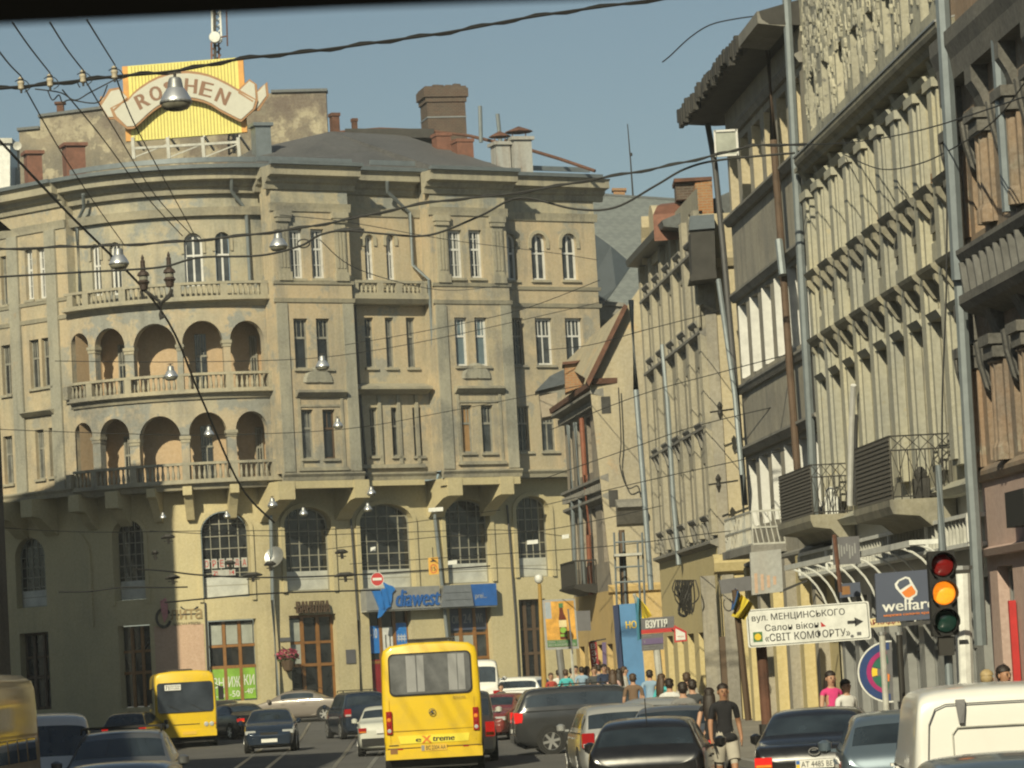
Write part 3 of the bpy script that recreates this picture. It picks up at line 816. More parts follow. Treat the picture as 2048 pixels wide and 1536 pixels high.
for o in tops:
    w = window(FB, A, o, -.72, 'cross', M['gl2'], M['fw_white'])
    part('archivolt', M['A_trim'], w, lambda mb: FB.ringmold(mb, o[0], o[1], o[3], 1, .14, -.52, -.43, legs=.5))
for k in AR:
    zf = ZL[k][0]; zc = max(p[2] for p in pill[k]) + .35
    def back(mb):
        FB.wall(mb, UB0 + .3, UB1 - .2, zf, zc, -1.7, [], 0, step=.4)
        mb.face([FB.M(UB0 + .3, zf, -1.7), FB.M(UB0 + .3, zf, 0), FB.M(UB0 + .3, zc, 0), FB.M(UB0 + .3, zc, -1.7)])
        mb.face([FB.M(UB1 - .2, zf, -1.7), FB.M(UB1 - .2, zf, 0), FB.M(UB1 - .2, zc, 0), FB.M(UB1 - .2, zc, -1.7)])
    part('loggia_back_wall', M['A_logg'], A, back)
    part('loggia_ceiling', M['A_logg'], A, lambda mb: FB.box(mb, UB0 + .2, UB1 - .1, zc, zc + .2, -1.75, -.02))
    part('balcony_slab', M['A_trim'], A, lambda mb: FB.prof(mb, UB0, UB1, [(-1.75, zf - .32), (.1, zf - .32), (.2, zf - .1), (.42, zf - .05), (.42, zf + .02), (-1.75, zf + .02)]))
    posts = []
    P_ = pill[k]
    for i in range(len(P_) + 1):
        posts.append(P_[0][0] - .15 if i == 0 else (P_[-1][1] + .15 if i == len(P_) else (P_[i - 1][1] + P_[i][0]) / 2))
    balustrade(FB, A, UB0 + .1, UB1 - .1, zf + .022, ZL[k][1], .22, posts, M['A_trim'])
    for i, u in enumerate(posts[1:-1]):
        w = (P_[i + 1][0] - P_[i][1]); zs = min(P_[i][2] - (P_[i][1] - P_[i][0]) * .55, P_[i + 1][2] - (P_[i + 1][1] - P_[i + 1][0]) * .55)
        part('column_capital', M['A_trim'], A, lambda mb: (FB.box(mb, u - w / 2 - .07, u + w / 2 + .07, zs - .05, zs + .1, -.45, .07), FB.box(mb, u - w / 2 - .03, u + w / 2 + .03, zs - .2, zs - .05, -.43, .035)))
    dy = 0 if k == 'mid' else 183
    for x0, x1, y0, y1 in ((388, 413, 668, 752), (238, 254, 690, 765), (150, 163, 700, 770), (498, 512, 672, 752)):
        sx = 0 if k == 'mid' else 12
        a = vB(x0 + sx, y0 + dy + 20, -1.7)[0]; b = vB(x1 + sx, y0 + dy + 20, -1.7)[0]
        window(FB, A, (a, b, zf + .1, vB(x0 + sx, y0 + dy, -1.7)[1], 0), -1.66, 'casement', M['gl'], M['fw_old'], .09, 'balcony_door')
zt0, zt1 = ZL['top']
part('balcony_slab', M['A_trim'], A, lambda mb: FB.prof(mb, UB0, UB1, [(-.6, zt0 - .3), (.08, zt0 - .3), (.2, zt0 - .12), (.5, zt0 - .05), (.5, zt0 + .04), (-.6, zt0 + .04)]))
balustrade(FB, A, UB0 + .1, UB1 - .1, zt0 + .042, zt1, .3, [vB(x, 580, .3)[0] for x in (142, 172, 245, 355, 447, 527)], M['A_trim'])
for x, y in ((376, 990), (468, 985), (548, 975), (305, 995)):
    u = vB(x, y, .1)[0]
    part('balcony_bracket', M['A_low'], A, lambda mb: FB.prof(mb, u - .2, u + .2, [(DG - .02, ZB0 - .003), (.35, ZB0 - .003), (.35, ZB0 - .4), (.1, ZB0 - .5), (-.25, ZB0 - .95), (-.6, ZB0 - 1.5), (DG - .02, ZB0 - 1.55)]))
for x, y in ((225, 1010), (150, 1020)):
    u = vB(x, y, .3)[0]
    part('corbel', M['A_low'], A, lambda mb: FB.prof(mb, u - .32, u + .32, COR(.4, ZB0 - .003, 1.6)))
part('bow_base_band', M['A_low'], A, lambda mb: FB.prof(mb, UB0, UB1 + .2, [(DG - .02, ZB0 - .002), (.12, ZB0 - .002), (.3, ZB0 + .25), (DG - .02, ZB0 + .25)]))
# ---- left wing
LW = [(51, 66, 500, 600), (75, 91, 497, 598), (60, 79, 679, 777), (84, 104, 675, 773), (72, 89, 859, 958), (99, 114, 855, 953), (4, 22, 690, 790), (8, 26, 872, 968), (2, 14, 512, 610)]
lops = [op(FL, *q, 0, 0) for q in LW]
part('left_wing_wall', M['A_up'], A, lambda mb: FL.wall(mb, -16, 0, ZB1 - .3, ZT, 0, lops, .28))
for i, o in enumerate(lops):
    w = window(FL, A, o, -.24, 'casement' if i > 1 else 'bars', M[['gl', 'gl_c2', 'gl2'][i % 3]], M['fw_white' if i < 2 else 'fw_old'])
    part('sill', M['A_trim'], w, lambda mb: FL.box(mb, o[0] - .08, o[1] + .08, o[2] - .12, o[2] - .003, -.1, .12))
for x in (36, 112):
    u = FL.uv(x, 720)[0]
    part('corner_strip', M['A_grey'], A, lambda mb: FL.box(mb, u - .35, u + .35, ZB1, ZAR0, -.02, .12))
part('window_hood', M['A_trim'], A, lambda mb: FL.prof(mb, FL.uv(50, 830)[0], FL.uv(112, 830)[0], [(-.02, FL.uv(80, 832)[1]), (.15, FL.uv(80, 832)[1]), (.4, FL.uv(80, 824)[1]), (-.02, FL.uv(80, 820)[1])]))
for x in (15, 75):
    u = FL.uv(x, 1020)[0]
    part('corbel', M['A_low'], A, lambda mb: FL.prof(mb, u - .4, u + .4, COR(.7, ZB0 - .003, 1.7)))
# ---- roof
def roof(mb):
    top = 3.3; rows = []
    st = [(FL, -16, .8), (FL, 0, .8)] + [(FB, UB0 + (UB1 - UB0) * k / 10, .6) for k in range(1, 11)]
    for u0, u1, d in SEG[1:]: st += [(FA, u0 + (.0 if d else .02), d + .8), (FA, u1 - .0, d + .8)]
    for f, u, d in st:
        dd = -8.0
        if f is FA and u > UE - .1: rows.append([f.M(u + .45, ZT + .2, d), f.M(u + .45, ZT + .35, -2), f.M(u + .3, ZT + .8, -5)]); continue
        r = -8.0 if not f.curved else -7.2
        e = .18
        if f is FA: e = .18 + .82 * min(1, u / 5.5)
        if f is FA: e *= max(.12, min(1, (UE - u + .6) / 6.5))
        rows.append([f.M(u, ZT + .2, d), f.M(u, ZT + .2 + top * .5 * e, (d + r) / 2), f.M(u, ZT + .2 + top * e, r)])
    mb.grid(rows)
    back = [[r[2], r[2] + V((0, 7, -2.5))] for r in rows]; mb.grid(back)
rf = part('roof', M['roof'], A, roof)
def pxbox(x0, x1, y0, y1, Y, depth, mb, mi=0):
    a, b, c, d = P(x0, y1, Y), P(x1, y1, Y), P(x1, y0, Y), P(x0, y0, Y)
    mb.prism([a, b, c, d], V((0, depth, 0)), mi)
def chimney(pts, mat, capmat=None, cap=0.0, name='chimney', Y=171, dep=1.0, rim=.12):
    x0, x1, y0, y1 = pts
    c = P((x0 + x1) / 2, y1, Y); w = (P(x1, y1, Y) - P(x0, y1, Y)).length; h = P((x0 + x1) / 2, y0, Y).z - c.z
    o = part(name, mat, A, lambda mb: (mb.box(c + V((0, dep / 2, h / 2 - .4)), (w, dep, h + .8), rz=R_(20)), mb.box(c + V((0, dep / 2, h + .09)), (w + rim * 2, dep + rim * 2, .16), rz=R_(20))))
    if cap: part('chimney_cap', capmat, o, lambda mb: (mb.lathe(c + V((0, dep / 2, h + .45)), [(w * .75, 0), (w * .7, .06), (.05, .28)], 8), [mb.box(c + V((sx * w * .35, dep / 2 + sy * dep * .3, h + .3)), (.05, .05, .4)) for sx in (-1, 1) for sy in (-1, 1)]))
    return o
chimney((1022, 1060, 280, 322), M['streaky'], M['rust'], 1, Y=168, dep=.9)
chimney((987, 1017, 290, 320), M['streaky'], M['rust'], 1, Y=168, dep=.8)
chimney((506, 538, 252, 296), M['gutter'], Y=168, dep=.8)
chimney((50, 80, 308, 356), M['brown_tin'], Y=167, dep=.8)
chimney((127, 166, 292, 340), M['brown_tin'], Y=169, dep=.9)
chimney((664, 679, 232, 300), M['rust'], Y=174, dep=.5, rim=.05)
chimney((705, 714, 243, 265), M['rust'], Y=175, dep=.3, rim=.03)
chimney((868, 898, 272, 290), M['brown_tin'], Y=171, dep=.8, rim=.05)
chimney((908, 942, 284, 304), M['brown_tin'], Y=170, dep=.9, rim=.05)
# big round-cornered brick stack
c = P(888, 275, 176); ww = (P(930, 250, 176) - P(843, 250, 176)).length / 2; hh = P(888, 172, 176).z - c.z
def stack(mb):
    for z0, z1, k in ((-1.5, hh - .75, .98), (hh - .751, hh - .5, 1.05), (hh - .501, hh - .05, 1.14), (hh - .051, hh + .06, 1.06)):
        mb.box(c + V((0, 1.2, (z0 + z1) / 2)), (ww * 2 * k * .92, ww * 1.5 * k, z1 - z0), rz=R_(14))
    q = random.Random(2)
    for _ in range(16): mb.box(c + V((q.uniform(-ww, ww) * .85, 1.2 + q.uniform(-.5, .5) * ww, hh + .1)), (q.uniform(.15, .4), q.uniform(.15, .4), q.uniform(.1, .25)), rz=q.uniform(0, 1))
bc = part('brick_stack', M['brick'], A, stack)
part('iron_band', M['alu_d'], bc, lambda mb: mb.box(c + V((0, 1.2, hh * .42)), (ww * 2 * .925, ww * 1.54, .07), rz=R_(14)))
for x, y0, y1, x2 in ((962, 212, 285, 960), (1001, 228, 285, 995)):
    part('flue_pipe', M['pipe'], A, lambda mb: mb.tube([P(x, y1, 172), P(x2, y0, 172)], .1, 8))
part('ridge_capping', M['rust'], A, lambda mb: mb.tube([P(660, 266, 176), P(760, 258, 176), P(860, 262, 176), P(940, 272, 174), P(1060, 300, 172), P(1120, 318, 170), P(1190, 342, 169)], .09, 6))
part('ridge_shed', M['tar'], A, lambda mb: pxbox(690, 868, 257, 275, 174.5, 2, mb))
# ---- rainwater pipes
def pipe(path, fac, d, r, mat, par, name='downpipe'):
    pts = [fac.M(*fac.uv(x, y, dd if dd is not None else d), dd if dd is not None else d) for x, y, dd in [(q + (None,))[:3] for q in path]]
    return part(name, mat, par, lambda mb: mb.tube(pts, r, 8), smooth=True)
pipe([(774, 362, .8), (775, 384, .6), (819, 425, .2), (826, 530, .2), (858, 560, .8), (872, 800, .25), (886, 940, .4), (866, 985, -.6), (868, 1020, -.7), (884, 1170, -.7), (897, 1300, -.7)], FA, .2, .085, M['pipe'], A)
pipe([(709, 605), (719, 780), (734, 960)], FA, .12, .07, M['pipe_dark'], A)
pipe([(1014, 1010), (1031, 1230), (1040, 1385)], FA, DG + .1, .05, M['pipe_dark'], A)
pipe([(700, 1010), (716, 1240), (722, 1400)], FA, DG + .1, .05, M['pipe_dark'], A)
pipe([(540, 975), (545, 1200), (556, 1392)], FA, DG + .35, .09, M['pipe'], A)
pipe([(463, 358, .3), (463, 382, 0), (492, 420, -.35), (500, 562, -.35)], FB, -.3, .085, M['pipe'], A)
pipe([(166, 388, .3), (168, 415, 0), (152, 448, -.35), (160, 590, -.35)], FB, -.3, .085, M['pipe'], A)
pipe([(410, 1205), (418, 1400)], FB, DG + .1, .04, M['pipe_dark'], A)
# ---- small wall fittings
def dish(px, py, fac, d, r):
    c = fac.M(*fac.uv(px, py, d), d)
    t = thing('satellite_dish', 'white satellite dish on the yellow wall between two arched windows', 'satellite dish', c)
    ax = V((-.45, -.85, .3)).normalized(); X = ax.cross(V((0, 0, 1))).normalized(); Z = X.cross(ax)
    part('reflector', M['alu_d'], t, lambda mb: mb.lathe(c, [(.02, -.1), (r * .5, -.07), (r, .04), (r, .06), (r * .5, -.05), (.02, -.08)], 18, ax=(X, Z, ax)), smooth=True)
    part('feed_arm', M['iron'], t, lambda mb: mb.tube([c - Z * r + ax * .02, c + ax * .55], .02, 6))
    part('wall_arm', M['iron'], t, lambda mb: mb.tube([c - ax * .1, fac.M(*fac.uv(px, py, d), DG)], .03, 6))
dish(549, 1114, FA, DG + .6, .5)
def plaque(px, py, w, h, lab, mat):
    c = FA.uv(px, py, DG)
    o = MB(); FA.box(o, c[0] - w / 2, c[0] + w / 2, c[1] - h / 2, c[1] + h / 2, DG + .002, DG + .05)
    tag(o.build('wall_plaque', mat, loc=FA.M(c[0], c[1] - h / 2, DG)), lab, 'plaque')
plaque(701, 1313, .5, .65, 'square dark plaque on the yellow wall left of the bus', M['greyboard'])
plaque(570, 1279, .55, .18, 'narrow dark street plaque beside the shop door with flowers', M['greyboard'])
# hanging flower basket
c = FA.M(*FA.uv(575, 1312, DG + .5), DG + .5)
fb = thing('flower_basket', 'hanging basket of pink petunias beside the brown shop door', 'flower basket', c)
def flowers(mb, n, r, sz, low):
    q = random.Random(3)
    for _ in range(n):
        a = q.uniform(0, 6.28); e = q.uniform(-.5 if not low else -1.2, 1.2 if not low else .1); rr = r * q.uniform(.75, 1.05)
        p = c + V((math.cos(a) * math.cos(e) * rr * 1.25, math.sin(a) * math.cos(e) * rr, math.sin(e) * rr * .75))
        s = q.uniform(.6, 1.2) * sz; t = V((q.uniform(-1, 1), q.uniform(-1, 1), q.uniform(-1, 1))).normalized(); b = t.cross(V((.3, .5, .8))).normalized()
        mb.face([p + t * s, p + b * s, p - t * s, p - b * s])
part('blossoms', M['flower'], fb, lambda mb: flowers(mb, 240, .45, .075, False))
part('foliage', M['leaf'], fb, lambda mb: flowers(mb, 160, .42, .08, True))
part('basket', M['fw_dark'], fb, lambda mb: mb.lathe(c + V((0, 0, -.75)), [(.05, 0), (.2, .1), (.36, .55), (.34, .6)], 10))
part('bracket', M['iron'], fb, lambda mb: mb.tube([c + V((0, 0, .25)), c + FA.N * -.5 + V((0, 0, .45))], .02, 6))
# firewall standing behind the roof
def firewall():
    pts = [(42, 400), (38, 262), (62, 262), (80, 258), (80, 235), (118, 228), (200, 215), (245, 214), (250, 190), (500, 190), (545, 186), (652, 183), (658, 330), (400, 380), (110, 400)]
    Y = 178
    mb = MB(); mb.prism([P(x, y, Y) for x, y in pts], V((0, .6, 0)))
    c = P(350, 290, Y); c.z = 25
    fw = thing('brick_firewall', 'crumbling plastered brick firewall rising behind the rooftop billboard', 'wall', c)
    mb.build('masonry', M['firew'], fw)
    for (xa, ya, xb, yb) in ((78, 234, 246, 212), (36, 261, 80, 257), (543, 185, 655, 182)):
        part('coping', M['slate'], fw, lambda mb: mb.bar(P(xa, ya, Y + .3), P(xb, yb, Y + .3), .9, .14))
    c1 = P(120, 228, Y); part('chimney', M['rust'], fw, lambda mb: (mb.box(c1 + V((0, .3, .2)), (.35, .35, .7)), mb.box(c1 + V((0, .3, .6)), (.55, .5, .12))))
firewall()
# far white house at the left edge
def farhouse():
    mb = MB(); pxbox(-120, 20, 285, 600, 186, 14, mb); c = mb.base()
    h = thing('white_house', 'white house wall just showing beyond the left edge of the roofs', 'building', c)
    mb.build('wall', M['white'], h)
    part('parapet', M['offwhite'], h, lambda mb: pxbox(-120, 24, 276, 286, 185.8, 14.4, mb))
    part('lower_block', M['offwhite'], h, lambda mb: pxbox(-60, 50, 335, 600, 188, 8, mb))
farhouse()
M['roof_shadow'] = solid('roof_shadow_tone', (.045, .06, .075), .7, var=.2)  # dark tone standing for a cast shadow on the far tiled roof
M['rustdull'] = solid('dull_brown_pipe', (.115, .075, .05), .8, var=.5, scale=1.2)
# ------------------------------------------------------------ right-hand street wall
def facline(a, b): return Fac(a, ang=math.atan2(b[1] - a[1], b[0] - a[0]))
FE = facline((7.91, 88.9), (9.39, 70.0)); LE = 18.96
FD = facline((6.75, 103.0), (7.91, 88.9)); LD = 14.15
FC = facline((4.77, 121.0), (5.97, 106.0)); LC = 15.05
FCE = Fac((5.97, 106.0), ang=0.03)
FH = facline((1.96, 137.0), (3.29, 126.0)); LH = 11.08
FHE = Fac((3.29, 126.0), ang=0.03)
def zf(fac, x): return lambda y, d=0.0: fac.uv(x, y, d)[1]

# ---- E: ornate crumbling house
E = thing('ornate_tenement', 'tall ornate ochre tenement with flaking stucco, rows of hoods and two sheeted balconies', 'building', FE.M(LE / 2, 0, -4))
zE = zf(FE, 1700); NB = 9; du = LE / NB
zc0, zc1 = zE(232), zE(205); zw2b, zw2t = zE(500), zE(318); zw1b, zw1t = zE(985), zE(668); zw3b, zw3t = zE(185), zE(60); zTop = zE(-150)
opsE = []
for i in range(NB):
    uc = (i + .5) * du
    opsE += [(uc - .5, uc + .5, zw2b, zw2t, 0), (uc - .5, uc + .5, zw1b, zw1t, 0), (uc - .45, uc + .45, zw3b, zw3t, 0)]
zG = zE(1050)
def ewall(mb):
    FE.wall(mb, 0, LE, zG, zc0, 0, [o for o in opsE if o[3] < zc0], .4)
part('stucco_wall', M['E'], E, ewall)
part('upper_storey_wall', M['E_top'], E, lambda mb: FE.wall(mb, 0, LE, zc0, zTop, 0, [o for o in opsE if o[2] > zc0], .4))
for ua in (0, LE - .05): part('side_wall', M['E'], E, lambda mb: FE.box(mb, ua, ua + .05, 0, zTop, -10, -.02))
part('ground_floor_wall', M['sgrey'], E, lambda mb: FE.wall(mb, 0, LE, 0, zG, -.05, [(a, a + 1.5, .3, 3.6, 0) for a in [.5 + 2.1 * k for k in range(9)]], .3))
for k in range(9):
    window(FE, E, (.5 + 2.1 * k, 2.0 + 2.1 * k, .3, 3.6, 0), -.3, 'cross', M['gl'], M['alu_d'], .08, 'shop_window')
for i, o in enumerate(opsE):
    window(FE, E, o, -.36, 'casement', M['gl'], M['fw_old'])
for i in range(NB + 1):
    u = i * du; w = .42
    if i in (0, NB): u += .3 if i == 0 else -.3
    part('pilaster', M['E_pil'], E, lambda mb: (FE.box(mb, u - w, u + w, zE(1000), zE(322), -.02, .17), FE.box(mb, u - w * .55, u + w * .55, zE(990), zE(330), .16, .24), FE.box(mb, u - w - .08, u + w + .08, zE(335), zE(318), -.02, .28)))
    # paired consoles under the main cornice
    part('cornice_console', M['E_dk'], E, lambda mb: (FE.prof(mb, u - .2, u + .2, [(-.02, zE(318)), (.16, zE(312)), (.2, zE(290)), (.34, zE(268)), (.38, zE(240)), (-.02, zE(240))]), FE.box(mb, u - .3, u + .3, zE(272), zE(262), -.02, .4)))
uc0 = FE.uv(1590, 330, .5)[0]; zX = lambda y: FE.uv(1700, y, .5)[1]
def ecorn(mb):
    FE.prof(mb, uc0, LE + .4, [(-.02, zX(246)), (.32, zX(244)), (.38, zX(234)), (.48, zX(228)), (.52, zX(220)), (.52, zX(212)), (-.02, zX(200))])
    FE.prof(mb, -.02, LE, [(-.02, zE(322)), (.1, zE(322)), (.14, zE(310)), (-.02, zE(310))])
part('main_cornice', M['E_dk'], E, ecorn)
part('zinc_flashing', M['alu_d'], E, lambda mb: FE.prof(mb, uc0, LE + .4, [(.45, zX(211)), (.55, zX(211)), (.55, zX(207)), (.0, zX(197)), (0, zX(199))]))
for i in range(NB):
    uc = (i + .5) * du; jz = [0, .06, -.05, .1, 0, -.08, .05, 0, .03][i % 9]
    def apron(mb):
        FE.prof(mb, uc - .75, uc + .75, [(-.02, zE(518)), (.26, zE(518)), (.34, zE(508)), (.38, zE(502)), (-.02, zE(499))])
        for s in (-.5, .5): FE.prof(mb, uc + s - .13, uc + s + .13, [(-.02, zE(556)), (.12, zE(552)), (.35, zE(530)), (.36, zE(518)), (-.02, zE(518))])
        FE.box(mb, uc - .45, uc + .45, zE(580), zE(522), -.02, .09)
    part('window_apron', M['E_dk'], E, apron)
    def hood(mb):
        FE.prof(mb, uc - .8, uc + .8, [(-.02, zE(662)), (.24, zE(662)), (.36, zE(652)), (.4, zE(645)), (-.02, zE(636))])
        for s in (-.62, .62): FE.prof(mb, uc + s - .1, uc + s + .1, [(-.02, zE(700)), (.12, zE(695)), (.3, zE(672)), (.3, zE(662)), (-.02, zE(662))])
    part('window_hood', M['E_dk'], E, hood)
    if i % 4 != 2: part('keystone_panel', M['E_pil'], E, lambda mb: FE.box(mb, uc - .28, uc + .28, zE(640), zE(600) + jz, -.02, .12))
    part('ledge', M['E_pil'], E, lambda mb: FE.prof(mb, uc - .6, uc + .6, [(-.02, zE(738)), (.2, zE(738)), (.3, zE(725)), (-.02, zE(722))]))
    if i % 3 == 1: part('bare_brick_patch', M['brick_or'], E, lambda mb: FE.box(mb, uc - .45, uc + .3, zE(498), zE(470) + jz * 3, -.05, .02 if False else .012))
    part('window_surround', M['E_pil'], E, lambda mb: [FE.box(mb, uc + s - .09, uc + s + .09, zw2b, zw2t, -.02, .12) for s in (-.62, .62)] + [FE.prof(mb, uc - .7, uc + .7, [(-.02, zw2t), (.2, zw2t), (.3, zw2t + .15), (-.02, zw2t + .2)])])
part('string_course', M['E_pil'], E, lambda mb: FE.prof(mb, 0, LE, [(-.02, zE(1052)), (.3, zE(1052)), (.42, zE(1040)), (-.02, zE(1022))]))
# rough broken stucco lumps on the top storey
def lumps(mb):
    q = random.Random(11)
    for _ in range(1100):
        u = q.uniform(.2, LE - .2); z = q.uniform(zc1 + .3, zTop); w = q.uniform(.04, .17); h = q.uniform(.08, .5); t = q.uniform(.015, .07)
        if any(o[0] - .1 < u < o[1] + .1 and o[2] < z < o[3] for o in opsE): continue
        n = 7; ring = [(w * .5 * math.cos(6.283 * k / n) * q.uniform(.6, 1.2), h * .5 * math.sin(6.283 * k / n) * q.uniform(.6, 1.2)) for k in range(n)]
        mb.grid([[FE.M(u + a, z + b, -.01) for a, b in ring], [FE.M(u + a * .8, z + b * .85, t) for a, b in ring]], closed=True, cap=True)
lm = part('loose_stucco', M['E_top'], E, lumps); lm['kind'] = 'stuff'
def pipe2(path, fac, d, r, mat, par, name='downpipe'):
    return pipe([q if len(q) == 3 else q + (d,) for q in path], fac, d, r, mat, par, name)
pipe2([(1572, -30), (1590, 300), (1608, 620), (1623, 880), (1630, 1060)], FE, .3, .12, M['pipe'], E)
pipe2([(1884, -20), (1893, 130), (1905, 330), (1918, 560)], FE, .55, .15, M['gutter'], E)
pipe2([(1905, 330), (1925, 640), (1942, 940), (1950, 1060), (1962, 1290)], FE, .5, .13, M['pipe'], E)
pipe2([(1707, 770), (1703, 860), (1700, 1010)], FE, .4, .07, M['fw_white'], E, 'white_vent_pipe')
pipe2([(1712, 830), (1710, 1010)], FE, .3, .05, M['pipe_dark'], E, 'iron_pipe')
# balconies: tin sheeting along the street side, open lattice on the near end
def balcony(xw, xo, xf, ytop, ybot):
    u1 = FE.uv(xw, ybot, 0)[0]
    sc_u = abs(FE.M(u1, 5, 0).y); d = (xw - xo) * sc_u / FPX
    z0 = FE.uv(xo, ybot, d)[1]; z1 = FE.uv(xo, ytop, d)[1]; u0 = FE.uv(xf, ybot, d)[0]
    b = part('balcony', M['E_dk'], E, lambda mb: FE.prof(mb, u0 - .1, u1 + .1, [(-.02, z0 - .62), (d * .4, z0 - .58), (d * .6, z0 - .36), (d + .04, z0 - .3), (d + .1, z0 - .14), (d + .1, z0), (-.02, z0)]))
    def rail(mb):
        for zz in (z0 + .06, z1 - .3, z1):
            FE.box(mb, u1 - .02, u1 + .02, zz - .015, zz + .015, 0, d)
        FE.box(mb, u0, u1, z1 - .02, z1 + .02, d - .02, d + .02)
        n = 7
        for k in range(n + 1): FE.box(mb, u1 - .012, u1 + .012, z0, z1 - .3, d * k / n - .011, d * k / n + .011)
        for k in range(4):
            a, c = d * k / 4, d * (k + 1) / 4
            mb.bar(FE.M(u1, z1 - .3, a), FE.M(u1, z1, c), .018); mb.bar(FE.M(u1, z1, a), FE.M(u1, z1 - .3, c), .018)
            mb.bar(FE.M(u1, z0 + .06, a), FE.M(u1, z1 - .3, c), .014); mb.bar(FE.M(u1, z1 - .3, a), FE.M(u1, z0 + .06, c), .014)
    part('railing', M['iron'], b, rail)
    def sh(mb):
        n = 14
        for k in range(n):
            za = z0 + .02 + (z1 - z0 - .02) * k / n; zb_ = z0 + .02 + (z1 - z0 - .02) * (k + 1) / n
            FE.prof(mb, u0, u1 - .03, [(d - .01, za), (d + .035, za), (d + .012, zb_ - .004), (d - .01, zb_ - .004)])
    part('sheeting', M['sheet'], b, sh)
    return b, u1, d, z0
M['sheet'] = solid('dark_brown_sheeting', (.085, .078, .066), .75, var=.15)
bal1 = balcony(1706, 1627, 1563, 928, 1030)
bal2 = balcony(1908, 1786, 1716, 870, 1000)
for (bb2, u1, d, z0), kind in ((bal1, 0), (bal2, 1)):
    part('stored_clutter', M['white' if kind == 0 else 'tar'], bb2, lambda mb: (mb.box(FE.M(u1 - .5, z0 + .22, d * .45), (.35, .3, .44)), mb.lathe(FE.M(u1 - .5, z0 + .44, d * .45), [(.12, 0), (.15, .12), (.05, .25)], 8)))
# ---- F: brown house at the right edge
F0, F1 = LE, LE + 13
Fh = thing('brown_tenement', 'brown peeling tenement with a sooty stone balcony and pink ground floor', 'building', FE.M(F0 + 4, 0, -4))
zF = zf(FE, 1960)
fo = []
for k in range(5):
    uc = F0 + 1.5 + 2.5 * k
    fo += [(uc - .5, uc + .5, zF(468), zF(250), 0), (uc - .5, uc + .5, zF(930), zF(705), 0)]
part('brown_wall', M['F'], Fh, lambda mb: FE.wall(mb, F0, F1, zF(965), zF(-80), .12, fo, .4))
for o in fo: window(FE, Fh, o, -.25, 'casement', M['gl'], M['fw_old'])
pk = [(F0 + .9 + 2.4 * k, F0 + 2.3 + 2.4 * k, .4, zF(1140), 0) for k in range(5)]
part('pink_ground_floor', M['pink'], Fh, lambda mb: (FE.wall(mb, F0, F1, 0, zF(965), .12, pk, .35), FE.prof(mb, F0, F1, [(.1, zF(1118)), (.3, zF(1118)), (.36, zF(1105)), (.1, zF(1098))])))
for o in pk: window(FE, Fh, o, -.15, 'cross', M['gl2'], M['alu_d'], .1, 'shop_window')
for k in range(6):
    u = F0 + .25 + 2.5 * k
    for z0, z1, za, zb_ in ((zF(470), zF(250), zF(250), zF(150)), (zF(940), zF(705), zF(705), zF(605))):
        def cols_(mb):
            FE.box(mb, u - .35, u + .35, z0, z1, .1, .2)
            for s in (-.2, .12):
                c = FE.M(u + s, z0, .24); mb.lathe(c, [(.17, 0), (.17, .25), (.12, .35), (.11, (z1 - z0) * .8), (.15, (z1 - z0) * .82), (.11, (z1 - z0) * .85), (.16, (z1 - z0))], 10)
        cp_ = part('paired_columns', M['F'], Fh, cols_)
        part('capital', M['F_dk'], cp_, lambda mb: (FE.box(mb, u - .42, u + .42, z1 - .35, z1 - .1, .1, .42), FE.box(mb, u - .48, u + .48, z1 - .1, z1 + .1, .1, .5)))
        part('scroll_console', M['F_dk'], Fh, lambda mb: FE.prof(mb, u - .3, u + .3, [(.1, za + .1), (.22, za + .15), (.3, za + (zb_ - za) * .4), (.45, zb_ - .3), (.45, zb_), (.1, zb_)]))
        for s_ in (-1.05, 1.05): part('hanging_scroll', M['F_dk'], Fh, lambda mb: FE.prof(mb, u + s_ - .09, u + s_ + .09, [(.1, za - .9), (.2, za - .8), (.32, za - .3), (.36, za + .1), (.1, za + .2)]))
part('upper_cornice', M['F_dk'], Fh, lambda mb: FE.prof(mb, F0 - .02, F1, [(.1, zF(150)), (.45, zF(150)), (.5, zF(110)), (.6, zF(80)), (.6, zF(50)), (.1, zF(20))]))
fb0 = FE.uv(1920, 560, .65)[0]; zq = lambda y: FE.uv(1960, y, .65)[1]
part('stone_balcony', M['F_dk'], Fh, lambda mb: (FE.prof(mb, fb0, F1, [(.1, zq(625)), (.6, zq(605)), (.7, zq(590)), (.7, zq(572)), (.1, zq(572))]), FE.prof(mb, fb0, F1, [(.1, zq(500)), (.62, zq(500)), (.7, zq(485)), (.7, zq(475)), (.1, zq(470))])))
for k in range(9):
    u = fb0 + .2 + .62 * k
    part('balcony_slab_panel', M['F_slab'], Fh, lambda mb: mb.prism([FE.M(u, zq(571), .62), FE.M(u, zq(571), .35), FE.M(u, zq(502), .12), FE.M(u, zq(502), .68)], FE.U * -.1))
    part('balcony_pier', M['F_dk'], Fh, lambda mb: FE.box(mb, u - .3, u - .15, zq(571), zq(501), .3, .5))
part('base_cornice', M['F'], Fh, lambda mb: FE.prof(mb, F0 - .02, F1, [(.1, zF(970)), (.2, zF(968)), (.26, zF(957)), (.26, zF(949)), (.1, zF(935))]))
part('gutter_pipe', M['gutter'], Fh, lambda mb: mb.tube([FE.M(FE.uv(2010, 300, .35)[0], zF(140), .35), FE.M(FE.uv(2010, 300, .35)[0], zF(480), .35)], .13, 8))
mb = MB(); uu = FE.uv(2027, 1300, .25)[0]; FE.box(mb, uu - .05, uu + .05, .4, FE.uv(2027, 1200, .3)[1], .15, .29); tag(mb.build('red_banner', M['red'], loc=FE.M(uu, .4, .5)), 'tall narrow red banner on the pink shop front at the right edge', 'banner')
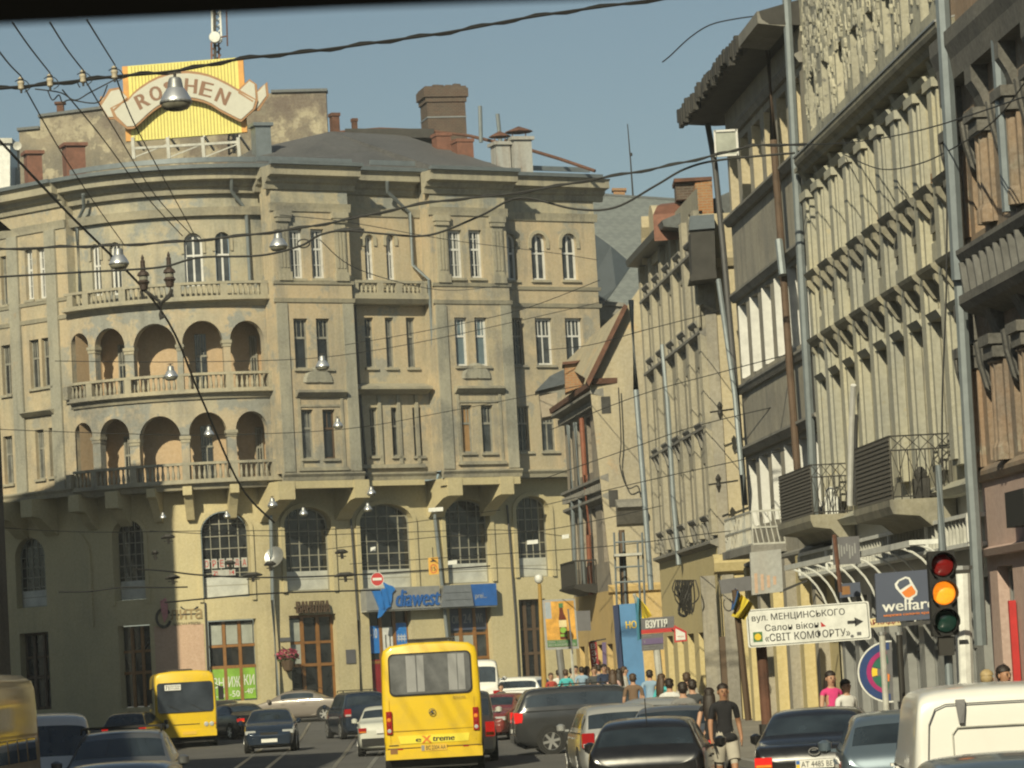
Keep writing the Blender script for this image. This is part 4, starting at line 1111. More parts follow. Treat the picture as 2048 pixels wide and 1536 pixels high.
mb = MB(); uu = FE.uv(2036, 1045, .3)[0]; FE.box(mb, uu - .1, uu + 1.5, zF(1075), zF(1008), .14, .5); tag(mb.build('wall_cabinet', M['black'], loc=FE.M(uu, zF(1075), .3)), 'black box fixed on the pink wall at the right edge', 'box')
# ---- D: plain grey-fawn house
D = thing('grey_tenement', 'plain grey fawn tenement with dark ragged eaves between the ornate house and the buff house', 'building', FD.M(LD / 2, 0, -4))
zD = zf(FD, 1520)
zd = lambda y: FD.uv(1520, y, 1.0)[1]; ue0 = FD.uv(1360, 195, 1.0)[0]
dops = []
for k in range(6):
    uc = 1.3 + 2.3 * k
    for a, b in ((380, 235), (738, 580), (1050, 912)):
        dops.append((uc - .65, uc + .65, zD(a), zD(b), 0))
part('render_wall', M['D'], D, lambda mb: FD.wall(mb, 0, LD, zD(1125), zd(57), 0, dops, .3))
part('ground_floor_wall', M['yel_low'], D, lambda mb: (FD.wall(mb, 0, LD, 0, zD(1125), .02, [(1.0 + 2.4 * k, 2.3 + 2.4 * k, .2, 3.4, 0) for k in range(5)], .45),))
for k in range(6): part('pier', M['D' if k % 2 else 'yel_low'], D, lambda mb: FD.box(mb, .25 + 2.4 * k, .8 + 2.4 * k, .0, zD(1132), .0, .3))
for k in range(5): window(FD, D, (1.0 + 2.4 * k, 2.3 + 2.4 * k, .2, 3.4, 0), -.4, 'cross', M['gl'], M['fw_dark'], .1, 'shop_window')
for i, o in enumerate(dops):
    w = window(FD, D, o, -.28, 'casement', M['gl2'], M['fw_white'], .14)
    part('reveal_board', M['fw_white'] if i % 3 else M['C'], w, lambda mb: FD.box(mb, o[0] + .003, o[0] + .05, o[2] + .01, o[3] - .01, -.27, .05))
def dband(mb):
    for y, p in ((206, .2), (390, .26), (558, .22), (757, .18), (890, .28), (1128, .25)):
        FD.prof(mb, 0, LD, [(-.02, zD(y + 12)), (p * .5, zD(y + 12)), (p * .8, zD(y + 4)), (p, zD(y)), (p, zD(y - 5)), (-.02, zD(y - 12))])
part('band_cornice', M['D_tr'], D, dband)
part('eaves', M['tar'], D, lambda mb: FD.prof(mb, ue0, LD, [(-.02, zd(58)), (.8, zd(52)), (1.0, zd(40)), (1.05, zd(24)), (-6, zd(-120)), (-6, zd(55))]))
def ragged(mb):
    q = random.Random(5)
    for k in range(46):
        u = ue0 + (LD - 3.5 - ue0) * k / 46; FD.box(mb, u, u + q.uniform(.12, .3), zd(48) + q.uniform(-.2, .1), zd(24) + q.uniform(0, .15), .9 + q.uniform(0, .1), 1.06 + q.uniform(0, .1))
part('broken_gutter', M['tar'], D, ragged)
part('eaves_end_board', M['D_tr'], D, lambda mb: FD.prof(mb, LD - 3.4, LD - .02, [(.3, zd(60)), (1.1, zd(50)), (1.1, zd(24)), (.3, zd(30))]))
part('gable_wall', M['D'], D, lambda mb: FD.box(mb, 0, .3, 0, zd(58), -9, -.003))
pipe2([(1412, 230), (1430, 330), (1447, 500), (1470, 760), (1490, 1010)], FD, .25, .09, M['pipe_dark'], D)
pipe2([(1437, 560), (1470, 790), (1484, 950), (1490, 1090)], FD, .35, .08, M['pipe'], D)
pipe2([(1534, 70), (1547, 280), (1562, 480), (1580, 740), (1595, 940)], FD, .3, .1, M['rustdull'], D)
pipe2([(1558, 480), (1566, 550)], FD, .36, .11, M['pipe'], D)
c = FD.M(*FD.uv(1470, 285, .5), .5)
part('open_skylight', M['fw_white'], D, lambda mb: (mb.box(c + V((-.25, 0, .35)), (.62, .06, .06)), mb.box(c + V((-.25, 0, -.35)), (.62, .06, .06)), mb.box(c + V((-.56, 0, 0)), (.06, .06, .76)), mb.box(c + V((.06, 0, 0)), (.06, .06, .76))))
part('glass_vent_pane', M['gl_cur'], D, lambda mb: mb.box(c + V((-.25, 0.02, 0)), (.56, .01, .66)))
def flag_balcony(mb):
    z0 = zD(1098); d = .9
    for z in (z0, z0 + .9, z0 + .45): FD.box(mb, 1.2, 6.5, z - .025, z + .025, d - .02, d + .02); FD.box(mb, 6.47, 6.52, z - .025, z + .025, 0, d)
    for k in range(18):
        u = 1.2 + 5.3 * k / 17; FD.box(mb, u - .015, u + .015, z0, z0 + .9, d - .015, d + .015)
    for k in range(6):
        a = V((0, 0, 0)); p = FD.M(6.5, z0, d * k / 6); q = FD.M(6.5, z0 + .9, d * (k + 1) / 6); mb.bar(p, q, .03)
bb_ = part('balcony_railing', M['offwhite'], D, flag_balcony)
part('balcony_floor', M['D_tr'], D, lambda mb: FD.box(mb, 1.0, 6.7, zD(1098) - .25, zD(1098) - .03, 0.01, 1.0))
# ---- C: buff house with rounded gable
C_ = thing('buff_gabled_house', 'grey buff house with a plain sunlit end wall and brown tin gable roof', 'building', FC.M(LC / 2, 0, -4))
zC = zf(FC, 1340); zCe = zf(FCE, 1410)
cops = []
for k in range(5):
    uc = 1.6 + 2.9 * k
    for a, b in ((690, 590), (885, 775), (1060, 960), (530, 470)):
        cops.append((uc - .55, uc + .55, zC(a), zC(b), 0))
part('facade_wall', M['C_f'], C_, lambda mb: FC.wall(mb, 0, LC, zC(1120), zC(435), 0, cops, .3))
for o in cops: window(FC, C_, o, -.28, 'casement', M['gl2'], M['fw_white'])
for o in cops:
    part('window_console', M['D_tr'], C_, lambda mb: (FC.prof(mb, o[0] - .25, o[1] + .25, [(-.02, o[2] - .2), (.14, o[2] - .15), (.2, o[2] - .05), (.2, o[2]), (-.02, o[2])]), [FC.prof(mb, o[0] + s - .1, o[0] + s + .1, [(-.02, o[2] - .75), (.06, o[2] - .7), (.16, o[2] - .25), (.16, o[2] - .2), (-.02, o[2] - .2)]) for s in (0, 1.0)]))
for k in range(6):
    u = .25 + 2.9 * k
    part('pilaster', M['C_f'], C_, lambda mb: [FC.box(mb, max(.01, u - .3 + .22 * j), u - .15 + .22 * j, zC(1100), zC(480), -.02, .18) for j in range(3)])
def cbands(mb):
    for y, p in ((720, .2), (900, .18), (1115, .25), (560, .2)): FC.prof(mb, 0, LC, [(-.02, zC(y + 8)), (p, zC(y)), (p, zC(y - 5)), (-.02, zC(y - 10))])
part('band_cornice', M['D_tr'], C_, cbands)
part('end_wall', M['C'], C_, lambda mb: FCE.wall(mb, 0, 4, zCe(1125), zCe(428), 0, [], 0))
part('end_wall_base', M['yel_low'], C_, lambda mb: (FCE.wall(mb, 0, 4, 0, zCe(1125), .03, [], 0), FCE.prof(mb, -.2, 4, [(0, zCe(1150)), (.25, zCe(1145)), (.35, zCe(1128)), (.35, zCe(1118)), (0, zCe(1110))])))
part('facade_base', M['yel_low'], C_, lambda mb: (FC.wall(mb, 0, LC, 0, zC(1120), .04, [(1 + 2.8 * k, 2.6 + 2.8 * k, .1, 3.1, 0) for k in range(5)], .5)))
for k in range(5): window(FC, C_, (1 + 2.8 * k, 2.6 + 2.8 * k, .1, 3.1, 0), -.4, 'cross', M['gl'], M['fw_wood'], .1, 'shop_window')
part('corner_strip', M['D'], C_, lambda mb: FCE.box(mb, .005, .35, zCe(1110), zCe(530), -.02, .06))
part('slate_eaves', M['slate'], C_, lambda mb: FC.prof(mb, 0, LC * .72, [(-.02, zC(480)), (.55, zC(475)), (.6, zC(462)), (-2.2, zC(395)), (-2.2, zC(480))]))
for xg, wg in ((1422, .22), (1462, .18)):
    ug = FCE.uv(xg, 1280, .03)[0]; part('grey_strip', M['D'], C_, lambda mb: FCE.box(mb, ug - wg, ug + wg, 0, zCe(1152), .0, .16))
part('side_door', M['fw_dark'], C_, lambda mb: FCE.box(mb, FCE.uv(1436, 1330, .03)[0], FCE.uv(1452, 1330, .03)[0] + .25, 0, 2.9, .0, .07))
# rounded gable and its tin roof
def gab(mb):
    u0, u1 = FC.uv(1298, 520, .1)[0], FC.uv(1314, 510, .1)[0]
    pr = [(u0 + (u1 - u0) * (.5 - .5 * math.cos(math.pi * k / 12)), zC(500) + 2.0 * math.sin(math.pi * k / 12)) for k in range(13)]
    mb.prism([FC.M(u, z, .1) for u, z in pr], FC.N * -.6)
    mb.prism([FC.M(u, z - .02, .35) for u, z in pr[1:5]] + [FC.M(u, z - .4, .35) for u, z in reversed(pr[1:5])], FC.N * -.3)
part('rounded_gable', M['C'], C_, gab)
part('cornice', M['C'], C_, lambda mb: (FCE.prof(mb, -.35, 1.4, [(-.3, zCe(535)), (.15, zCe(535)), (.3, zCe(520)), (.3, zCe(508)), (-.3, zCe(505))])))
part('tin_roof', M['brown_tin'], C_, lambda mb: mb.grid([[P(x, y, 111 + dy) for x, y, dy in ((1309, 482, 0), (1376, 478, 0))], [P(1306, 430, 111.6), P(1376, 424, 111.6)], [P(1314, 412, 112.5), P(1372, 406, 112.5)], [P(1322, 408, 116), P(1377, 402, 116)]]))
def oriel(mb):
    mb.prism([P(1384, 550, 104.6), P(1432, 545, 104.6), P(1429, 458, 104.6), P(1381, 462, 104.6)], V((0, 1.45, 0)))
    mb.prism([P(1380, 562, 104.5), P(1434, 556, 104.5), P(1433, 543, 104.5), P(1382, 549, 104.5)], V((0, 1.55, 0)))
part('timber_oriel', M['fw_dark2'] if 'fw_dark2' in M else M['tar'], C_, oriel)
part('oriel_roof', M['gutter'], C_, lambda mb: mb.prism([P(1379, 460, 104.5), P(1430, 456, 104.5), P(1428, 428, 105.4), P(1380, 432, 105.4)], V((0, .7, 0))))
part('chimney', M['brick_or'], C_, lambda mb: mb.prism([P(1392, 440, 109), P(1428, 436, 109), P(1424, 362, 109), P(1390, 366, 109)], V((0, 1.2, 0))))
part('dark_chimney', M['brick'], C_, lambda mb: mb.prism([P(1353, 400, 112), P(1402, 396, 112), P(1400, 358, 112), P(1351, 362, 112)], V((0, 1.2, 0))))
part('chimney_cap', M['rust'], C_, lambda mb: mb.prism([P(1349, 364, 111.8), P(1424, 360, 111.8), P(1424, 353, 111.8), P(1348, 357, 111.8)], V((0, 1.6, 0))))
pipe2([(1262, 600), (1272, 780), (1290, 1010), (1302, 1180)], FC, .2, .1, M['pipe'], C_)
pipe2([(1325, 690), (1335, 800), (1347, 1000), (1358, 1130)], FC, .2, .09, M['pipe'], C_)
part('wall_conduit', M['C_f'], C_, lambda mb: mb.tube([FCE.M(*FCE.uv(x, y, .1), .1) for x, y in ((1398, 655), (1396, 615), (1405, 608), (1432, 622))], .07, 6))
# ---- B: low gabled house
H = thing('low_gabled_house', 'low yellow grey house with an orange brick chimney and broken tin gable eaves', 'building', FH.M(LH / 2, 0, -3))
zH = zf(FH, 1150); zHe = zf(FHE, 1215)
hops = []
for k in range(4):
    uc = 1.5 + 2.6 * k
    for a, b in ((960, 850), (1140, 1030)): hops.append((uc - .5, uc + .5, zH(a), zH(b), 0))
part('facade_wall', M['B_f'], H, lambda mb: FH.wall(mb, 0, LH, zH(1195), zH(800), 0, hops, .3))
for o in hops: window(FH, H, o, -.25, 'casement', M['gl'], M['fw_old'])
def hb(mb):
    for y, p in ((985, .3), (1020, .25), (820, .5)): FH.prof(mb, 0, LH, [(-.02, zH(y + 8)), (p, zH(y)), (p, zH(y - 5)), (-.02, zH(y - 10))])
    for k in range(22):
        u = .2 + .5 * k
        for y in (992, 828): FH.box(mb, u, u + .22, zH(y + 12), zH(y), -.02, .28)
part('band_cornice', M['D_tr'], H, hb)
part('end_wall', M['B'], H, lambda mb: mb.prism([FHE.M(*q) for q in [FHE.uv(1178, 757), FHE.uv(1250, 618), FHE.uv(1290, 560), FHE.uv(1320, 620)]] + [FHE.M(4.2, 3, 0), FHE.M(0, 3, 0)], V((0, .5, 0))))
part('orange_ground_floor', M['B_low'], H, lambda mb: (FH.wall(mb, 0, LH, 0, zH(1195), .04, [(1 + 2.5 * k, 2.4 + 2.5 * k, .1, 3.0, 0) for k in range(4)], .4), FHE.box(mb, -.1, 3, 0, zHe(1175), -.2, .06), FHE.prof(mb, -.25, 3, [(0, zHe(1190)), (.2, zHe(1185)), (.25, zHe(1175)), (0, zHe(1170))])))
for k in range(4): window(FH, H, (1 + 2.5 * k, 2.4 + 2.5 * k, .1, 3.0, 0), -.3, 'cross', M['gl'], M['fw_dark'], .1, 'shop_window')
part('gable_eaves', M['rust'], H, lambda mb: (mb.prism([P(1178, 772, 125.5), P(1186, 756, 125.5), P(1256, 612, 125.5), P(1248, 608, 125.5), P(1172, 762, 125.5)], V((0, .9, 0)))))
part('roof_slope', M['B'], H, lambda mb: mb.grid([[P(1250, 610, 126), P(1180, 762, 126)], [P(1244, 620, 133), P(1126, 728, 133)]]))
part('front_eaves', M['rust'], H, lambda mb: mb.prism([P(1100, 828, 137), P(1185, 768, 125.8), P(1185, 757, 125.8), P(1098, 818, 137)], V((.9, .2, 0))))
part('corner_turret', M['B_f'], H, lambda mb: mb.prism([P(1084, 835, 137.5), P(1112, 830, 137.5), P(1115, 785, 137.5), P(1078, 785, 137.5)], V((0, 2, 0))))
part('turret_roof', M['slate'], H, lambda mb: mb.prism([P(1070, 783, 137.2), P(1130, 768, 137.2), P(1128, 738, 138.5), P(1100, 752, 138.5)], V((0, 2, 0))))
part('chimney', M['brick_or'], H, lambda mb: mb.prism([P(1131, 785, 130), P(1166, 772, 130), P(1180, 722, 130), P(1129, 727, 130)], V((0, 1.4, 0))))
part('chimney_cap', M['rust'], H, lambda mb: mb.prism([P(1125, 729, 129.8), P(1182, 723, 129.8), P(1181, 718, 129.8), P(1125, 724, 129.8)], V((0, 1.8, 0))))
for x, y in ((1212, 810), (1227, 997)):
    part('wall_opening', M['tar'], H, lambda mb: (FHE.box(mb, FHE.uv(x, y)[0] - .17, FHE.uv(x, y)[0] + .17, FHE.uv(x, y + 17)[1], FHE.uv(x, y - 17)[1], -.05, .012), ))
def shelf(mb): FHE.prof(mb, FHE.uv(1232, 1030)[0], FHE.uv(1285, 1030)[0], [(0, zHe(1055)), (.15, zHe(1050)), (.6, zHe(1025)), (.8, zHe(1018)), (.8, zHe(1008)), (0, zHe(1000))])
part('door_canopy', M['D_tr'], H, shelf)
pipe2([(1163, 835), (1170, 950), (1177, 1070), (1182, 1190)], FH, .2, .1, M['rustpipe'], H)
pipe2([(1136, 850), (1145, 1000), (1152, 1190)], FH, .2, .08, M['pipe'], H)
pipe2([(1150, 845), (1160, 1000), (1168, 1180)], FH, .2, .08, M['pipe'], H)
def hbal(mb):
    z0 = zH(1178); d = .8; a, b = 2.6, 6.6
    for z in (z0, z0 + .9): FH.box(mb, a, b, z - .03, z + .03, d - .03, d + .03); FH.box(mb, b - .03, b + .03, z - .03, z + .03, 0, d)
    for k in range(20): FH.box(mb, a + (b - a) * k / 19 - .02, a + (b - a) * k / 19 + .02, z0, z0 + .9, d - .02, d + .02)
    for k in range(6): FH.box(mb, b - .02, b + .02, z0, z0 + .9, d * k / 6 - .02, d * k / 6 + .02)
    FH.prof(mb, a - .1, b + .1, [(.01, z0 - .35), (.5, z0 - .25), (.9, z0 - .1), (.9, z0 - .035), (.01, z0 - .035)])
part('iron_balcony', M['iron'], H, hbal)
# ---- G: far house with the big tiled roof
Gt = thing('far_tiled_roof_house', 'distant house with a vast grey diamond tiled roof behind the corner house', 'building', P(1300, 700, 200))
part('tiled_roof', M['tileroof'], Gt, lambda mb: mb.prism([P(1120, 700, 186), P(1440, 700, 186), P(1430, 405, 204), P(1130, 385, 204)], V((0, .4, 0))))
part('wall', M['D'], Gt, lambda mb: mb.prism([P(1100, 1380, 187), P(1440, 1380, 187), P(1440, 698, 187), P(1110, 698, 187)], V((0, 18, 0))))
part('dormer', M['D_tr'], Gt, lambda mb: (mb.prism([P(1190, 640, 184), P(1250, 640, 184), P(1252, 615, 184), P(1192, 610, 184)], V((0, 6, 0))), mb.prism([P(1192, 608, 183.8), P(1256, 614, 183.8), P(1250, 606, 183.8), P(1196, 600, 183.8)], V((0, 7, 0)))))
part('roof_shadow_slab', M['roof_shadow'], Gt, lambda mb: mb.prism([P(1140, 640, 183), P(1205, 612, 183), P(1232, 575, 183), P(1264, 528, 184), P(1222, 492, 184), P(1186, 466, 184), P(1140, 470, 184)], V((0, .5, 0))))  # thin dark slab in the outline of the shadow on the tiled roof
part('ridge', M['slate'], Gt, lambda mb: mb.tube([P(1130, 386, 204), P(1430, 406, 204)], .14, 6))
part('chimney', M['brick_or'], Gt, lambda mb: (mb.prism([P(1227, 396, 205), P(1250, 397, 205), P(1250, 380, 205), P(1227, 380, 205)], V((0, .8, 0))), mb.prism([P(1224, 381, 204.9), P(1253, 381, 204.9), P(1253, 376, 204.9), P(1224, 376, 204.9)], V((0, 1, 0)))))
an = thing('rooftop_antenna', 'thin tall antenna rod on the ridge of the distant tiled roof', 'antenna', P(1266, 392, 204.5))
part('rod', M['iron'], an, lambda mb: mb.tube([P(1266, 392, 204.5), P(1261, 320, 204.5), P(1255, 248, 204.5)], [.06, .045, .03], 6))
part('collar', M['iron'], an, lambda mb: mb.tube([P(1262, 312, 204.5), P(1261.5, 306, 204.5)], .1, 6))
# ---- far right fill behind the far end of the street
# ---- left-hand street row, outside the frame, whose shadow falls over the left lanes and the foot of the corner house
def row_house(name, lab, x0, x1, y0, y1, h, mat):
    t = thing(name, lab, 'building', ((x0 + x1) / 2, (y0 + y1) / 2, 0))
    f = facline((x1, y0), (x1, y1)); L = y1 - y0
    part('wall', M[mat], t, lambda mb: (mb.box(((x0 + x1) / 2 - .3, (y0 + y1) / 2, h / 2 - .2), (x1 - x0 - .6, L, h))))
    ops = [(1 + 3 * k, 2.3 + 3 * k, 1 + 3.8 * j, 3.4 + 3.8 * j, 0) for k in range(int(L // 3)) for j in range(int((h - 1) // 3.8))]
    part('street_wall', M[mat], t, lambda mb: f.wall(mb, 0, L, -.2, h - .4, 0, ops, .25) if False else [mb.box((x1 - .15, (y0 + y1) / 2, h / 2 - .2), (.3, L, h))])
    for o in ops[:40]:
        part('window', M['gl'], t, lambda mb: mb.box((x1 + .02, y0 + (o[0] + o[1]) / 2, (o[2] + o[3]) / 2), (.05, 1.2, 2.2)))
    part('roof', M['roof'], t, lambda mb: mb.prism([V((x0 - .3, y0, h - .3)), V((x1 + .5, y0, h - .3)), V(((x0 + x1) / 2, y0, h + 1.2))], V((0, L, 0))))
def corner_block():
    t = thing('side_street_house', 'tall house of the left row, beyond the left edge, nearest the corner house', 'building', (-34, 136, 0))
    base = [V((-22.1, 141, -.2)), V((-28.9, 123.5, -.2)), V((-45, 128, -.2)), V((-40, 148, -.2))]
    part('wall', M['D'], t, lambda mb: mb.prism(base, V((0, 0, 24.4))))
    part('cornice', M['D_tr'], t, lambda mb: mb.prism([b + (b - V((-34, 135, -.2))) * .02 + V((0, 0, 24.2)) for b in base], V((0, 0, .5))))
    f = facline((-28.9, 123.5), (-22.1, 141))
    for k in range(5):
        for j in range(5):
            part('window', M['gl'], t, lambda mb: f.box(mb, 1.5 + 3.4 * k, 2.8 + 3.4 * k, 1.5 + 4.3 * j, 4 + 4.3 * j, -.01, .04))
corner_block()
row_house('terrace_house', 'middle house of the left row, beyond the left edge of view', -34, -18.5, 88, 121, 10.9, 'F_dk')
row_house('terrace_house', 'nearest house of the left row, beyond the left edge of view', -26, -12.8, 40, 87, 14.2, 'F_dk')
row_house('terrace_house', 'added unseen house beside the viewpoint, blocking sky light from the left', -28, -13.2, -45, 38, 15, 'D_tr')  # added out of view to cut sky fill and deepen the shade
def back_block(nm, lab, x0, x1, y0, y1, h, mat):
    t = thing(nm, lab, 'building', ((x0 + x1) / 2, (y0 + y1) / 2, 0))
    part('wall', M[mat], t, lambda mb: mb.box(((x0 + x1) / 2, (y0 + y1) / 2, h / 2 - .1), (x1 - x0, y1 - y0, h)))
    part('cornice', M['D_tr'], t, lambda mb: mb.box(((x0 + x1) / 2, (y0 + y1) / 2, h + .1), (x1 - x0 + .8, y1 - y0 + .8, .5)))
    for k in range(int((x1 - x0) // 3.2)):
        for j in range(int(h // 4)):
            part('window', M['gl'], t, lambda mb: mb.box((x0 + 1.6 + 3.2 * k, y1 + .02, 2 + 4 * j), (1.3, .08, 2.2)))
back_block('street_end_sky_blocker', 'broad added house behind the viewpoint, unseen, blocking low sky light', -30, 30, -62, -48, 24, 'D_tr')  # unseen block added behind the camera to hold back sky fill
back_block('row_end_sky_blocker', 'added unseen house beyond the brown tenement, blocking sky light from the right', 14.5, 30, -46, 54, 20, 'F')  # unseen block added along the right to reduce ambient sky light
# ------------------------------------------------------------ vehicles
def subsurf(mb, levels=2, mats=None, crease=None):
    me = bpy.data.meshes.new('tmp'); me.from_pydata([tuple(v) for v in mb.v], [], mb.f)
    me.polygons.foreach_set('material_index', mb.m)
    import bmesh
    bm = bmesh.new(); bm.from_mesh(me); bmesh.ops.remove_doubles(bm, verts=bm.verts, dist=1e-5); bmesh.ops.recalc_face_normals(bm, faces=bm.faces)
    bm.to_mesh(me); bm.free()
    for i in range(max(mb.m) + 1): me.materials.append(None)
    ob = bpy.data.objects.new('tmp', me); col.objects.link(ob)
    md = ob.modifiers.new('s', 'SUBSURF'); md.levels = levels; md.render_levels = levels
    dg = bpy.context.evaluated_depsgraph_get(); ev = bpy.data.meshes.new_from_object(ob.evaluated_get(dg))
    bpy.data.objects.remove(ob); bpy.data.meshes.remove(me)
    vs = [tuple(v.co) for v in ev.vertices]; fs = [(tuple(p.vertices), p.material_index) for p in ev.polygons]
    bpy.data.meshes.remove(ev)
    return vs, fs
def split_parts(vs, fs, spec, parent):
    """spec: material index -> (part name, material); one smooth mesh per index"""
    out = {}
    for mi, (nm, mt) in spec.items():
        if mi == 'halved': continue
        sel = [f for f, m in fs if m == mi]
        if not sel: continue
        used = sorted({i for f in sel for i in f}); mp = {i: k for k, i in enumerate(used)}
        mb = MB(); mb.v = [vs[i] for i in used]; mb.f = [tuple(mp[i] for i in f) for f in sel]; mb.m = [0] * len(sel)
        if nm == 'side_window' and not spec.get('halved'):
            for sg in (-1, 1):
                half = [(f, m) for f, m in fs if m == mi and sum(vs[i][0] for i in f) * sg > 0]
                if half: split_parts(vs, half, {mi: (nm, mt), 'halved': (nm, mt)}, parent)
            continue
        me = bpy.data.meshes.new(nm); me.from_pydata(mb.v, [], mb.f); me.materials.append(mt)
        me.polygons.foreach_set('use_smooth', [True] * len(me.polygons)); me.update()
        o = bpy.data.objects.new(nm, me); col.objects.link(o); o.parent = parent
        out[mi] = o
    return out
# side profiles: (t along length from rear to front, belt height, top height, half width at roof factor) heights as part of H
PROF = {
 'sedan': [(0, .55, .56, .80), (.012, .64, .66, .84), (.05, .665, .69, .86), (.165, .685, .715, .84), (.19, .69, .74, .82), (.315, .69, .955, .73), (.36, .69, .985, .72), (.47, .69, 1.0, .72), (.58, .685, .985, .72), (.63, .68, .95, .73), (.765, .675, .715, .80), (.80, .655, .69, .82), (.93, .57, .60, .82), (.985, .50, .515, .78), (1.0, .42, .43, .74)],
 'hatch': [(0, .58, .59, .80), (.01, .66, .68, .82), (.035, .685, .72, .80), (.115, .69, .93, .73), (.16, .69, .97, .72), (.22, .69, .99, .72), (.36, .69, 1.0, .73), (.50, .69, .99, .73), (.56, .685, .955, .73), (.72, .675, .72, .80), (.76, .655, .69, .82), (.92, .57, .60, .82), (.985, .50, .515, .78), (1.0, .42, .43, .74)],
 'suv': [(0, .55, .56, .86), (.008, .62, .64, .87), (.018, .64, .67, .85), (.06, .645, .93, .79), (.085, .645, .975, .78), (.18, .645, .995, .78), (.40, .645, 1.0, .78), (.56, .645, .985, .78), (.61, .64, .955, .78), (.72, .63, .66, .84), (.76, .615, .64, .86), (.93, .56, .58, .86), (.985, .50, .51, .82), (1.0, .42, .43, .78)],
 'van': [(0, .5, .51, .92), (.006, .56, .58, .93), (.012, .575, .61, .92), (.022, .58, .94, .86), (.035, .58, .985, .85), (.12, .58, 1.0, .85), (.45, .58, 1.0, .85), (.62, .58, .985, .85), (.67, .575, .955, .84), (.81, .56, .60, .86), (.84, .54, .565, .87), (.95, .47, .49, .86), (.99, .42, .43, .82), (1.0, .36, .37, .78)],
}
def car(name, label, px, gY, W, L, H, style, head, paintm, lights='off', group=None, plate=None, glassm=None, front=False, **kw):
    """px: image x of the car's visible end centre; gY: distance of that end; head: heading (0 = driving away, + to the right)"""
    s = kw.get('scale', 1)
    rear0 = P(px, HORY, gY); x0, y0 = rear0.x, rear0.y
    # correct for roll: px is read near roof height
    g = kw.get('z')
    zg = ground_z(x0, y0) if g is None else g
    top = kw.get('ytop')
    t = thing(name, label, kw.get('cat', 'car'), (x0, y0, zg), group)
    t.rotation_euler = (0, 0, -head)
    rows = []
    for (tt, b, tp, rf) in PROF[style]:
        y = tt * L if not front else (tt - 1) * L
        end = min(1, (min(tt, 1 - tt) / .03)) if min(tt, 1 - tt) < .03 else 1
        taper = 1 - .10 * max(0, (tt - .72) / .28) ** 1.6 - .05 * max(0, (.2 - tt) / .2) ** 1.5
        w = W / 2 * taper * (.93 + .07 * end)
        zb, ztp = b * H, tp * H
        cab = max(0, min(1, (ztp - zb) / (.26 * H)))
        wb = w * .965; wr = wb * (1 - cab) * .93 + W / 2 * rf * cab * (taper ** .3)
        zl = .17 + .10 * (1 - end)
        dz = ztp - zb
        rows.append([V((0, y, zl)), V((w * .8, y, zl)), V((w * .975, y, zl + .08)), V((w, y, H * .36)), V((w * .995, y, zb - .10 * H)), V((wb, y, zb)),
                     V((wb - (wb - wr) * .10, y, zb + dz * .10)), V((wr + (wb - wr) * .14, y, ztp - dz * .17)), V((wr * .97, y, ztp - dz * .055 - .008)), V((wr * .82, y, ztp - .006)), V((wr * .4, y, ztp + .012 * cab)), V((0, y, ztp + .016 * cab))])
    n = len(rows[0])
    pr = PROF[style]
    mb = MB()
    full = []
    for r in rows: full.append(r + [V((-p.x, p.y, p.z)) for p in reversed(r[1:-1])])
    m = len(full[0])
    i_rw = [i for i in range(len(pr) - 1) if pr[i + 1][2] - pr[i][2] > .12 and pr[i][0] < .4]
    i_ws = [i for i in range(len(pr) - 1) if pr[i][2] - pr[i + 1][2] > .12]
    rw, ws = i_rw[0], i_ws[0]
    pillars = kw.get('panel_sides', False)
    for i in range(len(full) - 1):
        for j in range(m):
            k = (j + 1) % m
            jj = j if j < n - 1 else m - 1 - j          # mirrored index of the strip
            mi = 0
            if i == rw and jj in (8, 9, 10): mi = 2
            elif i == ws and jj in (8, 9, 10): mi = 3
            elif rw < i < ws and jj == 6 and not (pillars and pr[i][0] < .5) : mi = 1
            if kw.get('no_rear') and mi == 2: mi = 0
            b = len(mb.v); mb.v += [tuple(q) for q in (full[i][j], full[i][k], full[i + 1][k], full[i + 1][j])]
            mb.f.append((b, b + 1, b + 2, b + 3)); mb.m.append(mi)
    for e, rev in ((0, 1), (-1, 0)):
        cpt = sum(full[e], V()) / m; cpt.y += (-.015 if e == 0 else .03)
        for j in range(m):
            k = (j + 1) % m; b = len(mb.v)
            a_, c_ = full[e][j], full[e][k]
            i1, i2 = a_.lerp(cpt, .3), c_.lerp(cpt, .3)
            i1.y += (-.01 if e == 0 else .02); i2.y = i1.y
            mb.v += [tuple(q) for q in (a_, c_, i2, i1)]; mb.f.append((b, b + 1, b + 2, b + 3)); mb.m.append(0)
            b = len(mb.v); mb.v += [tuple(q) for q in (i1, i2, cpt)]; mb.f.append((b, b + 1, b + 2)); mb.m.append(0)
    vs, fs = subsurf(mb, 2)
    gm = glassm or M['cglass']
    split_parts(vs, fs, {0: ('body', paintm), 1: ('side_window', gm), 2: ('rear_window', gm), 3: ('windscreen', gm)}, t)
    yr = 0 if not front else -L
    yf = yr + L
    def loc(nm, mt, f, par=t, smooth=False):
        mbb = MB(); f(mbb); return mbb.build(nm, mt, par, local=True, smooth=smooth)
    rw_ = H * .215 if H < 1.7 else H * .195
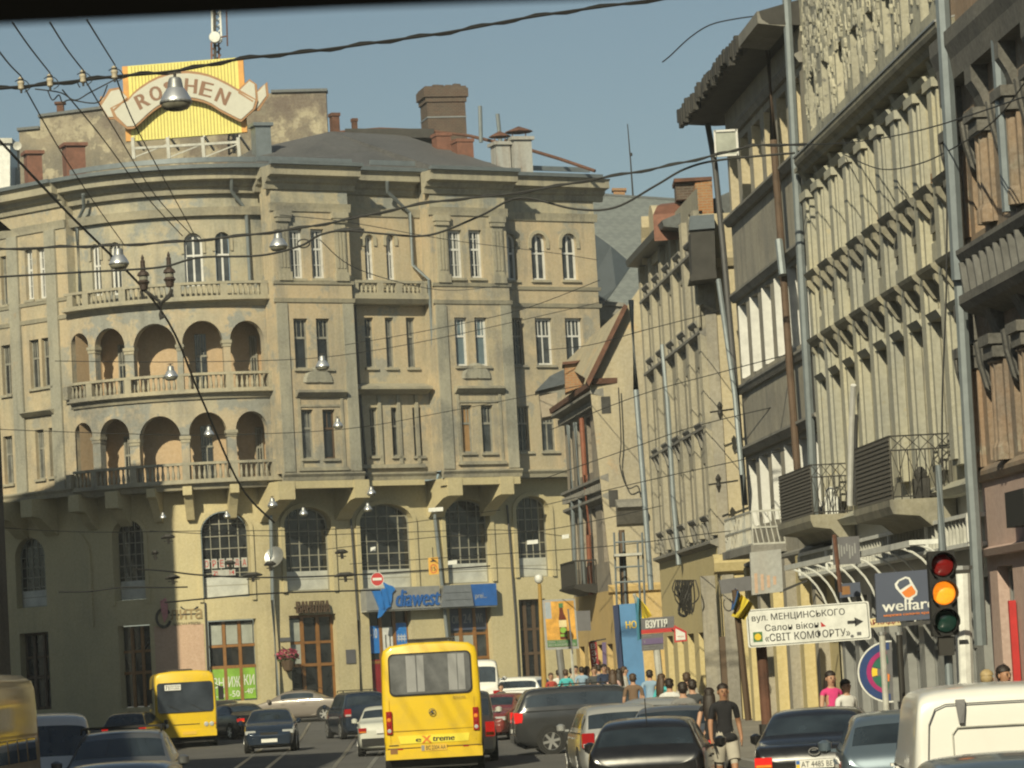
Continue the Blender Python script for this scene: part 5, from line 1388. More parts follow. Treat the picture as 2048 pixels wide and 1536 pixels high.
    for yy in (yr + L * .19, yr + L * .80):
        for sx in (-1, 1):
            xw = sx * (W / 2 - .09)
            ax = (V((0, 1, 0)), V((0, 0, 1)), V((sx, 0, 0)))
            loc('wheel_arch', M['black'], lambda q: q.lathe((xw, yy, rw_ + .03), [(rw_ * 1.16, -.1), (rw_ * 1.16, .088)], 22, ax=ax))
            wh = loc('wheel', M['rubber'], lambda q: q.lathe((xw, yy, rw_), [(rw_ * .7, -.1), (rw_, -.08), (rw_, .075), (rw_ * .94, .1), (rw_ * .7, .104)], 22, ax=ax), smooth=True)
            def rimf(q):
                q.lathe((xw, yy, rw_), [(rw_ * .7, .06), (rw_ * .68, .112), (rw_ * .6, .09), (rw_ * .12, .085), (rw_ * .1, .11), (.01, .112)], 20, ax=ax)
                for k in range(6):
                    a = k * math.pi / 3 + .2; d = V((0, math.cos(a), math.sin(a)))
                    q.bar(V((xw + sx * .1, yy, rw_)) + d * rw_ * .1, V((xw + sx * .105, yy, rw_)) + d * rw_ * .66, rw_ * .2, .02, up=V((1, 0, 0)))
            loc('rim', M['rim'], rimf, wh)
    loc('underbody', M['black'], lambda q: q.box((0, yr + L / 2, .26), (W * .8, L * .9, .2)))
    # ends
    tz = {'sedan': .53, 'hatch': .58, 'suv': .56, 'van': .46}[style] * H
    tz = kw.get('tz', tz)
    tm = M['tail_on'] if lights == 'brake' else M['tail']
    th = {'sedan': .14, 'hatch': .19, 'suv': .28, 'van': .36}[style]
    for sx in (-1, 1):
        tl = loc('tail_light', tm, lambda q: (q.box((sx * W * .40, yr + .03, tz), (W * .13, .1, th)), q.box((sx * W * .46, yr + .10, tz), (.04, .2, th * .9))))
        loc('reversing_lens', M['amber_l'] if style != 'suv' else M['headl'], lambda q: q.box((sx * W * .40, yr - .023, tz - th * .33), (W * .12, .012, th * .24)), tl)
        hl = loc('headlight', M['headl'], lambda q: (q.box((sx * W * .36, yf - L * .028, H * .475), (W * .2, .16, .12)),), smooth=False)
        mz = PROF[style][ws][2] and H * .70
        ym = yr + PROF[style][ws][0] * L + (.08 + (.20 if style == 'van' else .14)) * L * .6
        if kw.get('mirrors', True): loc('mirror', paintm, lambda q: (q.lathe((sx * (W / 2 + .11), ym, mz), [(.02, -.09), (.085, -.05), (.09, .05), (.03, .085)], 10), q.box((sx * (W / 2 + .01), ym, mz - .05), (.12, .05, .04))), smooth=True)
        for hx in (.38, .60):
            loc('door_handle', M['chrome'] if kw.get('chrome') else paintm, lambda q: q.box((sx * (W / 2 + .004), yr + L * (hx + .02), H * .58), (.03, .16, .03)))
    loc('rear_bumper', paintm if not kw.get('blackb') else M['black'], lambda q: (q.box((0, yr + .02, .42), (W * .86, .14, .2)),))
    loc('front_bumper', paintm if not kw.get('blackb') else M['black'], lambda q: (q.box((0, yf - .03, .38), (W * .78, .14, .2)),))
    loc('grille', M['black'], lambda q: q.box((0, yf - .005, H * .44), (W * .34, .06, .09)))
    loc('window_seal', M['black'], lambda q: [q.bar((sx * (W * .484), yr + L * pr[rw + 1][0], H * pr[rw + 1][1] + .012), (sx * W * .484, yr + L * pr[ws][0], H * pr[ws][1] + .012), .012, .016) for sx in (-1, 1)])
    for ex, zz in ((yr - .055, H * (.50 if style == 'sedan' else .36)), (yf + .05, .40)):
        pl = loc('number_plate', M['plate'], lambda q: q.box((0, ex, zz), (.52, .02, .115)))
        if plate and ((ex < yr) != front):
            sgn = 1 if ex < yr else -1
            bd = Board((-.26 * sgn, ex - .012 * sgn, zz + .057), (.26 * sgn, ex - .012 * sgn, zz + .057), (-.26 * sgn, ex - .012 * sgn, zz - .057))
            q = MB()
            bd.n = V((0, -sgn, 0))
            bd.text(q, plate, .14, .16, .97, .86, .003); q.build('lettering', M['ink'], pl, local=True, fix=False)
            q = MB(); bd.slab(q, .004, 0, .01, .05, .10, .5, .003); q.build('blue_strip', M['blue'], pl, local=True)
            q = MB(); bd.slab(q, .004, 0, .01, .5, .10, .95, .003); q.build('yellow_strip', M['yellow'], pl, local=True)
    if kw.get('badge'):
        loc('emblem', M['chrome'], lambda q: [q.bar((.075 * math.cos(a), yr - .03 + .0, H * .615 + .05 * math.sin(a)), (.075 * math.cos(b), yr - .03, H * .615 + .05 * math.sin(b)), .016) for a, b in [(6.283 * k / 12, 6.283 * (k + 1) / 12) for k in range(12)]] + [q.bar((-.03, yr - .03, H * .615 + .02), (.03, yr - .03, H * .615 + .02), .014)])
    if kw.get('antenna'):
        loc('aerial', M['black'], lambda q: q.tube([(0, yr + L * .2, H * .98), (0, yr + L * .17, H + .28)], .008, 5))
    if kw.get('rack'):
        loc('roof_rack', M['black'], lambda q: [q.tube([(sx * W * .36, yr + L * .25, H * .985), (sx * W * .36, yr + L * .27, H + .05), (sx * W * .36, yr + L * .52, H + .05), (sx * W * .36, yr + L * .54, H * .985)], .018, 6) for sx in (-1, 1)] + [q.bar((-W * .36, yr + L * hh_, H + .05), (W * .36, yr + L * hh_, H + .05), .03) for hh_ in (.3, .5)])
    if kw.get('spoiler'):
        loc('spoiler', paintm, lambda q: q.box((0, yr + .12 * L * .5, H * .965), (W * .66, .22, .04)))
    if kw.get('seats', True):
        loc('seat_back', M['black'], lambda q: [q.box((sx * W * .2, yr + L * .44, H * .66), (W * .24, .14, H * .26)) for sx in (-1, 1)])
    return t
PT = {'black': paint('black_car_paint', (.012, .012, .013), .18, .2), 'dkgrey': paint('dark_grey_car_paint', (.05, .052, .055), .22, .25, .4),
      'silver': paint('silver_car_paint', (.34, .345, .34), .35, .25, .25), 'grey': paint('grey_car_paint', (.16, .165, .17), .28, .25, .5),
      'blue': paint('dark_blue_car_paint', (.022, .035, .06), .2, .3, .3), 'bluegrey': paint('blue_grey_car_paint', (.12, .16, .20), .28, .25, .4),
      'white': paint('white_van_paint', (.70, .70, .67), .35, .18), 'beige': paint('beige_grey_car_paint', (.19, .165, .145), .4, .35, .2),
      'red': paint('maroon_car_paint', (.18, .03, .025), .25, .25), 'yellow': paint('yellow_bus_paint', (.72, .49, .014), .36, .45), 'oldw': paint('old_white_paint', (.55, .56, .50), .45, .35), 'yel2': paint('dusty_yellow_bus_paint', (.60, .38, .03), .4, .35), 'och': paint('ochre_lorry_paint', (.38, .25, .06), .5, .4)}
def xat(px, py, Y):            # x of the point seen at (px,py) and distance Y, expressed as a pixel on the camera's level line
    return 1024 + P(px, py, Y).x / Y * FPX
def pcar(px, py, Y): return 1024 + P(px, py, Y).x / Y * FPX
_car = car
def car(name, label, px, py, gY, *a, **k):
    p = P(px, py, gY); X = p.x
    class _: pass
    base = P(1024, HORY, gY)
    return _car_at(name, label, X, gY, *a, **k)
def _car_at(name, label, X, gY, *a, **k):
    global P
    old = P
    def PP(x, y, Y): return V((X, gY, 0))
    P = PP
    try: t = _car(name, label, 0, gY, *a, **k)
    finally: P = old
    return t
R90 = math.pi / 2
# near lanes, driving away
car('black_hatchback', 'black hatchback with a bluish rear window and a short roof aerial', 1290, 1500, 50, 1.74, 4.1, 1.45, 'hatch', R_(5), PT['black'], antenna=True, tz=.5, group='cars queueing away from the camera')
car('black_sedan', 'black sedan with plate AT 4485 BE and lit tail lights', 1629, 1510, 48.5, 1.76, 4.5, 1.47, 'sedan', R_(7), PT['black'], 'brake', plate='AT 4485 BE', badge=True, group='cars queueing away from the camera')
car('grey_sedan', 'grey sedan with lit tail light just left of the man in the black polo shirt', 1340, 1490, 61, 1.74, 4.4, 1.47, 'sedan', R_(6), PT['grey'], 'brake', mirrors=False, group='cars queueing away from the camera')
car('silver_hatchback', 'silver car whose pale roof edge shows between the grey sedan and the silver estate', 1302, 1470, 71, 1.7, 4.0, 1.52, 'hatch', R_(8), PT['silver'], group='cars queueing away from the camera')
car('silver_estate', 'silver estate car with tall red tail lights behind the black hatchback', 1250, 1480, 67, 1.74, 4.5, 1.48, 'suv', R_(-3.5), PT['silver'], group='cars queueing away from the camera')
car('dark_offroader', 'big dark grey offroader side on, alloy wheel and lit tail light in view', 1026, 1440, 93, 1.9, 4.85, 1.75, 'suv', R_(86), PT['dkgrey'], 'brake', rack=True, chrome=True, group='cars queueing away from the camera')
car('blue_grey_car', 'blue grey car between the black sedan and the white van', 1818, 1500, 42.5, 1.72, 4.3, 1.48, 'hatch', R_(4), PT['bluegrey'], tz=.5, group='cars queueing away from the camera')
car('blue_estate', 'blue grey car corner showing in front of the white panel van', 2062, 1520, 25, 1.72, 4.3, 1.42, 'hatch', R_(2), PT['bluegrey'], tz=.5, group='cars queueing away from the camera')
car('silver_city_car', 'small white van with lit tail light squeezed right of the yellow bus', 925, 1440, 88, 1.68, 4.2, 1.78, 'van', R_(-1), PT['oldw'], 'brake', cat='van', group='cars queueing away from the camera')
car('white_old_saloon', 'old white saloon with a wide red tail lamp, half hidden left of the yellow bus', 770, 1450, 101, 1.62, 4.1, 1.42, 'sedan', R_(-2), PT['oldw'], blackb=True, group='cars queueing away from the camera')
car('dark_minivan', 'dark blue minivan with tall tail lights left of the yellow bus', 732, 1400, 130, 1.75, 4.2, 1.75, 'suv', R_(-14), PT['blue'], rack=True)
# cars crossing and coming
car('grey_brown_saloon', 'grey brown saloon seen from the side in front of the shop doors', 690, 1410, 156, 1.68, 4.27, 1.42, 'sedan', R_(-84), PT['beige'], rack=True, blackb=True)
car('black_saloon', 'black saloon with a lit red tail light beneath the green sale posters', 514, 1420, 139, 1.7, 4.3, 1.42, 'sedan', R_(-28), PT['black'], 'brake')
car('blue_saloon', 'dark blue saloon coming towards the camera between the tram rails', 547, 1450, 119, 1.69, 4.2, 1.42, 'sedan', R_(178), PT['blue'], front=False, plate='BC 1708 AP')
car('oncoming_hatchback', 'small dark car half hidden behind the left yellow bus', 449, 1450, 146, 1.65, 3.9, 1.45, 'hatch', R_(178), PT['dkgrey'])
car('shaded_estate', 'dark car with glowing red tail lights in the shade beyond the ochre bus', 245, 1420, 128, 1.72, 4.3, 1.48, 'hatch', R_(6), PT['dkgrey'], 'brake')
car('grey_oncoming_hatchback', 'grey car facing the camera in the shade beside the ochre bus', 262, 1500, 57.5, 1.74, 4.2, 1.64, 'hatch', R_(177), PT['grey'], rack=True)
car('dark_oncoming_car', 'dark car, only its roof showing, before the grey oncoming car', 292, 1530, 45, 1.7, 4.3, 1.40, 'sedan', R_(182), PT['blue'])
car('white_crossover', 'white crossover standing by the yellow globe lamp post', 1096, 1365, 150, 1.8, 4.3, 1.62, 'suv', R_(-68), PT['white'])
car('maroon_car', 'maroon car hidden behind the dark offroader', 1030, 1395, 118, 1.72, 4.3, 1.5, 'hatch', R_(195), PT['red'])
# white vans
wv = car('white_van', 'white panel van with closed windowless rear doors and two strap hinges', 2002, 1460, 33, 1.80, 4.4, 1.86, 'van', R_(3), PT['white'], no_rear=True, panel_sides=True, mirrors=False, cat='van', seats=False)
def vloc(nm, mt, f):
    mbb = MB(); f(mbb); return mbb.build(nm, mt, wv, local=True)
vloc('door_seam', M['greyboard'], lambda q: q.tube([(-.66, -.012, .6), (-.70, .018, 1.1), (-.665, .052, 1.52), (-.60, .068, 1.66), (-.5, .073, 1.70), (.5, .073, 1.70), (.6, .068, 1.66), (.665, .052, 1.52), (.70, .018, 1.1)], .0065, 5))
vloc('door_panel_crease', M['offwhite'], lambda q: q.tube([(-.45, .02, 1.05), (-.45, .046, 1.42), (-.40, .052, 1.48), (.40, .052, 1.48), (.45, .046, 1.42), (.45, .02, 1.05)], .008, 5))
for sx in (-.36, .36):
    vloc('strap_hinge', M['greyboard'], lambda q: q.prism([(sx - .045, .035, 1.74), (sx + .045, .035, 1.74), (sx + .04, .02, 1.67), (sx + .022, .01, 1.52), (sx - .022, .01, 1.52), (sx - .04, .02, 1.67)], V((0, .06, 0))))
car('white_oncoming_van', 'white van facing the camera with its driver behind the windscreen', 84, 1500, 60, 1.76, 4.4, 1.95, 'van', R_(172), PT['white'], cat='van')
car('white_minibus', 'tall white minibus seen from behind, beyond the yellow bus', 952, 1370, 138, 1.98, 5.4, 2.62, 'van', R_(0), PT['white'], cat='minibus')

# ---- yellow city buses
def bus(label, X, Y, head, W, L, H, pm, rear, name='city_bus'):
    z = ground_z(X, Y)
    t = thing(name, label, 'bus', (X, Y, z)); t.rotation_euler = (0, 0, -head)
    prof = []
    for zz, w in ((.34, .94), (.36, .965), (.75, .985), (1.25, 1.0), (1.6, .998), (2.3, .98), (2.66, .965), (2.80, .93), (2.9, .80), (2.95, .4)):
        prof.append((W / 2 * w, zz * H / 2.95))
    rows = []
    for y, k, dz in ((-.02, .9, .05), (-.0, .965, .02), (.04, .99, 0), (.25, 1, 0), (L - .4, 1, 0), (L - .1, .985, 0), (L - .02, .95, .03), (L, .88, .06)):
        r = [V((w * k, y + (.10 * max(0, zz - 1.2) / 1.7 if y < .3 else -.12 * max(0, zz - 1.2) / 1.7 if y > L - .5 else 0), zz - (dz if zz > 2 else -dz))) for w, zz in prof]
        rows.append(r + [V((-p.x, p.y, p.z)) for p in reversed(r)])
    mb = MB(); mb.grid(rows, closed=True, cap=True)
    def loc(nm, mt, f, par=t, smooth=False):
        q = MB(); f(q); return q.build(nm, mt, par, local=True, smooth=smooth)
    mb.build('body', pm, t, local=True, smooth=True)
    loc('panel_seam', M['seam'], lambda q: [q.prism([(x0, -.0215 + .059 * max(0, z0 - 1.2), z0), (x1, -.0215 + .059 * max(0, z0 - 1.2), z0), (x1, -.0215 + .059 * max(0, z1 - 1.2), z1), (x0, -.0215 + .059 * max(0, z1 - 1.2), z1)], (0, .012, 0)) for x0, x1, z0, z1 in ((-.98, .98, .985, .992), (-.985, -.978, .7, 1.7), (.978, .985, .7, 1.7))]) if rear else None
    loc('underbody', M['black'], lambda q: q.box((0, L / 2, .32), (W * .86, L * .94, .4)))
    for yy in (L * .24, L * .78):
        for sx in (-1, 1):
            ax = (V((0, 1, 0)), V((0, 0, 1)), V((sx, 0, 0)))
            loc('wheel_arch', M['black'], lambda q: q.lathe((sx * (W / 2 - .2), yy, .42), [(.5, -.1), (.5, .205)], 22, ax=ax))
            wh = loc('wheel', M['rubber'], lambda q: q.lathe((sx * (W / 2 - .2), yy, .40), [(.2, -.1), (.40, -.08), (.40, .18), (.3, .208)], 20, ax=ax))
            loc('hub', M['offwhite'], lambda q: q.lathe((sx * (W / 2 - .2), yy, .40), [(.24, .1), (.23, .212), (.1, .2), (.01, .23)], 16, ax=ax), wh)
    for sx in (-1, 1):
        n = 6
        for k in range(n):
            a = .55 + (L - 1.6) * k / n; b = a + (L - 1.6) / n - .14
            loc('side_window', M['gl'], lambda q: q.prism([(sx * (W / 2 * .988), a, 1.5 * H / 2.95), (sx * (W / 2 * .988), b, 1.5 * H / 2.95), (sx * (W / 2 * .948), b, 2.42 * H / 2.95), (sx * (W / 2 * .948), a, 2.42 * H / 2.95)], V((sx * .022, 0, 0))))
    loc('roof_hatch', M['tar'], lambda q: (q.box((0, L * .4, H + .01), (.9, 1.2, .1)), q.box((.2, L * .7, H + .01), (.7, .7, .1))))
    loc('roof_rail', M['iron'], lambda q: (q.tube([(-.5, .8, H + .07), (.6, .8, H + .07)], .03, 6), [q.box((x, .8, H), (.05, .05, .14)) for x in (-.45, .1, .55)]))
    h = H / 2.95
    def rr(q, x0, x1, z0, z1, y, r=.14, t_=.03, lean=.06):
        pts = []
        for cx, cz, a0 in ((x1 - r, z1 - r, 0), (x0 + r, z1 - r, 90), (x0 + r, z0 + r, 180), (x1 - r, z0 + r, 270)):
            for k in range(5):
                a = R_(a0 + 22.5 * k); X_, Z_ = cx + r * math.cos(a), cz + r * math.sin(a)
                pts.append(V((X_, y + lean * max(0, Z_ - 1.2), Z_)))
        q.prism(pts, V((0, t_, 0)))
    if rear:
        sl = .10 / 1.7 / h
        loc('window_gasket', M['black'], lambda q: rr(q, -.96, .96, 1.76 * h, 2.72 * h, -.035, .13, .05, sl))
        loc('rear_window', M['busglass'], lambda q: rr(q, -.925, .925, 1.795 * h, 2.685 * h, -.042, .11, .05, sl))
        for xx, w in ((-.55, .22), (-.3, .16), (.42, .2), (.64, .16)):
            loc('curtain', M['buscurt'], lambda q: q.prism([(xx, -.047 + sl * .64, 1.84 * h), (xx + w, -.047 + sl * .64, 1.84 * h), (xx + w, -.047 + sl * 1.45, 2.66 * h), (xx, -.047 + sl * 1.45, 2.66 * h)], V((0, .01, 0))))
        for sx in (-1, 1):
            tl = loc('tail_light', M['tail'], lambda q: q.box((sx * W * .435, -.03, 1.17 * h), (.13, .07, .52)))
            for k, mt in enumerate(('tail_dim', 'amber_l', 'tail_dim', 'headl')):
                loc('lens', M[mt], lambda q: q.lathe((sx * W * .435, -.066, 1.355 * h - .125 * k), [(.05, 0), (.04, .012), (.01, .016)], 12, ax=(V((1, 0, 0)), V((0, 0, 1)), V((0, -1, 0)))), tl)
            loc('reflector', M['tail'], lambda q: q.box((sx * W * .33 - .02, -.03, .55 * h), (.13, .02, .06)))
        loc('bumper', pm, lambda q: q.box((0, -.02, .44 * h), (W * .97, .1, .22)))
        loc('bumper_seam', M['tar'], lambda q: (q.box((0, -.028, .585 * h), (W * .93, .03, .012)), q.box((-W * .4, -.028, .66 * h), (.22, .03, .012))))
        pl = loc('number_plate', M['plate_y'], lambda q: q.box((0, -.075, .57 * h), (.6, .02, .15)))
        bd = Board((-.3, -.087, .57 * h + .075), (.3, -.087, .57 * h + .075), (-.3, -.087, .57 * h - .075)); bd.n = V((0, -1, 0))
        q = MB(); bd.text(q, 'BC 2304 AA', .2, .2, .95, .82, .003); q.build('lettering', M['ink'], pl, local=True, fix=False)
        q = MB(); bd.slab(q, .004, 0, .02, .1, .14, .9, .003); q.build('pale_strip', M['sgrey'], pl, local=True)
        st = loc('yellow_sticker_strip', M['lemon'], lambda q: q.prism([(-.82, -.034, .86 * h), (.84, -.034, .86 * h), (.80, -.034, .68 * h), (-.76, -.034, .68 * h)], V((0, .03, 0))))
        bd = Board((-.85, -.036, .87 * h), (.85, -.036, .87 * h), (-.85, -.036, .67 * h)); bd.n = V((0, -1, 0))
        q = MB(); bd.text(q, 'e', .26, .42, .33, .80, .004, slant=.02, bold=.004); bd.text(q, 'treme', .485, .3, .78, .80, .004, slant=.03, bold=.004); q.build('lettering', M['ink'], st, local=True, fix=False)
        q = MB(); bd.text(q, 'X', .345, .12, .47, .95, .004, bold=.006); q.build('red_x', M['orange'], st, local=True, fix=False)
        loc('emblem', M['chrome'], lambda q: ([q.bar((.075 * math.cos(a), -.045, 1.37 * h + .075 * math.sin(a)), (.075 * math.cos(b), -.045, 1.37 * h + .075 * math.sin(b)), .014) for a, b in [(6.283 * k / 16, 6.283 * (k + 1) / 16) for k in range(16)]], q.prism([(-.05, -.05, 1.33 * h), (0, -.05, 1.44 * h), (.05, -.05, 1.33 * h), (0, -.05, 1.36 * h)], V((0, .02, 0)))))
        bd = Board((.5, -.03, 1.7 * h), (.78, -.03, 1.7 * h), (.5, -.03, 1.65 * h)); bd.n = V((0, -1, 0))
        q = MB(); bd.text(q, 'BOGDAN', 0, 0, 1, 1, .006); q.build('maker_lettering', M['fw_dark'], t, local=True, fix=False)
        loc('fog_lamp', M['fw_wood'], lambda q: q.box((-W * .40, -.05, .52 * h), (.17, .05, .12)))
    else:
        sl = -.12 / 1.7 / h
        y = L - .02
        loc('windscreen', M['busglass2'], lambda q: rr(q, -W * .445, W * .445, 1.32 * h, 2.5 * h, y + .012, .12, .03, sl))
        loc('wiper', M['black'], lambda q: [q.tube([(x, y + .06, 1.34 * h), (x + .5, y + .03, 1.62 * h)], .012, 5) for x in (-.7, .15)])
        for sx in (-1, 1):
            for k in range(2):
                loc('headlight', M['headl'], lambda q: q.lathe((sx * (W * .40 - .2 * k), y + .01, .82 * h), [(.085, 0), (.085, .03), (.05, .045), (.01, .05)], 14, ax=(V((1, 0, 0)), V((0, 0, 1)), V((0, 1, 0)))))
            loc('indicator', M['amber_l'], lambda q: q.lathe((sx * (W * .455), y, .84 * h), [(.05, 0), (.03, .03)], 10, ax=(V((1, 0, 0)), V((0, 0, 1)), V((0, 1, 0)))))
            loc('mirror', M['black'], lambda q: (q.box((sx * (W / 2 + .16), y + .15, 2.0 * h), (.2, .1, .5)), q.tube([(sx * W / 2, y - .1, 2.3 * h), (sx * (W / 2 + .16), y + .15, 2.25 * h)], .02, 6)))
        loc('grille_slot', M['black'], lambda q: q.box((0, y + .005, .84 * h), (W * .42, .03, .03)))
        loc('bumper', pm, lambda q: q.box((0, y + .0, .48 * h), (W * .95, .12, .24)))
        pl = loc('number_plate', M['plate_y'], lambda q: q.box((-.1, y + .07, .5 * h), (.52, .02, .12)))
        bd = Board((.75, y + .03, 2.42 * h), (.15, y + .03, 2.42 * h), (.75, y + .05, 2.2 * h)); bd.n = V((0, 1, 0))
        rb = loc('route_board', M['plate'], lambda q: q.prism([bd.at(0, 0), bd.at(1, 0), bd.at(1, 1), bd.at(0, 1)], V((0, .008, 0))))
        q = MB(); bd.text(q, '71', .05, .15, .27, .9, .012, bold=.006); bd.text(q, 'ШЕВЧЕНКА', .33, .12, .95, .45, .012); bd.text(q, 'ВОЛОДИМИРА', .33, .55, .95, .88, .012); q.build('lettering', M['ink'], rb, local=True, fix=False)
    return t
M['busglass'] = solid('dusty_grey_rear_glass', (.13, .135, .14), .25, var=.4, scale=2.2)
M['buscurt'] = solid('grey_curtain', (.27, .275, .28), .4, var=.12)
M['seam'] = solid('panel_gap', (.25, .15, .01), .7)
M['busglass2'] = glassy('bus_windscreen', (.03, .036, .045), .1, .5, 1.0)
M['lemon'] = solid('lemon_sticker', (.80, .68, .06), .4, var=.06)
M['tail_dim'] = solid('deep_red_lens', (.28, .02, .02), .15)
_p = P(864, 1420, 81); bus('yellow city bus seen square from behind, big grey rear window and a sticker strip', _p.x, 81, R_(-1.3), 2.3, 7.2, 3.0, PT['yellow'], True)
_p = P(375, 1430, 132); bus('yellow city bus on route 71 facing the camera, half in shade', _p.x - .9, 131 + 7.2, R_(172.5), 2.34, 7.2, 2.80, PT['yellow'], False)
bus('ochre yellow bus with narrow side windows, cut off by the frame', P(80, 1440, 52).x - 1.15, 52, R_(180), 2.3, 7.2, 2.62, PT['och'], False)
# ------------------------------------------------------------ people
SK = {'fair': solid('fair_skin', (.46, .27, .18), .6, var=.08, scale=8), 'tan': solid('tanned_skin', (.36, .19, .11), .6, var=.08, scale=8)}
HC = {'dark': solid('dark_brown_hair', (.022, .014, .01), .6, var=.3, scale=20), 'brown': solid('brown_hair', (.07, .04, .022), .6, var=.3, scale=20), 'blond': solid('blond_hair', (.40, .30, .15), .6, var=.25, scale=20)}
def cloth(n, c): return solid(n, c, .9, var=.16, scale=6)
CL = {'black': cloth('black_cloth', (.012, .012, .015)), 'white': cloth('white_cloth', (.62, .62, .60)), 'grey': cloth('grey_cloth', (.20, .20, .20)), 'dgrey': cloth('dark_grey_cloth', (.06, .065, .07)),
      'brown': cloth('brown_cloth', (.17, .11, .07)), 'pink': cloth('hot_pink_cloth', (.62, .05, .20)), 'lpink': cloth('pale_pink_cloth', (.55, .36, .33)), 'turq': cloth('turquoise_cloth', (.07, .42, .45)),
      'navy': cloth('navy_cloth', (.03, .045, .09)), 'red': cloth('red_cloth', (.35, .05, .04)), 'beige': cloth('beige_cloth', (.42, .39, .33)), 'jean': cloth('denim_cloth', (.06, .09, .15)), 'lblue': cloth('pale_blue_cloth', (.25, .36, .48))}
EYE_M = solid('eye', (.02, .015, .01), .3)
LIP_M = solid('lips', (.34, .10, .09), .5)
def person(label, X, Y, face, H=1.76, top='white', legs='jean', hair='dark', long=False, skin='fair', pose='walk', shorts=False, female=False, sleeve=1, zoff=0.15, group=None, bag=False, collar=False, phase=1):
    """face: direction the person looks, 0 = away from the camera, 180 = towards it"""
    k = H / 1.76; fw = .86 if female else 1.0
    g = ground_z(X, Y) + (pave_z(Y) if zoff >= .1 else zoff)
    t = thing('person', label, 'person', (X, Y, g), group); t.rotation_euler = (0, 0, -R_(face))
    vs = []; ed = []; rad = []; kind = []
    def v(x, y, z, r, par=None, kd='torso', ry=None):
        vs.append((x * k, y * k, z * k)); rad.append((r * k, (ry or r) * k)); i = len(vs) - 1
        if par is not None: ed.append((par, i)); kind.append(kd)
        return i
    pel = v(0, 0, .95, .135 * fw if not female else .14, ry=.105)
    wst = v(0, .0, 1.12, .125 * fw, pel, ry=.10); chs = v(0, .005, 1.32, .150 * fw, wst, ry=.112); shl = v(0, -.005, 1.45, .105 * fw, chs, ry=.085)
    nk = v(0, .0, 1.525, .055 * fw, shl, 'skin'); hb = v(0, .025, 1.60, .072, nk, 'skin'); hd = v(0, .022, 1.675, .086, hb, 'skin', ry=.098); ht = v(0, .01, 1.735, .055, hd, 'skin')
    st = {'walk': .17, 'stand': .03}[pose] * phase
    for s in (-1, 1):
        sw = st * s
        sh = v(s * .185 * fw, -.005, 1.43, .062 * fw, shl, 'sleeve')
        el = v(s * .245 * fw, -.03 + sw * .5, 1.16, .045 * fw, sh, 'sleeve')
        mid = sh
        wr = v(s * .27 * fw, .08 + sw * .9, .93, .030 * fw, el, 'forearm'); pm = v(s * .268 * fw, .105 + sw * .95, .875, .030, wr, 'hand', ry=.018)
        for q, (dx, ln) in enumerate(((-.024, .085), (-.008, .095), (.008, .09), (.022, .07))):
            a = v(s * .268 * fw + dx * .3, .115 + sw * .95 + dx, .835, .0095, pm, 'hand'); v(s * .262 * fw + dx * .3, .128 + sw * .95 + dx * 1.1, .835 - ln * .75, .008, a, 'hand')
        th = v(s * .25 * fw, .135 + sw * .95, .865, .011, pm, 'hand'); v(s * .243 * fw, .155 + sw * .95, .83, .009, th, 'hand')
        hp = v(s * .095, .0, .88, .098, pel, 'thigh'); kn = v(s * .10, .03 - sw * .75, .50, .062, hp, 'thigh')
        an = v(s * .10, -.04 - sw * 1.5 + (0 if sw > 0 else .02), .09, .041, kn, 'shin'); v(s * .105, -.07 - sw * 1.5, .045, .036, an, 'foot'); v(s * .112, .11 - sw * 1.5, .035, .034, an, 'foot')
    me = bpy.data.meshes.new('tmp'); me.from_pydata(vs, ed, []); ob = bpy.data.objects.new('tmp', me); col.objects.link(ob)
    ob.modifiers.new('k', 'SKIN'); ss = ob.modifiers.new('s', 'SUBSURF'); ss.levels = 2; ss.render_levels = 2
    for i, d in enumerate(me.skin_vertices[0].data): d.radius = rad[i]; d.use_root = (i == 0)
    dg = bpy.context.evaluated_depsgraph_get(); ev = bpy.data.meshes.new_from_object(ob.evaluated_get(dg)); bpy.data.objects.remove(ob); bpy.data.meshes.remove(me)
    ev.name = 'body'
    for m_ in (SK[skin], CL[top], CL[legs], CL['dgrey' if not shorts else 'white']): ev.materials.append(m_)
    A_ = [(V(vs[a]), V(vs[b]), kd) for (a, b), kd in zip(ed, kind)]
    def near(p):
        bd, bk, bt = 9, 'torso', 0
        for a, b, kd in A_:
            ab = b - a; tt = max(0, min(1, (p - a).dot(ab) / max(ab.length_squared, 1e-9))); d = (p - a - ab * tt).length
            if d < bd: bd, bk, bt = d, kd, tt
        return bk, p.z / k
    for pl in ev.polygons:
        kd, z = near(pl.center); mi = 0
        if kd == 'torso': mi = 1 if z > .93 else 2
        elif kd == 'sleeve': mi = 1 if (z > (1.23 if sleeve == 1 else (1.0 if sleeve == 2 else 1.38))) else 0
        elif kd == 'forearm': mi = 1 if sleeve == 2 else 0
        elif kd == 'thigh': mi = 2
        elif kd == 'shin': mi = 0 if shorts else 2
        elif kd == 'foot': mi = 3
        if kd == 'skin' and z < 1.515: mi = 1 if z < 1.50 else 0
        if kd == 'torso' and z > 1.485: mi = 1
        pl.material_index = mi; pl.use_smooth = True
    b = bpy.data.objects.new('body', ev); col.objects.link(b); b.parent = t
    def loc(nm, mt, f, par=t, smooth=True):
        q = MB(); f(q); return q.build(nm, mt, par, local=True, smooth=smooth)
    def ell(q, c, r, n=12, m=8, z0=-1.0):
        rows = []
        for i in range(m + 1):
            a = math.asin(max(-1, z0)) + (math.pi / 2 - math.asin(max(-1, z0))) * i / m
            rows.append([V((c[0] + r[0] * math.cos(a) * math.cos(6.283 * j / n), c[1] + r[1] * math.cos(a) * math.sin(6.283 * j / n), c[2] + r[2] * math.sin(a))) * k for j in range(n)])
        q.grid(rows, closed=True, cap=True)
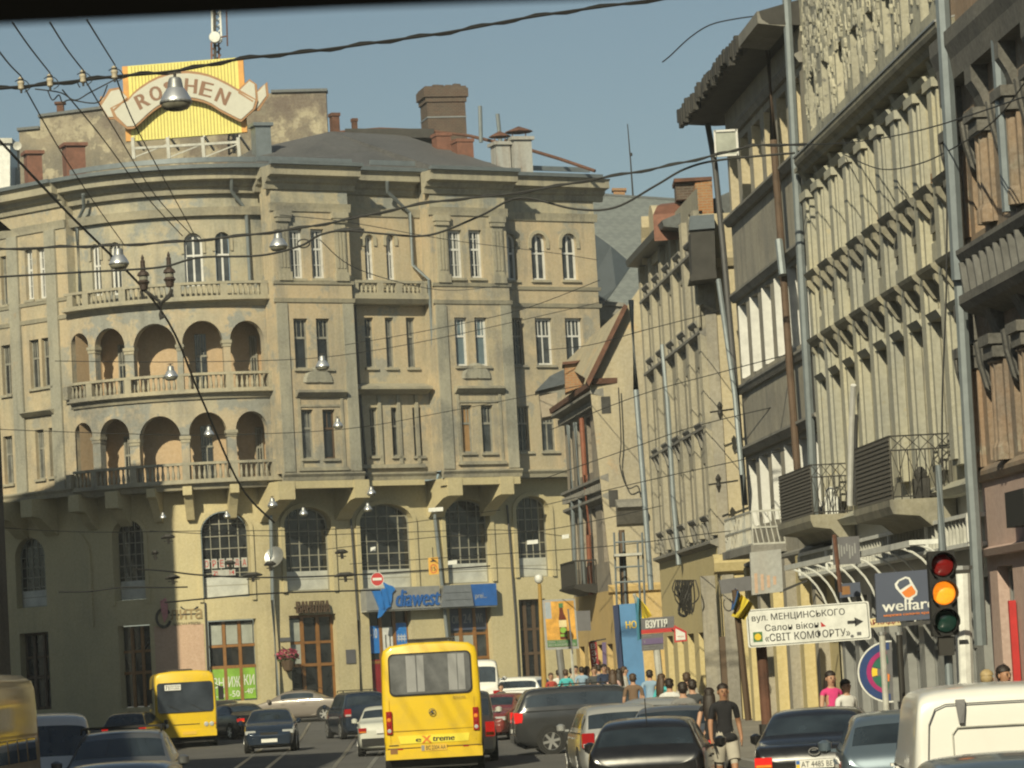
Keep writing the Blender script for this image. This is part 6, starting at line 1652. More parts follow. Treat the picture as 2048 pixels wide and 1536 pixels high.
    # hair: a cap over skull and nape, longer down the back when long
    def hairf(q):
        ell(q, (0, -.012, 1.712), (.098, .104, .092), z0=.02)
        ell(q, (0, -.03, 1.675), (.090, .085, .09))
        if long:
            rows = []
            for i, (z, w, y, dpt) in enumerate(((1.74, .06, -.03, .05), (1.66, .105, -.04, .07), (1.56, .115, -.065, .07), (1.44, .12, -.085, .06), (1.32, .11, -.10, .05), (1.22, .07, -.10, .03))):
                rows.append([V((w * math.cos(6.283 * j / 12), y + dpt * math.sin(6.283 * j / 12), z)) * k for j in range(12)])
            q.grid(rows, closed=True, cap=True)
    loc('hair', HC[hair], hairf)
    for s in (-1, 1):
        loc('eye', EYE_M, lambda q: ell(q, (s * .032, .112, 1.668), (.012, .007, .006), 8, 5))
        loc('eyebrow', HC[hair], lambda q: ell(q, (s * .033, .112, 1.687), (.019, .007, .004), 8, 4))
        loc('ear', SK[skin], lambda q: ell(q, (s * .086, .012, 1.655), (.012, .022, .032), 8, 6))
    loc('nose', SK[skin], lambda q: q.grid([[V((x, y, z)) * k for x, y, z in r] for r in ([(-.008, .108, 1.675), (0, .120, 1.675), (.008, .108, 1.675)], [(-.014, .108, 1.645), (0, .134, 1.642), (.014, .108, 1.645)], [(-.012, .104, 1.634), (0, .116, 1.632), (.012, .104, 1.634)])]))
    loc('mouth', LIP_M, lambda q: ell(q, (0, .103, 1.608), (.024, .010, .006), 8, 5))
    if collar:
        loc('collar', CL[top], lambda q: q.lathe((0, 0, 1.475 * k), [(.085 * k, 0), (.078 * k, .045 * k), (.07 * k, .05 * k), (.075 * k, 0)], 14, cap=False))
    if bag:
        loc('waist_bag', CL['black'], lambda q: ell(q, (-.05, .13, .93), (.12, .06, .075), 10, 7))
    if shorts:
        for s in (-1, 1):
            sw = st * s
            loc('shorts_leg', CL[legs], lambda q: q.tube([V((s * .09, 0, .93)) * k, V((s * .10, .01 - sw * .3, .72)) * k, V((s * .104, .02 - sw * .62, .56)) * k], [.118 * k, .110 * k, .105 * k], 14))
    return t
def pp(px, py, Y, *a, **k): return None
def person_at(label, px, py, Y, face, **k):
    p = P(px, py, Y); return person(label, p.x, Y, face, **k)
person_at('man in a black polo shirt and pale shorts walking towards the camera', 1449, 1440, 58, 174, H=1.80, top='black', legs='beige', shorts=True, bag=True, collar=True, zoff=.0, skin='tan')
person_at('woman with long dark hair seen from behind beside the man in black polo', 1421, 1430, 61, 10, H=1.72, top='black', legs='black', hair='dark', long=True, female=True, sleeve=0, zoff=.0)
person_at('man in a grey T-shirt seen from behind, close to the grey sedan', 1368, 1420, 65, 4, H=1.80, top='grey', legs='jean', zoff=.02)
person_at('man in a dark grey shirt with a pale mark, half behind the grey T-shirt man', 1387, 1420, 70, -8, H=1.78, top='dgrey', legs='jean', zoff=.05)
person_at('man in a white T-shirt walking away beside the yellow wall', 1341, 1410, 75, 6, H=1.80, top='white', legs='jean', zoff=.05)
person_at('brown haired person half hidden between the white and dark grey shirts', 1376, 1400, 80, 10, H=1.80, top='beige', hair='brown', zoff=.14)
person_at('man in a brown shirt and beige trousers standing against the blue panel', 1268, 1400, 88, 4, H=1.76, top='brown', legs='beige', hair='brown', zoff=.12, pose='stand')
person_at('woman in pale pink with a shoulder strap near the blue panel', 1228, 1390, 97, 12, H=1.74, top='lpink', hair='brown', female=True, long=True, zoff=.15, group='people crowding the far pavement')
person_at('dark haired person in white with a bag strap beside the pale pink woman', 1240, 1390, 99, -10, H=1.72, top='white', hair='dark', female=True, long=True, zoff=.14, group='people crowding the far pavement')
person_at('man in a turquoise shirt near the billboard post', 1134, 1390, 112, 20, H=1.70, top='turq', hair='brown', zoff=.14, group='people crowding the far pavement')
person_at('person in orange red left of the turquoise shirt man', 1104, 1390, 112, 170, H=1.62, top='red', hair='brown', zoff=.1, group='people crowding the far pavement', female=True)
person_at('tall woman in a pale dress with dark hair behind the billboard post', 1154, 1390, 122, 178, H=1.80, top='beige', hair='dark', zoff=.2, group='people crowding the far pavement', female=True)
person_at('dark haired person in a pale blue top right of the billboard post', 1166, 1390, 116, 6, H=1.76, top='lblue', hair='dark', zoff=.14, group='people crowding the far pavement')
person_at('person in a dark top beneath the red vertical shoe sign', 1191, 1390, 108, 172, H=1.74, top='dgrey', hair='brown', zoff=.14, group='people crowding the far pavement')
person_at('man in navy right of the red vertical shoe sign', 1211, 1390, 106, 160, H=1.80, top='navy', hair='dark', zoff=.14, group='people crowding the far pavement')
person_at('man in a dark T-shirt standing by the white minibus', 1003, 1400, 124, 150, H=1.76, top='dgrey', legs='jean', zoff=.0, pose='stand')
person_at('woman in hot pink with long wavy dark hair behind the black sedan', 1665, 1420, 60, 165, H=1.76, top='pink', hair='dark', long=True, female=True, sleeve=0, zoff=.14)
person_at('child with thick dark hair and a white top right of the woman in hot pink', 1695, 1430, 58, 150, H=1.62, top='white', hair='dark', zoff=.14)
person_at('blond haired person just above the white van roof', 1977, 1400, 48, 20, H=1.72, top='beige', hair='blond', zoff=.14, female=True)
person_at('dark haired man in pale blue just above the white van roof', 2011, 1400, 46, 150, H=1.78, top='lblue', hair='dark', zoff=.14, skin='tan')
person_at('driver in a teal shirt behind the windscreen of the white oncoming van', 100, 1500, 62.8, 176, H=1.55, top='turq', zoff=.0, pose='stand', skin='tan')

for i, (px, Y, tp, hr, fm, lab) in enumerate(((1120, 118, 'white', 'dark', 0, 'person in white between the orange red and turquoise tops'), (1147, 124, 'black', 'dark', 0, 'person in black just left of the tall woman in a pale dress'), (1178, 120, 'lpink', 'brown', 1, 'woman in dusty pink behind the billboard crowd'), (1201, 114, 'grey', 'dark', 0, 'person in grey between the dark top and the navy man'), (1219, 110, 'red', 'brown', 1, 'woman in dull red right of the man in navy'), (1252, 102, 'beige', 'brown', 0, 'person in beige walking past the blue hoarding'), (1302, 92, 'lblue', 'dark', 0, 'person in pale blue by the foot of the shoe sign post'), (1326, 84, 'turq', 'brown', 1, 'woman in turquoise left of the man in the white T-shirt'))):
    person_at(lab, px, 1400, Y, 5 + 40 * (i % 3), H=1.70 + .03 * (i % 4), top=tp, hair=hr, female=bool(fm), long=bool(fm), group='people crowding the far pavement')
M['lantern'] = solid('dark_bronze_lantern', (.05, .032, .024), .7, var=.4)
M['logobrown'] = solid('brown_sign_letters', (.20, .095, .045), .5, var=.08)
M['navyblue'] = solid('deep_blue_print', (.02, .05, .17), .4)
M['tealgreen'] = solid('teal_green_print', (.02, .13, .09), .4)
M['gilt'] = solid('gilt_letters', (.28, .20, .09), .5)
# ------------------------------------------------------------ signs, lamps, cables and street furniture
class PB(Board):
    """board whose corners are read from the photograph at distance Y; items on it are given in the same coordinates"""
    def __init__(s, a, b, d, Y, Yb=None):
        s.a, s.b, s.d = a, b, d
        Board.__init__(s, P(*a, Y), P(*b, Yb or Y), P(*d, Y))
    def un(s, x, y):
        ux, uy = s.b[0] - s.a[0], s.b[1] - s.a[1]; vx, vy = s.d[0] - s.a[0], s.d[1] - s.a[1]
        det = ux * vy - uy * vx; px, py = x - s.a[0], y - s.a[1]
        return (px * vy - py * vx) / det, (ux * py - uy * px) / det
    def ppoly(s, mb, pts, d, t=.006, mi=0): s.poly(mb, [s.un(*p) for p in pts], d, t, mi)
    def ptext(s, mb, st, cx, cy, w, h, ang=0, d=.01, t=0.0, slant=0.0, bold=0.0):
        vs, fs, asp = text_mesh(st); ca, sa = math.cos(R_(ang)), math.sin(R_(ang))
        for dd in ([d] if not t else [d, d - t]):
            for bx in ([0] if not bold else [-bold, 0, bold]):
                pts = []
                for x, y in vs:
                    X = (x - .5 + slant * (y - .5)) * w + bx; Y = (.5 - y) * h
                    pts.append(s.at(*s.un(cx + X * ca - Y * sa, cy + X * sa + Y * ca), dd + bx * .0006))
                mb.add(pts, fs)
        if t:
            vs3 = []
    def mk(s, name, mat, par, f):
        mb = MB(); f(mb); return mb.build(name, mat, par, fix=False)
ROT = -3.2
# rooftop billboard
Y = 170.5
bd = PB((244, 133), (486, 114), (252, 283), Y)
rb = thing('rooftop_billboard', 'yellow ribbed rooftop billboard with a curved cream ribbon lettered ROSHEN', 'billboard', P(372, 312, Y))
part('yellow_panel', M['cloth_y'], rb, lambda mb: bd.slab(mb, .25))
def ribs(mb):
    for k in range(1, 33): bd.slab(mb, .02, 0, .05 + .9 * k / 33 - .0035, 0.01, .05 + .9 * k / 33 + .0035, .99, .012)
part('panel_grooves', M['rib'], rb, ribs)
for x0, x1 in ((0, .045), (.955, 1)): part('orange_side_strip', M['orange2'] if 'orange2' in M else M['orange'], rb, lambda mb: bd.slab(mb, .28, 0, x0, 0, x1, 1, .02))
sc1 = .3418
def cz(pts): return [(x * sc1, y * sc1) for x, y in pts]
top = [(755, 600), (790, 560), (830, 528), (880, 495), (930, 470), (990, 450), (1050, 440), (1110, 438), (1170, 445), (1225, 458), (1280, 480), (1340, 510), (1390, 540)]
bot = [(790, 745), (825, 715), (870, 672), (915, 635), (960, 608), (1010, 588), (1060, 577), (1105, 575), (1150, 582), (1195, 593), (1240, 612), (1290, 645), (1400, 702)]
def ribbon(mb, g, d):
    for i in range(len(top) - 1):
        q = [top[i], top[i + 1], bot[i + 1], bot[i]]
        q = [(x, y + (-g if k < 2 else g)) for k, (x, y) in enumerate(q)]
        bd.ppoly(mb, cz(q), d, .2)
    L_ = [(755 , 600 - g), (665 - g, 640), (690 - g, 690 + g), (750, 748 + g), (790, 745 + g)]; R2 = [(1390, 540 - g), (1497 + g, 595), (1482 + g, 645), (1415, 706 + g), (1400, 702 + g)]
    bd.ppoly(mb, cz(L_), d, .2); bd.ppoly(mb, cz(R2), d, .2)
def tails(mb, g, d):
    for kq, q in enumerate(([(655 - g, 540 - g), (700, 530 - g), (748, 575), (690, 640), (672, 690 + g), (640, 692 + g), (598 - g, 625)], [(605 - g, 580 - g), (640 + g, 590), (655, 640), (612, 650 + g), (596 - g, 620)], [(1395, 545 - g), (1462, 482 - g), (1492 + g, 500), (1500 + g, 600), (1470, 640 + g)], [(1490, 560), (1520, 535 - g), (1553 + g, 498 - g), (1560 + g, 565), (1505 + g, 640 + g), (1478, 640 + g)])):
        bd.ppoly(mb, cz(q), d - (.05 if kq in (1, 3) else 0), .15 if kq in (0, 2) else .12)
part('ribbon_edge', M['ribedge'], rb, lambda mb: (ribbon(mb, 15, .42), tails(mb, 13, .32)))
part('ribbon', M['ribbon'], rb, lambda mb: (ribbon(mb, 0, .46), tails(mb, 0, .36)))
for q in ([(668, 650), (745, 580), (752, 586), (676, 658)], [(1400, 545), (1488, 600), (1482, 606), (1396, 553)]): part('ribbon_crease', M['ribedge'], rb, lambda mb: bd.ppoly(mb, cz(q), .47, .008))
def letters(mb):
    for ch, x, y, a in (('R', 838, 598, -27), ('O', 917, 556, -17), ('S', 1000, 527, -6), ('H', 1122, 512, 5), ('E', 1212, 532, 14), ('N', 1308, 574, 24)):
        bd.ptext(mb, ch, x * sc1, y * sc1, 66 * sc1, 84 * sc1, a, .475, 0, 0, 1.5)
bd.mk('lettering', M['logobrown'], rb, letters)
def legs(mb):
    for x in (268, 338, 408, 479):
        mb.bar(P(x, 318 - (x - 268) * .01, Y), P(x - 3, 275, Y), .16); mb.bar(P(x + 20, 300, Y + 2), P(x, 272, Y), .09)
    mb.bar(P(266, 297, Y), P(480, 284, Y), .12)
    for x in (268, 338, 408): mb.bar(P(x, 315, Y), P(x + 68, 288, Y), .06)
part('steel_legs', M['offwhite'], rb, legs)
# telecom mast
ms = thing('telecom_mast', 'red and white lattice mast with white drum antenna above the rooftop billboard', 'mast', P(434, 200, 176))
def lattice(mb, y0, y1, mi=0):
    for sx in (-9, 9): mb.bar(P(434 + sx, y1, 176), P(430 + sx * .8, y0, 176), .09)
    n = int((y1 - y0) / 12)
    for k in range(n):
        a, b = y1 - (y1 - y0) * k / n, y1 - (y1 - y0) * (k + 1) / n
        mb.bar(P(425, a, 176), P(442, b, 176), .05); mb.bar(P(442, a, 176.2), P(425, b, 176.2), .05)
part('red_section', M['brown_tin'], ms, lambda mb: (lattice(mb, 85, 250)))
part('white_section', M['white'], ms, lambda mb: (lattice(mb, -40, 84)))
part('cable_ladder', M['iron'], ms, lambda mb: mb.bar(P(432, 240, 175.8), P(428, -40, 175.8), .14))
c = P(430, 75, 175.3); part('drum_antenna', M['white'], ms, lambda mb: mb.lathe(c, [(.02, -.2), (.28, -.18), (.3, .1), (.27, .16), (.02, .18)], 18, ax=(V((1, 0, 0)), V((0, 0, 1)), V((0, -1, 0)))), smooth=True)
part('side_whip', M['rust'], ms, lambda mb: (mb.tube([P(455, 92, 175.8), P(452, -10, 175.8)], .04, 5), mb.tube([P(440, 75, 175.8), P(455, 72, 175.8)], .04, 5)))
# dish at far left
c = P(35, 292, 176); sd = thing('rooftop_dish', 'small pale dish on a pole at the left end of the firewall', 'satellite dish', c)
part('reflector', M['offwhite'], sd, lambda mb: mb.lathe(c, [(.02, -.05), (.2, 0), (.22, .05), (.02, 0)], 14, ax=(V((1, 0, 0)), V((0, 0, 1)), V((0, -1, 0)))))
part('pole', M['iron'], sd, lambda mb: mb.tube([c + V((0, .1, 0)), P(37, 340, 176)], .04, 5))

# ---- cables
def smooth_path(pts, n=7):
    pts = [V(p) for p in pts]; out = []
    for i in range(len(pts) - 1):
        p0 = pts[max(i - 1, 0)]; p1, p2 = pts[i], pts[i + 1]; p3 = pts[min(i + 2, len(pts) - 1)]
        for k in range(n):
            t = k / n
            out.append(.5 * ((2 * p1) + (p2 - p0) * t + (2 * p0 - 5 * p1 + 4 * p2 - p3) * t * t + (3 * p1 - p0 - 3 * p2 + p3) * t ** 3))
    return out + [pts[-1]]
def cable(label, pts, Y0, Y1, r, name='overhead_cable', mat='wire', twin=None, group='overhead cables across the street'):
    x0, x1 = pts[0][0], pts[-1][0]
    def at(x, y):
        f = (x - x0) / (x1 - x0) if abs(x1 - x0) > abs(pts[-1][1] - pts[0][1]) else (y - pts[0][1]) / (pts[-1][1] - pts[0][1])
        return P(x, y, Y0 + (Y1 - Y0) * f)
    path = smooth_path([at(*p) for p in pts])
    mb = MB(); mb.tube(path, r, 6)
    if twin:
        q = [p + V((0, 0, twin * math.sin(k * 1.1))) for k, p in enumerate(path)]; mb.tube(q, r * .8, 5)
    o = mb.build(name, M[mat], smooth=True, loc=path[0]); tag(o, label, 'cable', group)
    return o
cable('thick twisted cable rising from the left edge past the rooftop billboard to the top', [(-60, 182), (0, 177), (110, 167), (230, 153), (350, 142), (480, 118), (620, 103), (760, 84), (900, 64), (1050, 36), (1200, 14), (1400, -12)], 55, 60, .026, twin=.035)
cable('span cable carrying the lamps level with the top floor windows, ending on the ornate house', [(-40, 500), (120, 494), (240, 490), (400, 480), (560, 462), (690, 440), (860, 405), (1020, 388), (1180, 360), (1320, 335), (1440, 308), (1520, 290), (1660, 292)], 88, 86, .028, twin=.04)
cable('sagging black cable in loops with a knotted splice at the middle', [(-40, 556), (150, 545), (250, 540), (330, 533), (400, 515), (520, 511), (600, 492), (640, 470), (690, 461), (770, 468), (860, 470), (960, 432), (1040, 396), (1150, 418), (1230, 415), (1310, 372), (1370, 338), (1440, 320), (1590, 306)], 90, 86, .03)
cable('taut diagonal cable from the left edge down past the double lantern', [(-40, 235), (0, 282), (130, 420), (320, 618), (400, 790), (480, 970), (548, 1045)], 84, 118, .035)
for i, (pts, nm) in enumerate((([(-10, 92), (20, 130), (42, 152)], 'leftmost'), ([(25, 45), (60, 95), (100, 146)], 'second'), ([(100, 45), (135, 100), (166, 140)], 'third'), ([(174, 40), (205, 90), (230, 130)], 'rightmost'))):
    cable('feeder wire coming down from the roof edge to the %s porcelain insulator' % nm, pts, 40, 55, .012, 'feeder_wire', group='thin feeder wires')
for pts, nm in (([(52, 180), (120, 300), (185, 400), (250, 492)], 'leftmost'), ([(125, 180), (200, 270), (290, 390), (365, 472)], 'second'), ([(170, 160), (230, 260), (310, 390), (385, 472)], 'third'), ([(232, 155), (270, 250), (340, 380), (388, 468)], 'rightmost')):
    cable('thin wire from the %s insulator down to the lamp cable' % nm, pts, 55, 88, .013, 'feeder_wire', group='thin feeder wires')
TH = [('thin wire across the loggias from the left pier to the low gabled house', [(110, 722), (330, 724), (560, 720), (700, 708), (900, 672), (1220, 600)], 120, 128),
      ('thin wire below the first floor windows reaching the gabled house', [(-20, 858), (200, 866), (420, 870), (690, 858), (900, 822), (1085, 786), (1260, 752)], 118, 127),
      ('thin wire under the corbels in the left shade', [(-20, 1054), (170, 1064), (400, 1062), (600, 1060), (760, 1052), (1000, 1020)], 115, 130),
      ('thin wire over the arched windows', [(300, 1062), (540, 1072), (760, 1066), (1000, 1060), (1140, 1074)], 118, 128),
      ('thin wire crossing the top floor from the bow to the right end', [(560, 430), (700, 445), (900, 480), (1100, 505), (1195, 520)], 120, 160),
      ('wire from the ornate house console to the right edge, sagging', [(1690, 310), (1760, 338), (1830, 330), (1900, 300), (1990, 240), (2060, 150)], 82, 58),
      ('straight thin wire from the ornate house to the right edge', [(1560, 290), (1700, 285), (1850, 258), (2060, 190)], 86, 58),
      ('thin wire over the buff end wall', [(1100, 860), (1280, 790), (1440, 745), (1610, 700)], 124, 92),
      ('lower thin wire over the buff end wall', [(1080, 960), (1280, 890), (1400, 850), (1650, 790)], 124, 92),
      ('thin wire level with the middle balconies of the buff house', [(1090, 1010), (1300, 960), (1460, 925), (1570, 900)], 124, 92),
      ('thin wire above the shop signs on the right', [(700, 1128), (1000, 1108), (1240, 1090), (1480, 1060), (1700, 1050)], 128, 92),
      ('dark wire along the blue shop fascia', [(690, 1150), (760, 1149), (860, 1143), (1000, 1136), (1120, 1140)], 130, 128),
      ('thin wire above the blue shop fascia', [(640, 1100), (860, 1075), (1090, 1060), (1330, 1010)], 128, 118),
      ('wire from the knotted splice to the bay window', [(640, 480), (720, 540), (880, 580), (1000, 572)], 100, 150),
      ('long wire from the far bay to the gabled house roof', [(690, 690), (860, 660), (1040, 620), (1200, 560)], 140, 128),
      ('thin wire hanging over the low gabled house', [(1090, 700), (1180, 690), (1290, 660), (1440, 622)], 126, 100)]
for lb, pts, a, b in TH: cable(lb, pts, a, b, .014, 'thin_wire', group='thin wires over the street')
for lb, pts, a, b in (('black trolley wire with clamps across the sale windows', [(270, 1138), (330, 1142), (400, 1150), (520, 1155), (700, 1150), (980, 1132)], 118, 124), ('black trolley wire in the left shade below the arched windows', [(118, 1184), (180, 1183), (245, 1175), (330, 1175), (375, 1174)], 116, 118),
                      ('lower black trolley wire over the shop signs', [(330, 1205), (470, 1192), (560, 1186), (760, 1180)], 116, 122)):
    cable(lb, pts, a, b, .03, 'trolley_wire', group='trolley wires')
def clamp(px, py, Y, w, lab):
    c = P(px, py, Y); h = w * Y / FPX
    t = thing('wire_clamp', lab, 'clamp', c, 'trolley wire clamps')
    part('crossbar', M['iron'], t, lambda mb: mb.tube([c + V((-h / 2, 0, 0)), c + V((-h * .2, 0, .05)), c + V((h * .2, 0, .05)), c + V((h / 2, 0, .02))], [.03, .09, .09, .03], 6))
    part('hanger', M['iron'], t, lambda mb: (mb.tube([c + V((0, 0, .05)), c + V((.02, 0, -.2))], .06, 6), mb.tube([c + V((-h * .3, 0, -.1)), c + V((h * .35, 0, -.12))], .02, 5)))
for px, py, w, lab in ((336, 1076, 28, 'dark clamp on the cream wall left of the first lit arched window'), (460, 1128, 22, 'dark clamp across the red letters of the arched window'), (505, 1152, 40, 'wide dark clamp at the right edge of the lettered arched window'), (683, 1106, 26, 'small dark clamp above the narrow glass shade'), (690, 1152, 44, 'wide dark clamp carrying the narrow glass shade'), (540, 1130, 24, 'dark clamp on the pale downpipe'), (345, 1157, 30, 'dark clamp under the upper trolley wire left of the sale windows'), (310, 1108, 14, 'tiny clamp on the shadow edge')):
    clamp(px, py, 119, w, lab)
# ---- hanging bell lamps
def bell(px, py, w, Y, lab):
    s = w * Y / FPX; c = P(px, py, Y)                       # c: rim centre
    t = thing('hanging_lamp', lab, 'street lamp', c, 'bell shaped lamps hung from the cables')
    part('reflector', M['alu'], t, lambda mb: mb.lathe(c, [(.5 * s, -.02 * s), (.5 * s, .03 * s), (.46 * s, .12 * s), (.36 * s, .30 * s), (.30 * s, .38 * s), (.27 * s, .42 * s)], 20), smooth=True)
    part('rim', M['alu_d'], t, lambda mb: mb.lathe(c, [(.5 * s, -.06 * s), (.52 * s, -.04 * s), (.52 * s, .0), (.5 * s, .01 * s)], 20))
    part('socket', M['alu_d'], t, lambda mb: mb.lathe(c, [(.27 * s, .41 * s), (.25 * s, .45 * s), (.21 * s, .70 * s), (.17 * s, .76 * s), (.05 * s, .78 * s)], 16), smooth=True)
    part('glass_bowl', M['lampglass'], t, lambda mb: mb.lathe(c, [(.48 * s, -.05 * s), (.46 * s, -.14 * s), (.38 * s, -.24 * s), (.22 * s, -.29 * s), (.02 * s, -.30 * s)], 18), smooth=True)
    part('hook', M['iron'], t, lambda mb: (mb.tube([c + V((0, 0, .77 * s)), c + V((0, 0, .95 * s))], .04 * s + .004, 6), mb.bar(c + V((-.2 * s, 0, .9 * s)), c + V((.2 * s, 0, .92 * s)), .05 * s)))
for px, py, w, Y, lab in ((352, 203, 64, 55, 'biggest bell lamp, in front of the rooftop billboard ribbon'), (238, 527, 40, 87, 'bell lamp left of the double lantern, before the bow top floor'), (557, 492, 36, 90, 'bell lamp beside the twin windows of the first bay, top floor height'),
                          (342, 753, 28, 120, 'bell lamp before the upper loggia balustrade'), (645, 733, 28, 118, 'bell lamp under the second floor windows of the first bay'), (676, 852, 20, 128, 'bell lamp right of the first floor windows of the first bay'), (418, 869, 21, 126, 'bell lamp before the lower loggia, fourth arch'),
                          (743, 987, 18, 132, 'upper bell lamp of the pair under the middle corbel'), (736, 1019, 17, 130, 'lower bell lamp of the pair under the middle corbel'), (545, 1011, 20, 128, 'bell lamp beside the corbel right of the lettered arched window'), (607, 1028, 17, 130, 'bell lamp at the top of the second lit arched window'), (326, 1035, 13, 132, 'smallest bell lamp at the shadow edge on the cream wall'), (454, 1033, 14, 130, 'small bell lamp at the top of the lettered arched window')):
    bell(px, py, w, Y, lab)
# porcelain insulators on the thick cable
for i, (px, py, nm) in enumerate(((42, 160, 'leftmost of the four on the thick cable'), (100, 154, 'second from the left on the thick cable'), (166, 146, 'third from the left on the thick cable'), (229, 138, 'rightmost of the four on the thick cable, nearest the billboard'))):
    c = P(px, py + 10, 54.8); t = thing('cable_insulator', 'porcelain insulator with wire ties, ' + nm, 'insulator', c, 'porcelain insulators')
    part('porcelain', M['porc'], t, lambda mb: mb.lathe(c, [(.03, -.08), (.05, -.06), (.045, 0), (.06, .03), (.05, .06), (.035, .07), (.05, .1), (.02, .13)], 12), smooth=True)
    part('pin', M['iron'], t, lambda mb: mb.tube([c + V((0, 0, -.13)), c + V((0, 0, -.05))], .018, 6))
    part('wire_tie', M['wire'], t, lambda mb: mb.tube(smooth_path([c + V((-.09, 0, .06)), c + V((.0, -.06, .08)), c + V((.09, 0, .05)), c + V((.14, 0, -.05)), c + V((.05, 0, -.12))]), .008, 5))
for pts, nm in (([(70, 178), (120, 185), (150, 200), (180, 185), (228, 160)], 'loose drooping jumper wire under the insulators at the left'), ([(95, 180), (105, 200), (118, 190), (125, 205), (140, 200), (195, 205), (215, 170)], 'curled jumper wire under the middle insulators'), ([(166, 150), (156, 165), (160, 175)], 'short looped jumper at the third insulator')):
    cable(nm, pts, 55, 55, .011, 'jumper_wire', group='loose jumper wires')
mb = MB(); cc = P(607, 487, 90); mb.tube([cc + V((.16 * math.cos(a), 0, .11 * math.sin(a))) for a in [6.283 * k / 14 for k in range(15)]], .02, 5); tag(mb.build('cable_coil', M['wire'], loc=cc), 'small coil of spare cable hanging beside the twin windows of the first bay', 'cable')
mb = MB(); mb.tube([P(668, 462, 90), P(690, 460, 90), P(728, 459, 90)], [.03, .07, .03], 6); tag(mb.build('cable_splice', M['wire'], loc=P(690, 460, 90)), 'thick taped splice on the sagging black cable', 'cable')
cable('long thin curved wire whip above the dark eaves at the right', [(1325, 124), (1340, 112), (1380, 75), (1420, 50), (1470, 38), (1530, 30)], 104, 95, .02, 'whip_wire', group='thin wires over the street')
cable('bundle of cables drooping down the ornate facade', [(1660, 300), (1690, 345), (1712, 400), (1735, 460)], 85.2, 82, .05, 'cable_bundle', group='cables on the ornate house')
cable('single cable beside the bundle on the ornate facade', [(1690, 345), (1706, 395), (1720, 425), (1745, 468)], 84.5, 81.6, .02, 'cable_bundle', group='cables on the ornate house')
cable('vertical black cable down the right end of the ornate house', [(1893, 280), (1894, 430), (1892, 600), (1885, 780), (1884, 930)], 69, 69, .02, 'cable_bundle', group='cables on the ornate house')
cable('wires hanging down the yellow end wall of the gabled house', [(1237, 775), (1242, 880), (1240, 930), (1255, 975), (1275, 972), (1282, 995)], 125.7, 125.7, .025, 'cable_bundle', group='cables on the low houses')
cable('tangle of black cables over the entrance between yellow walls', [(1352, 1172), (1362, 1200), (1372, 1230), (1358, 1225), (1366, 1190), (1378, 1165)], 106, 106, .05, 'cable_bundle', group='cables on the low houses')
mb = MB(); q = random.Random(4)
for k in range(18):
    x = 1350 + 2.4 * k; mb.tube(smooth_path([P(x, 1160, 105.5), P(x + q.uniform(-8, 8), 1180 + q.uniform(0, 20), 105.3), P(1372 + q.uniform(-14, 14), 1195 + q.uniform(0, 40), 105.3), P(1372 + q.uniform(-10, 10), 1170, 105.3)], 4), .022, 4)
tag(mb.build('hanging_creeper', M['iron'], loc=P(1372, 1230, 105.5)), 'mass of dark dangling cable ends over the corner entrance', 'cable')
# ---- ornate double lantern
c = P(322, 605, 93)
dl = thing('double_lantern', 'ornate cast iron double lantern with two upright lights on the taut diagonal cable', 'lantern', c)
k_ = 93 / FPX
def arm(s, topx, topy, mb):
    a = P(topx, topy, 93)
    mb.tube(smooth_path([c, P(322 + s * 18, 592, 93), P(topx + s * 4, 578, 93), P(topx, topy + 36, 93)]), .045, 8)
part('scroll_arms', M['iron'], dl, lambda mb: (arm(-1, 287, 562, mb), arm(1, 339, 556, mb), mb.tube([c, P(321, 628, 93), P(326, 636, 93)], [.06, .05, .1], 8), mb.tube([P(300, 588, 93), P(322, 606, 93), P(340, 588, 93)], .05, 6)))
for x, y in ((287, 562), (339, 556)):
    a = P(x, y, 93)
    part('lantern_body', M['lantern'], dl, lambda mb: mb.lathe(a, [(.02, -.26), (.10, -.24), (.12, -.1), (.17, -.04), (.13, .0), (.13, .02)], 10))
    part('lantern_glass', M['lampglass'], dl, lambda mb: mb.lathe(a, [(.11, .02), (.12, .12), (.11, .14)], 10))
    part('lantern_cap', M['lantern'], dl, lambda mb: mb.lathe(a, [(.17, .14), (.14, .22), (.07, .28), (.06, .5), (.07, .52), (.035, .58), (.045, .62), (.005, .72)], 10))
# ---- shop signs on the corner house
def wall_sign(name, lab, cat, pts, Y, build, base):
    t = thing(name, lab, cat, base); b = PB(pts[0], pts[1], pts[2], Y, pts[3] if len(pts) > 3 else None); build(t, b); return t
def onwall(px, py, fac, d): return fac.M(*fac.uv(px, py, d), d).y
# no-entry sign
Yn = 116
b = PB((741, 1145), (767, 1144), (742, 1173), Yn); t = thing('no_entry_sign', 'round red no entry sign with a white bar above the blue shop logo', 'road sign', b.at(.5, 1))
part('disc', M['red'], t, lambda mb: b.disc(mb, .5, .5, .5, .5, .0, .03)); part('rim', M['white'], t, lambda mb: b.ring(mb, .5, .5, .5, .5, .07, .012, .01)); part('bar', M['white'], t, lambda mb: b.slab(mb, .01, 0, .15, .4, .85, .58, .012))
part('bracket', M['iron'], t, lambda mb: mb.tube([b.at(.5, .5, -.03), b.at(.5, .5, -.4), b.at(.5, -.2, -.4)], .02, 5))
b = PB((856, 1116), (876, 1114), (858, 1150), 122); t = thing('load_limit_sign', 'small orange sign with a ringed 15 on the wall beside the pale downpipe', 'road sign', b.at(.5, 1))
part('plate', M['amberplate'], t, lambda mb: b.slab(mb, .03)) if 'amberplate' in M else part('plate', M['orange'], t, lambda mb: b.slab(mb, .03))
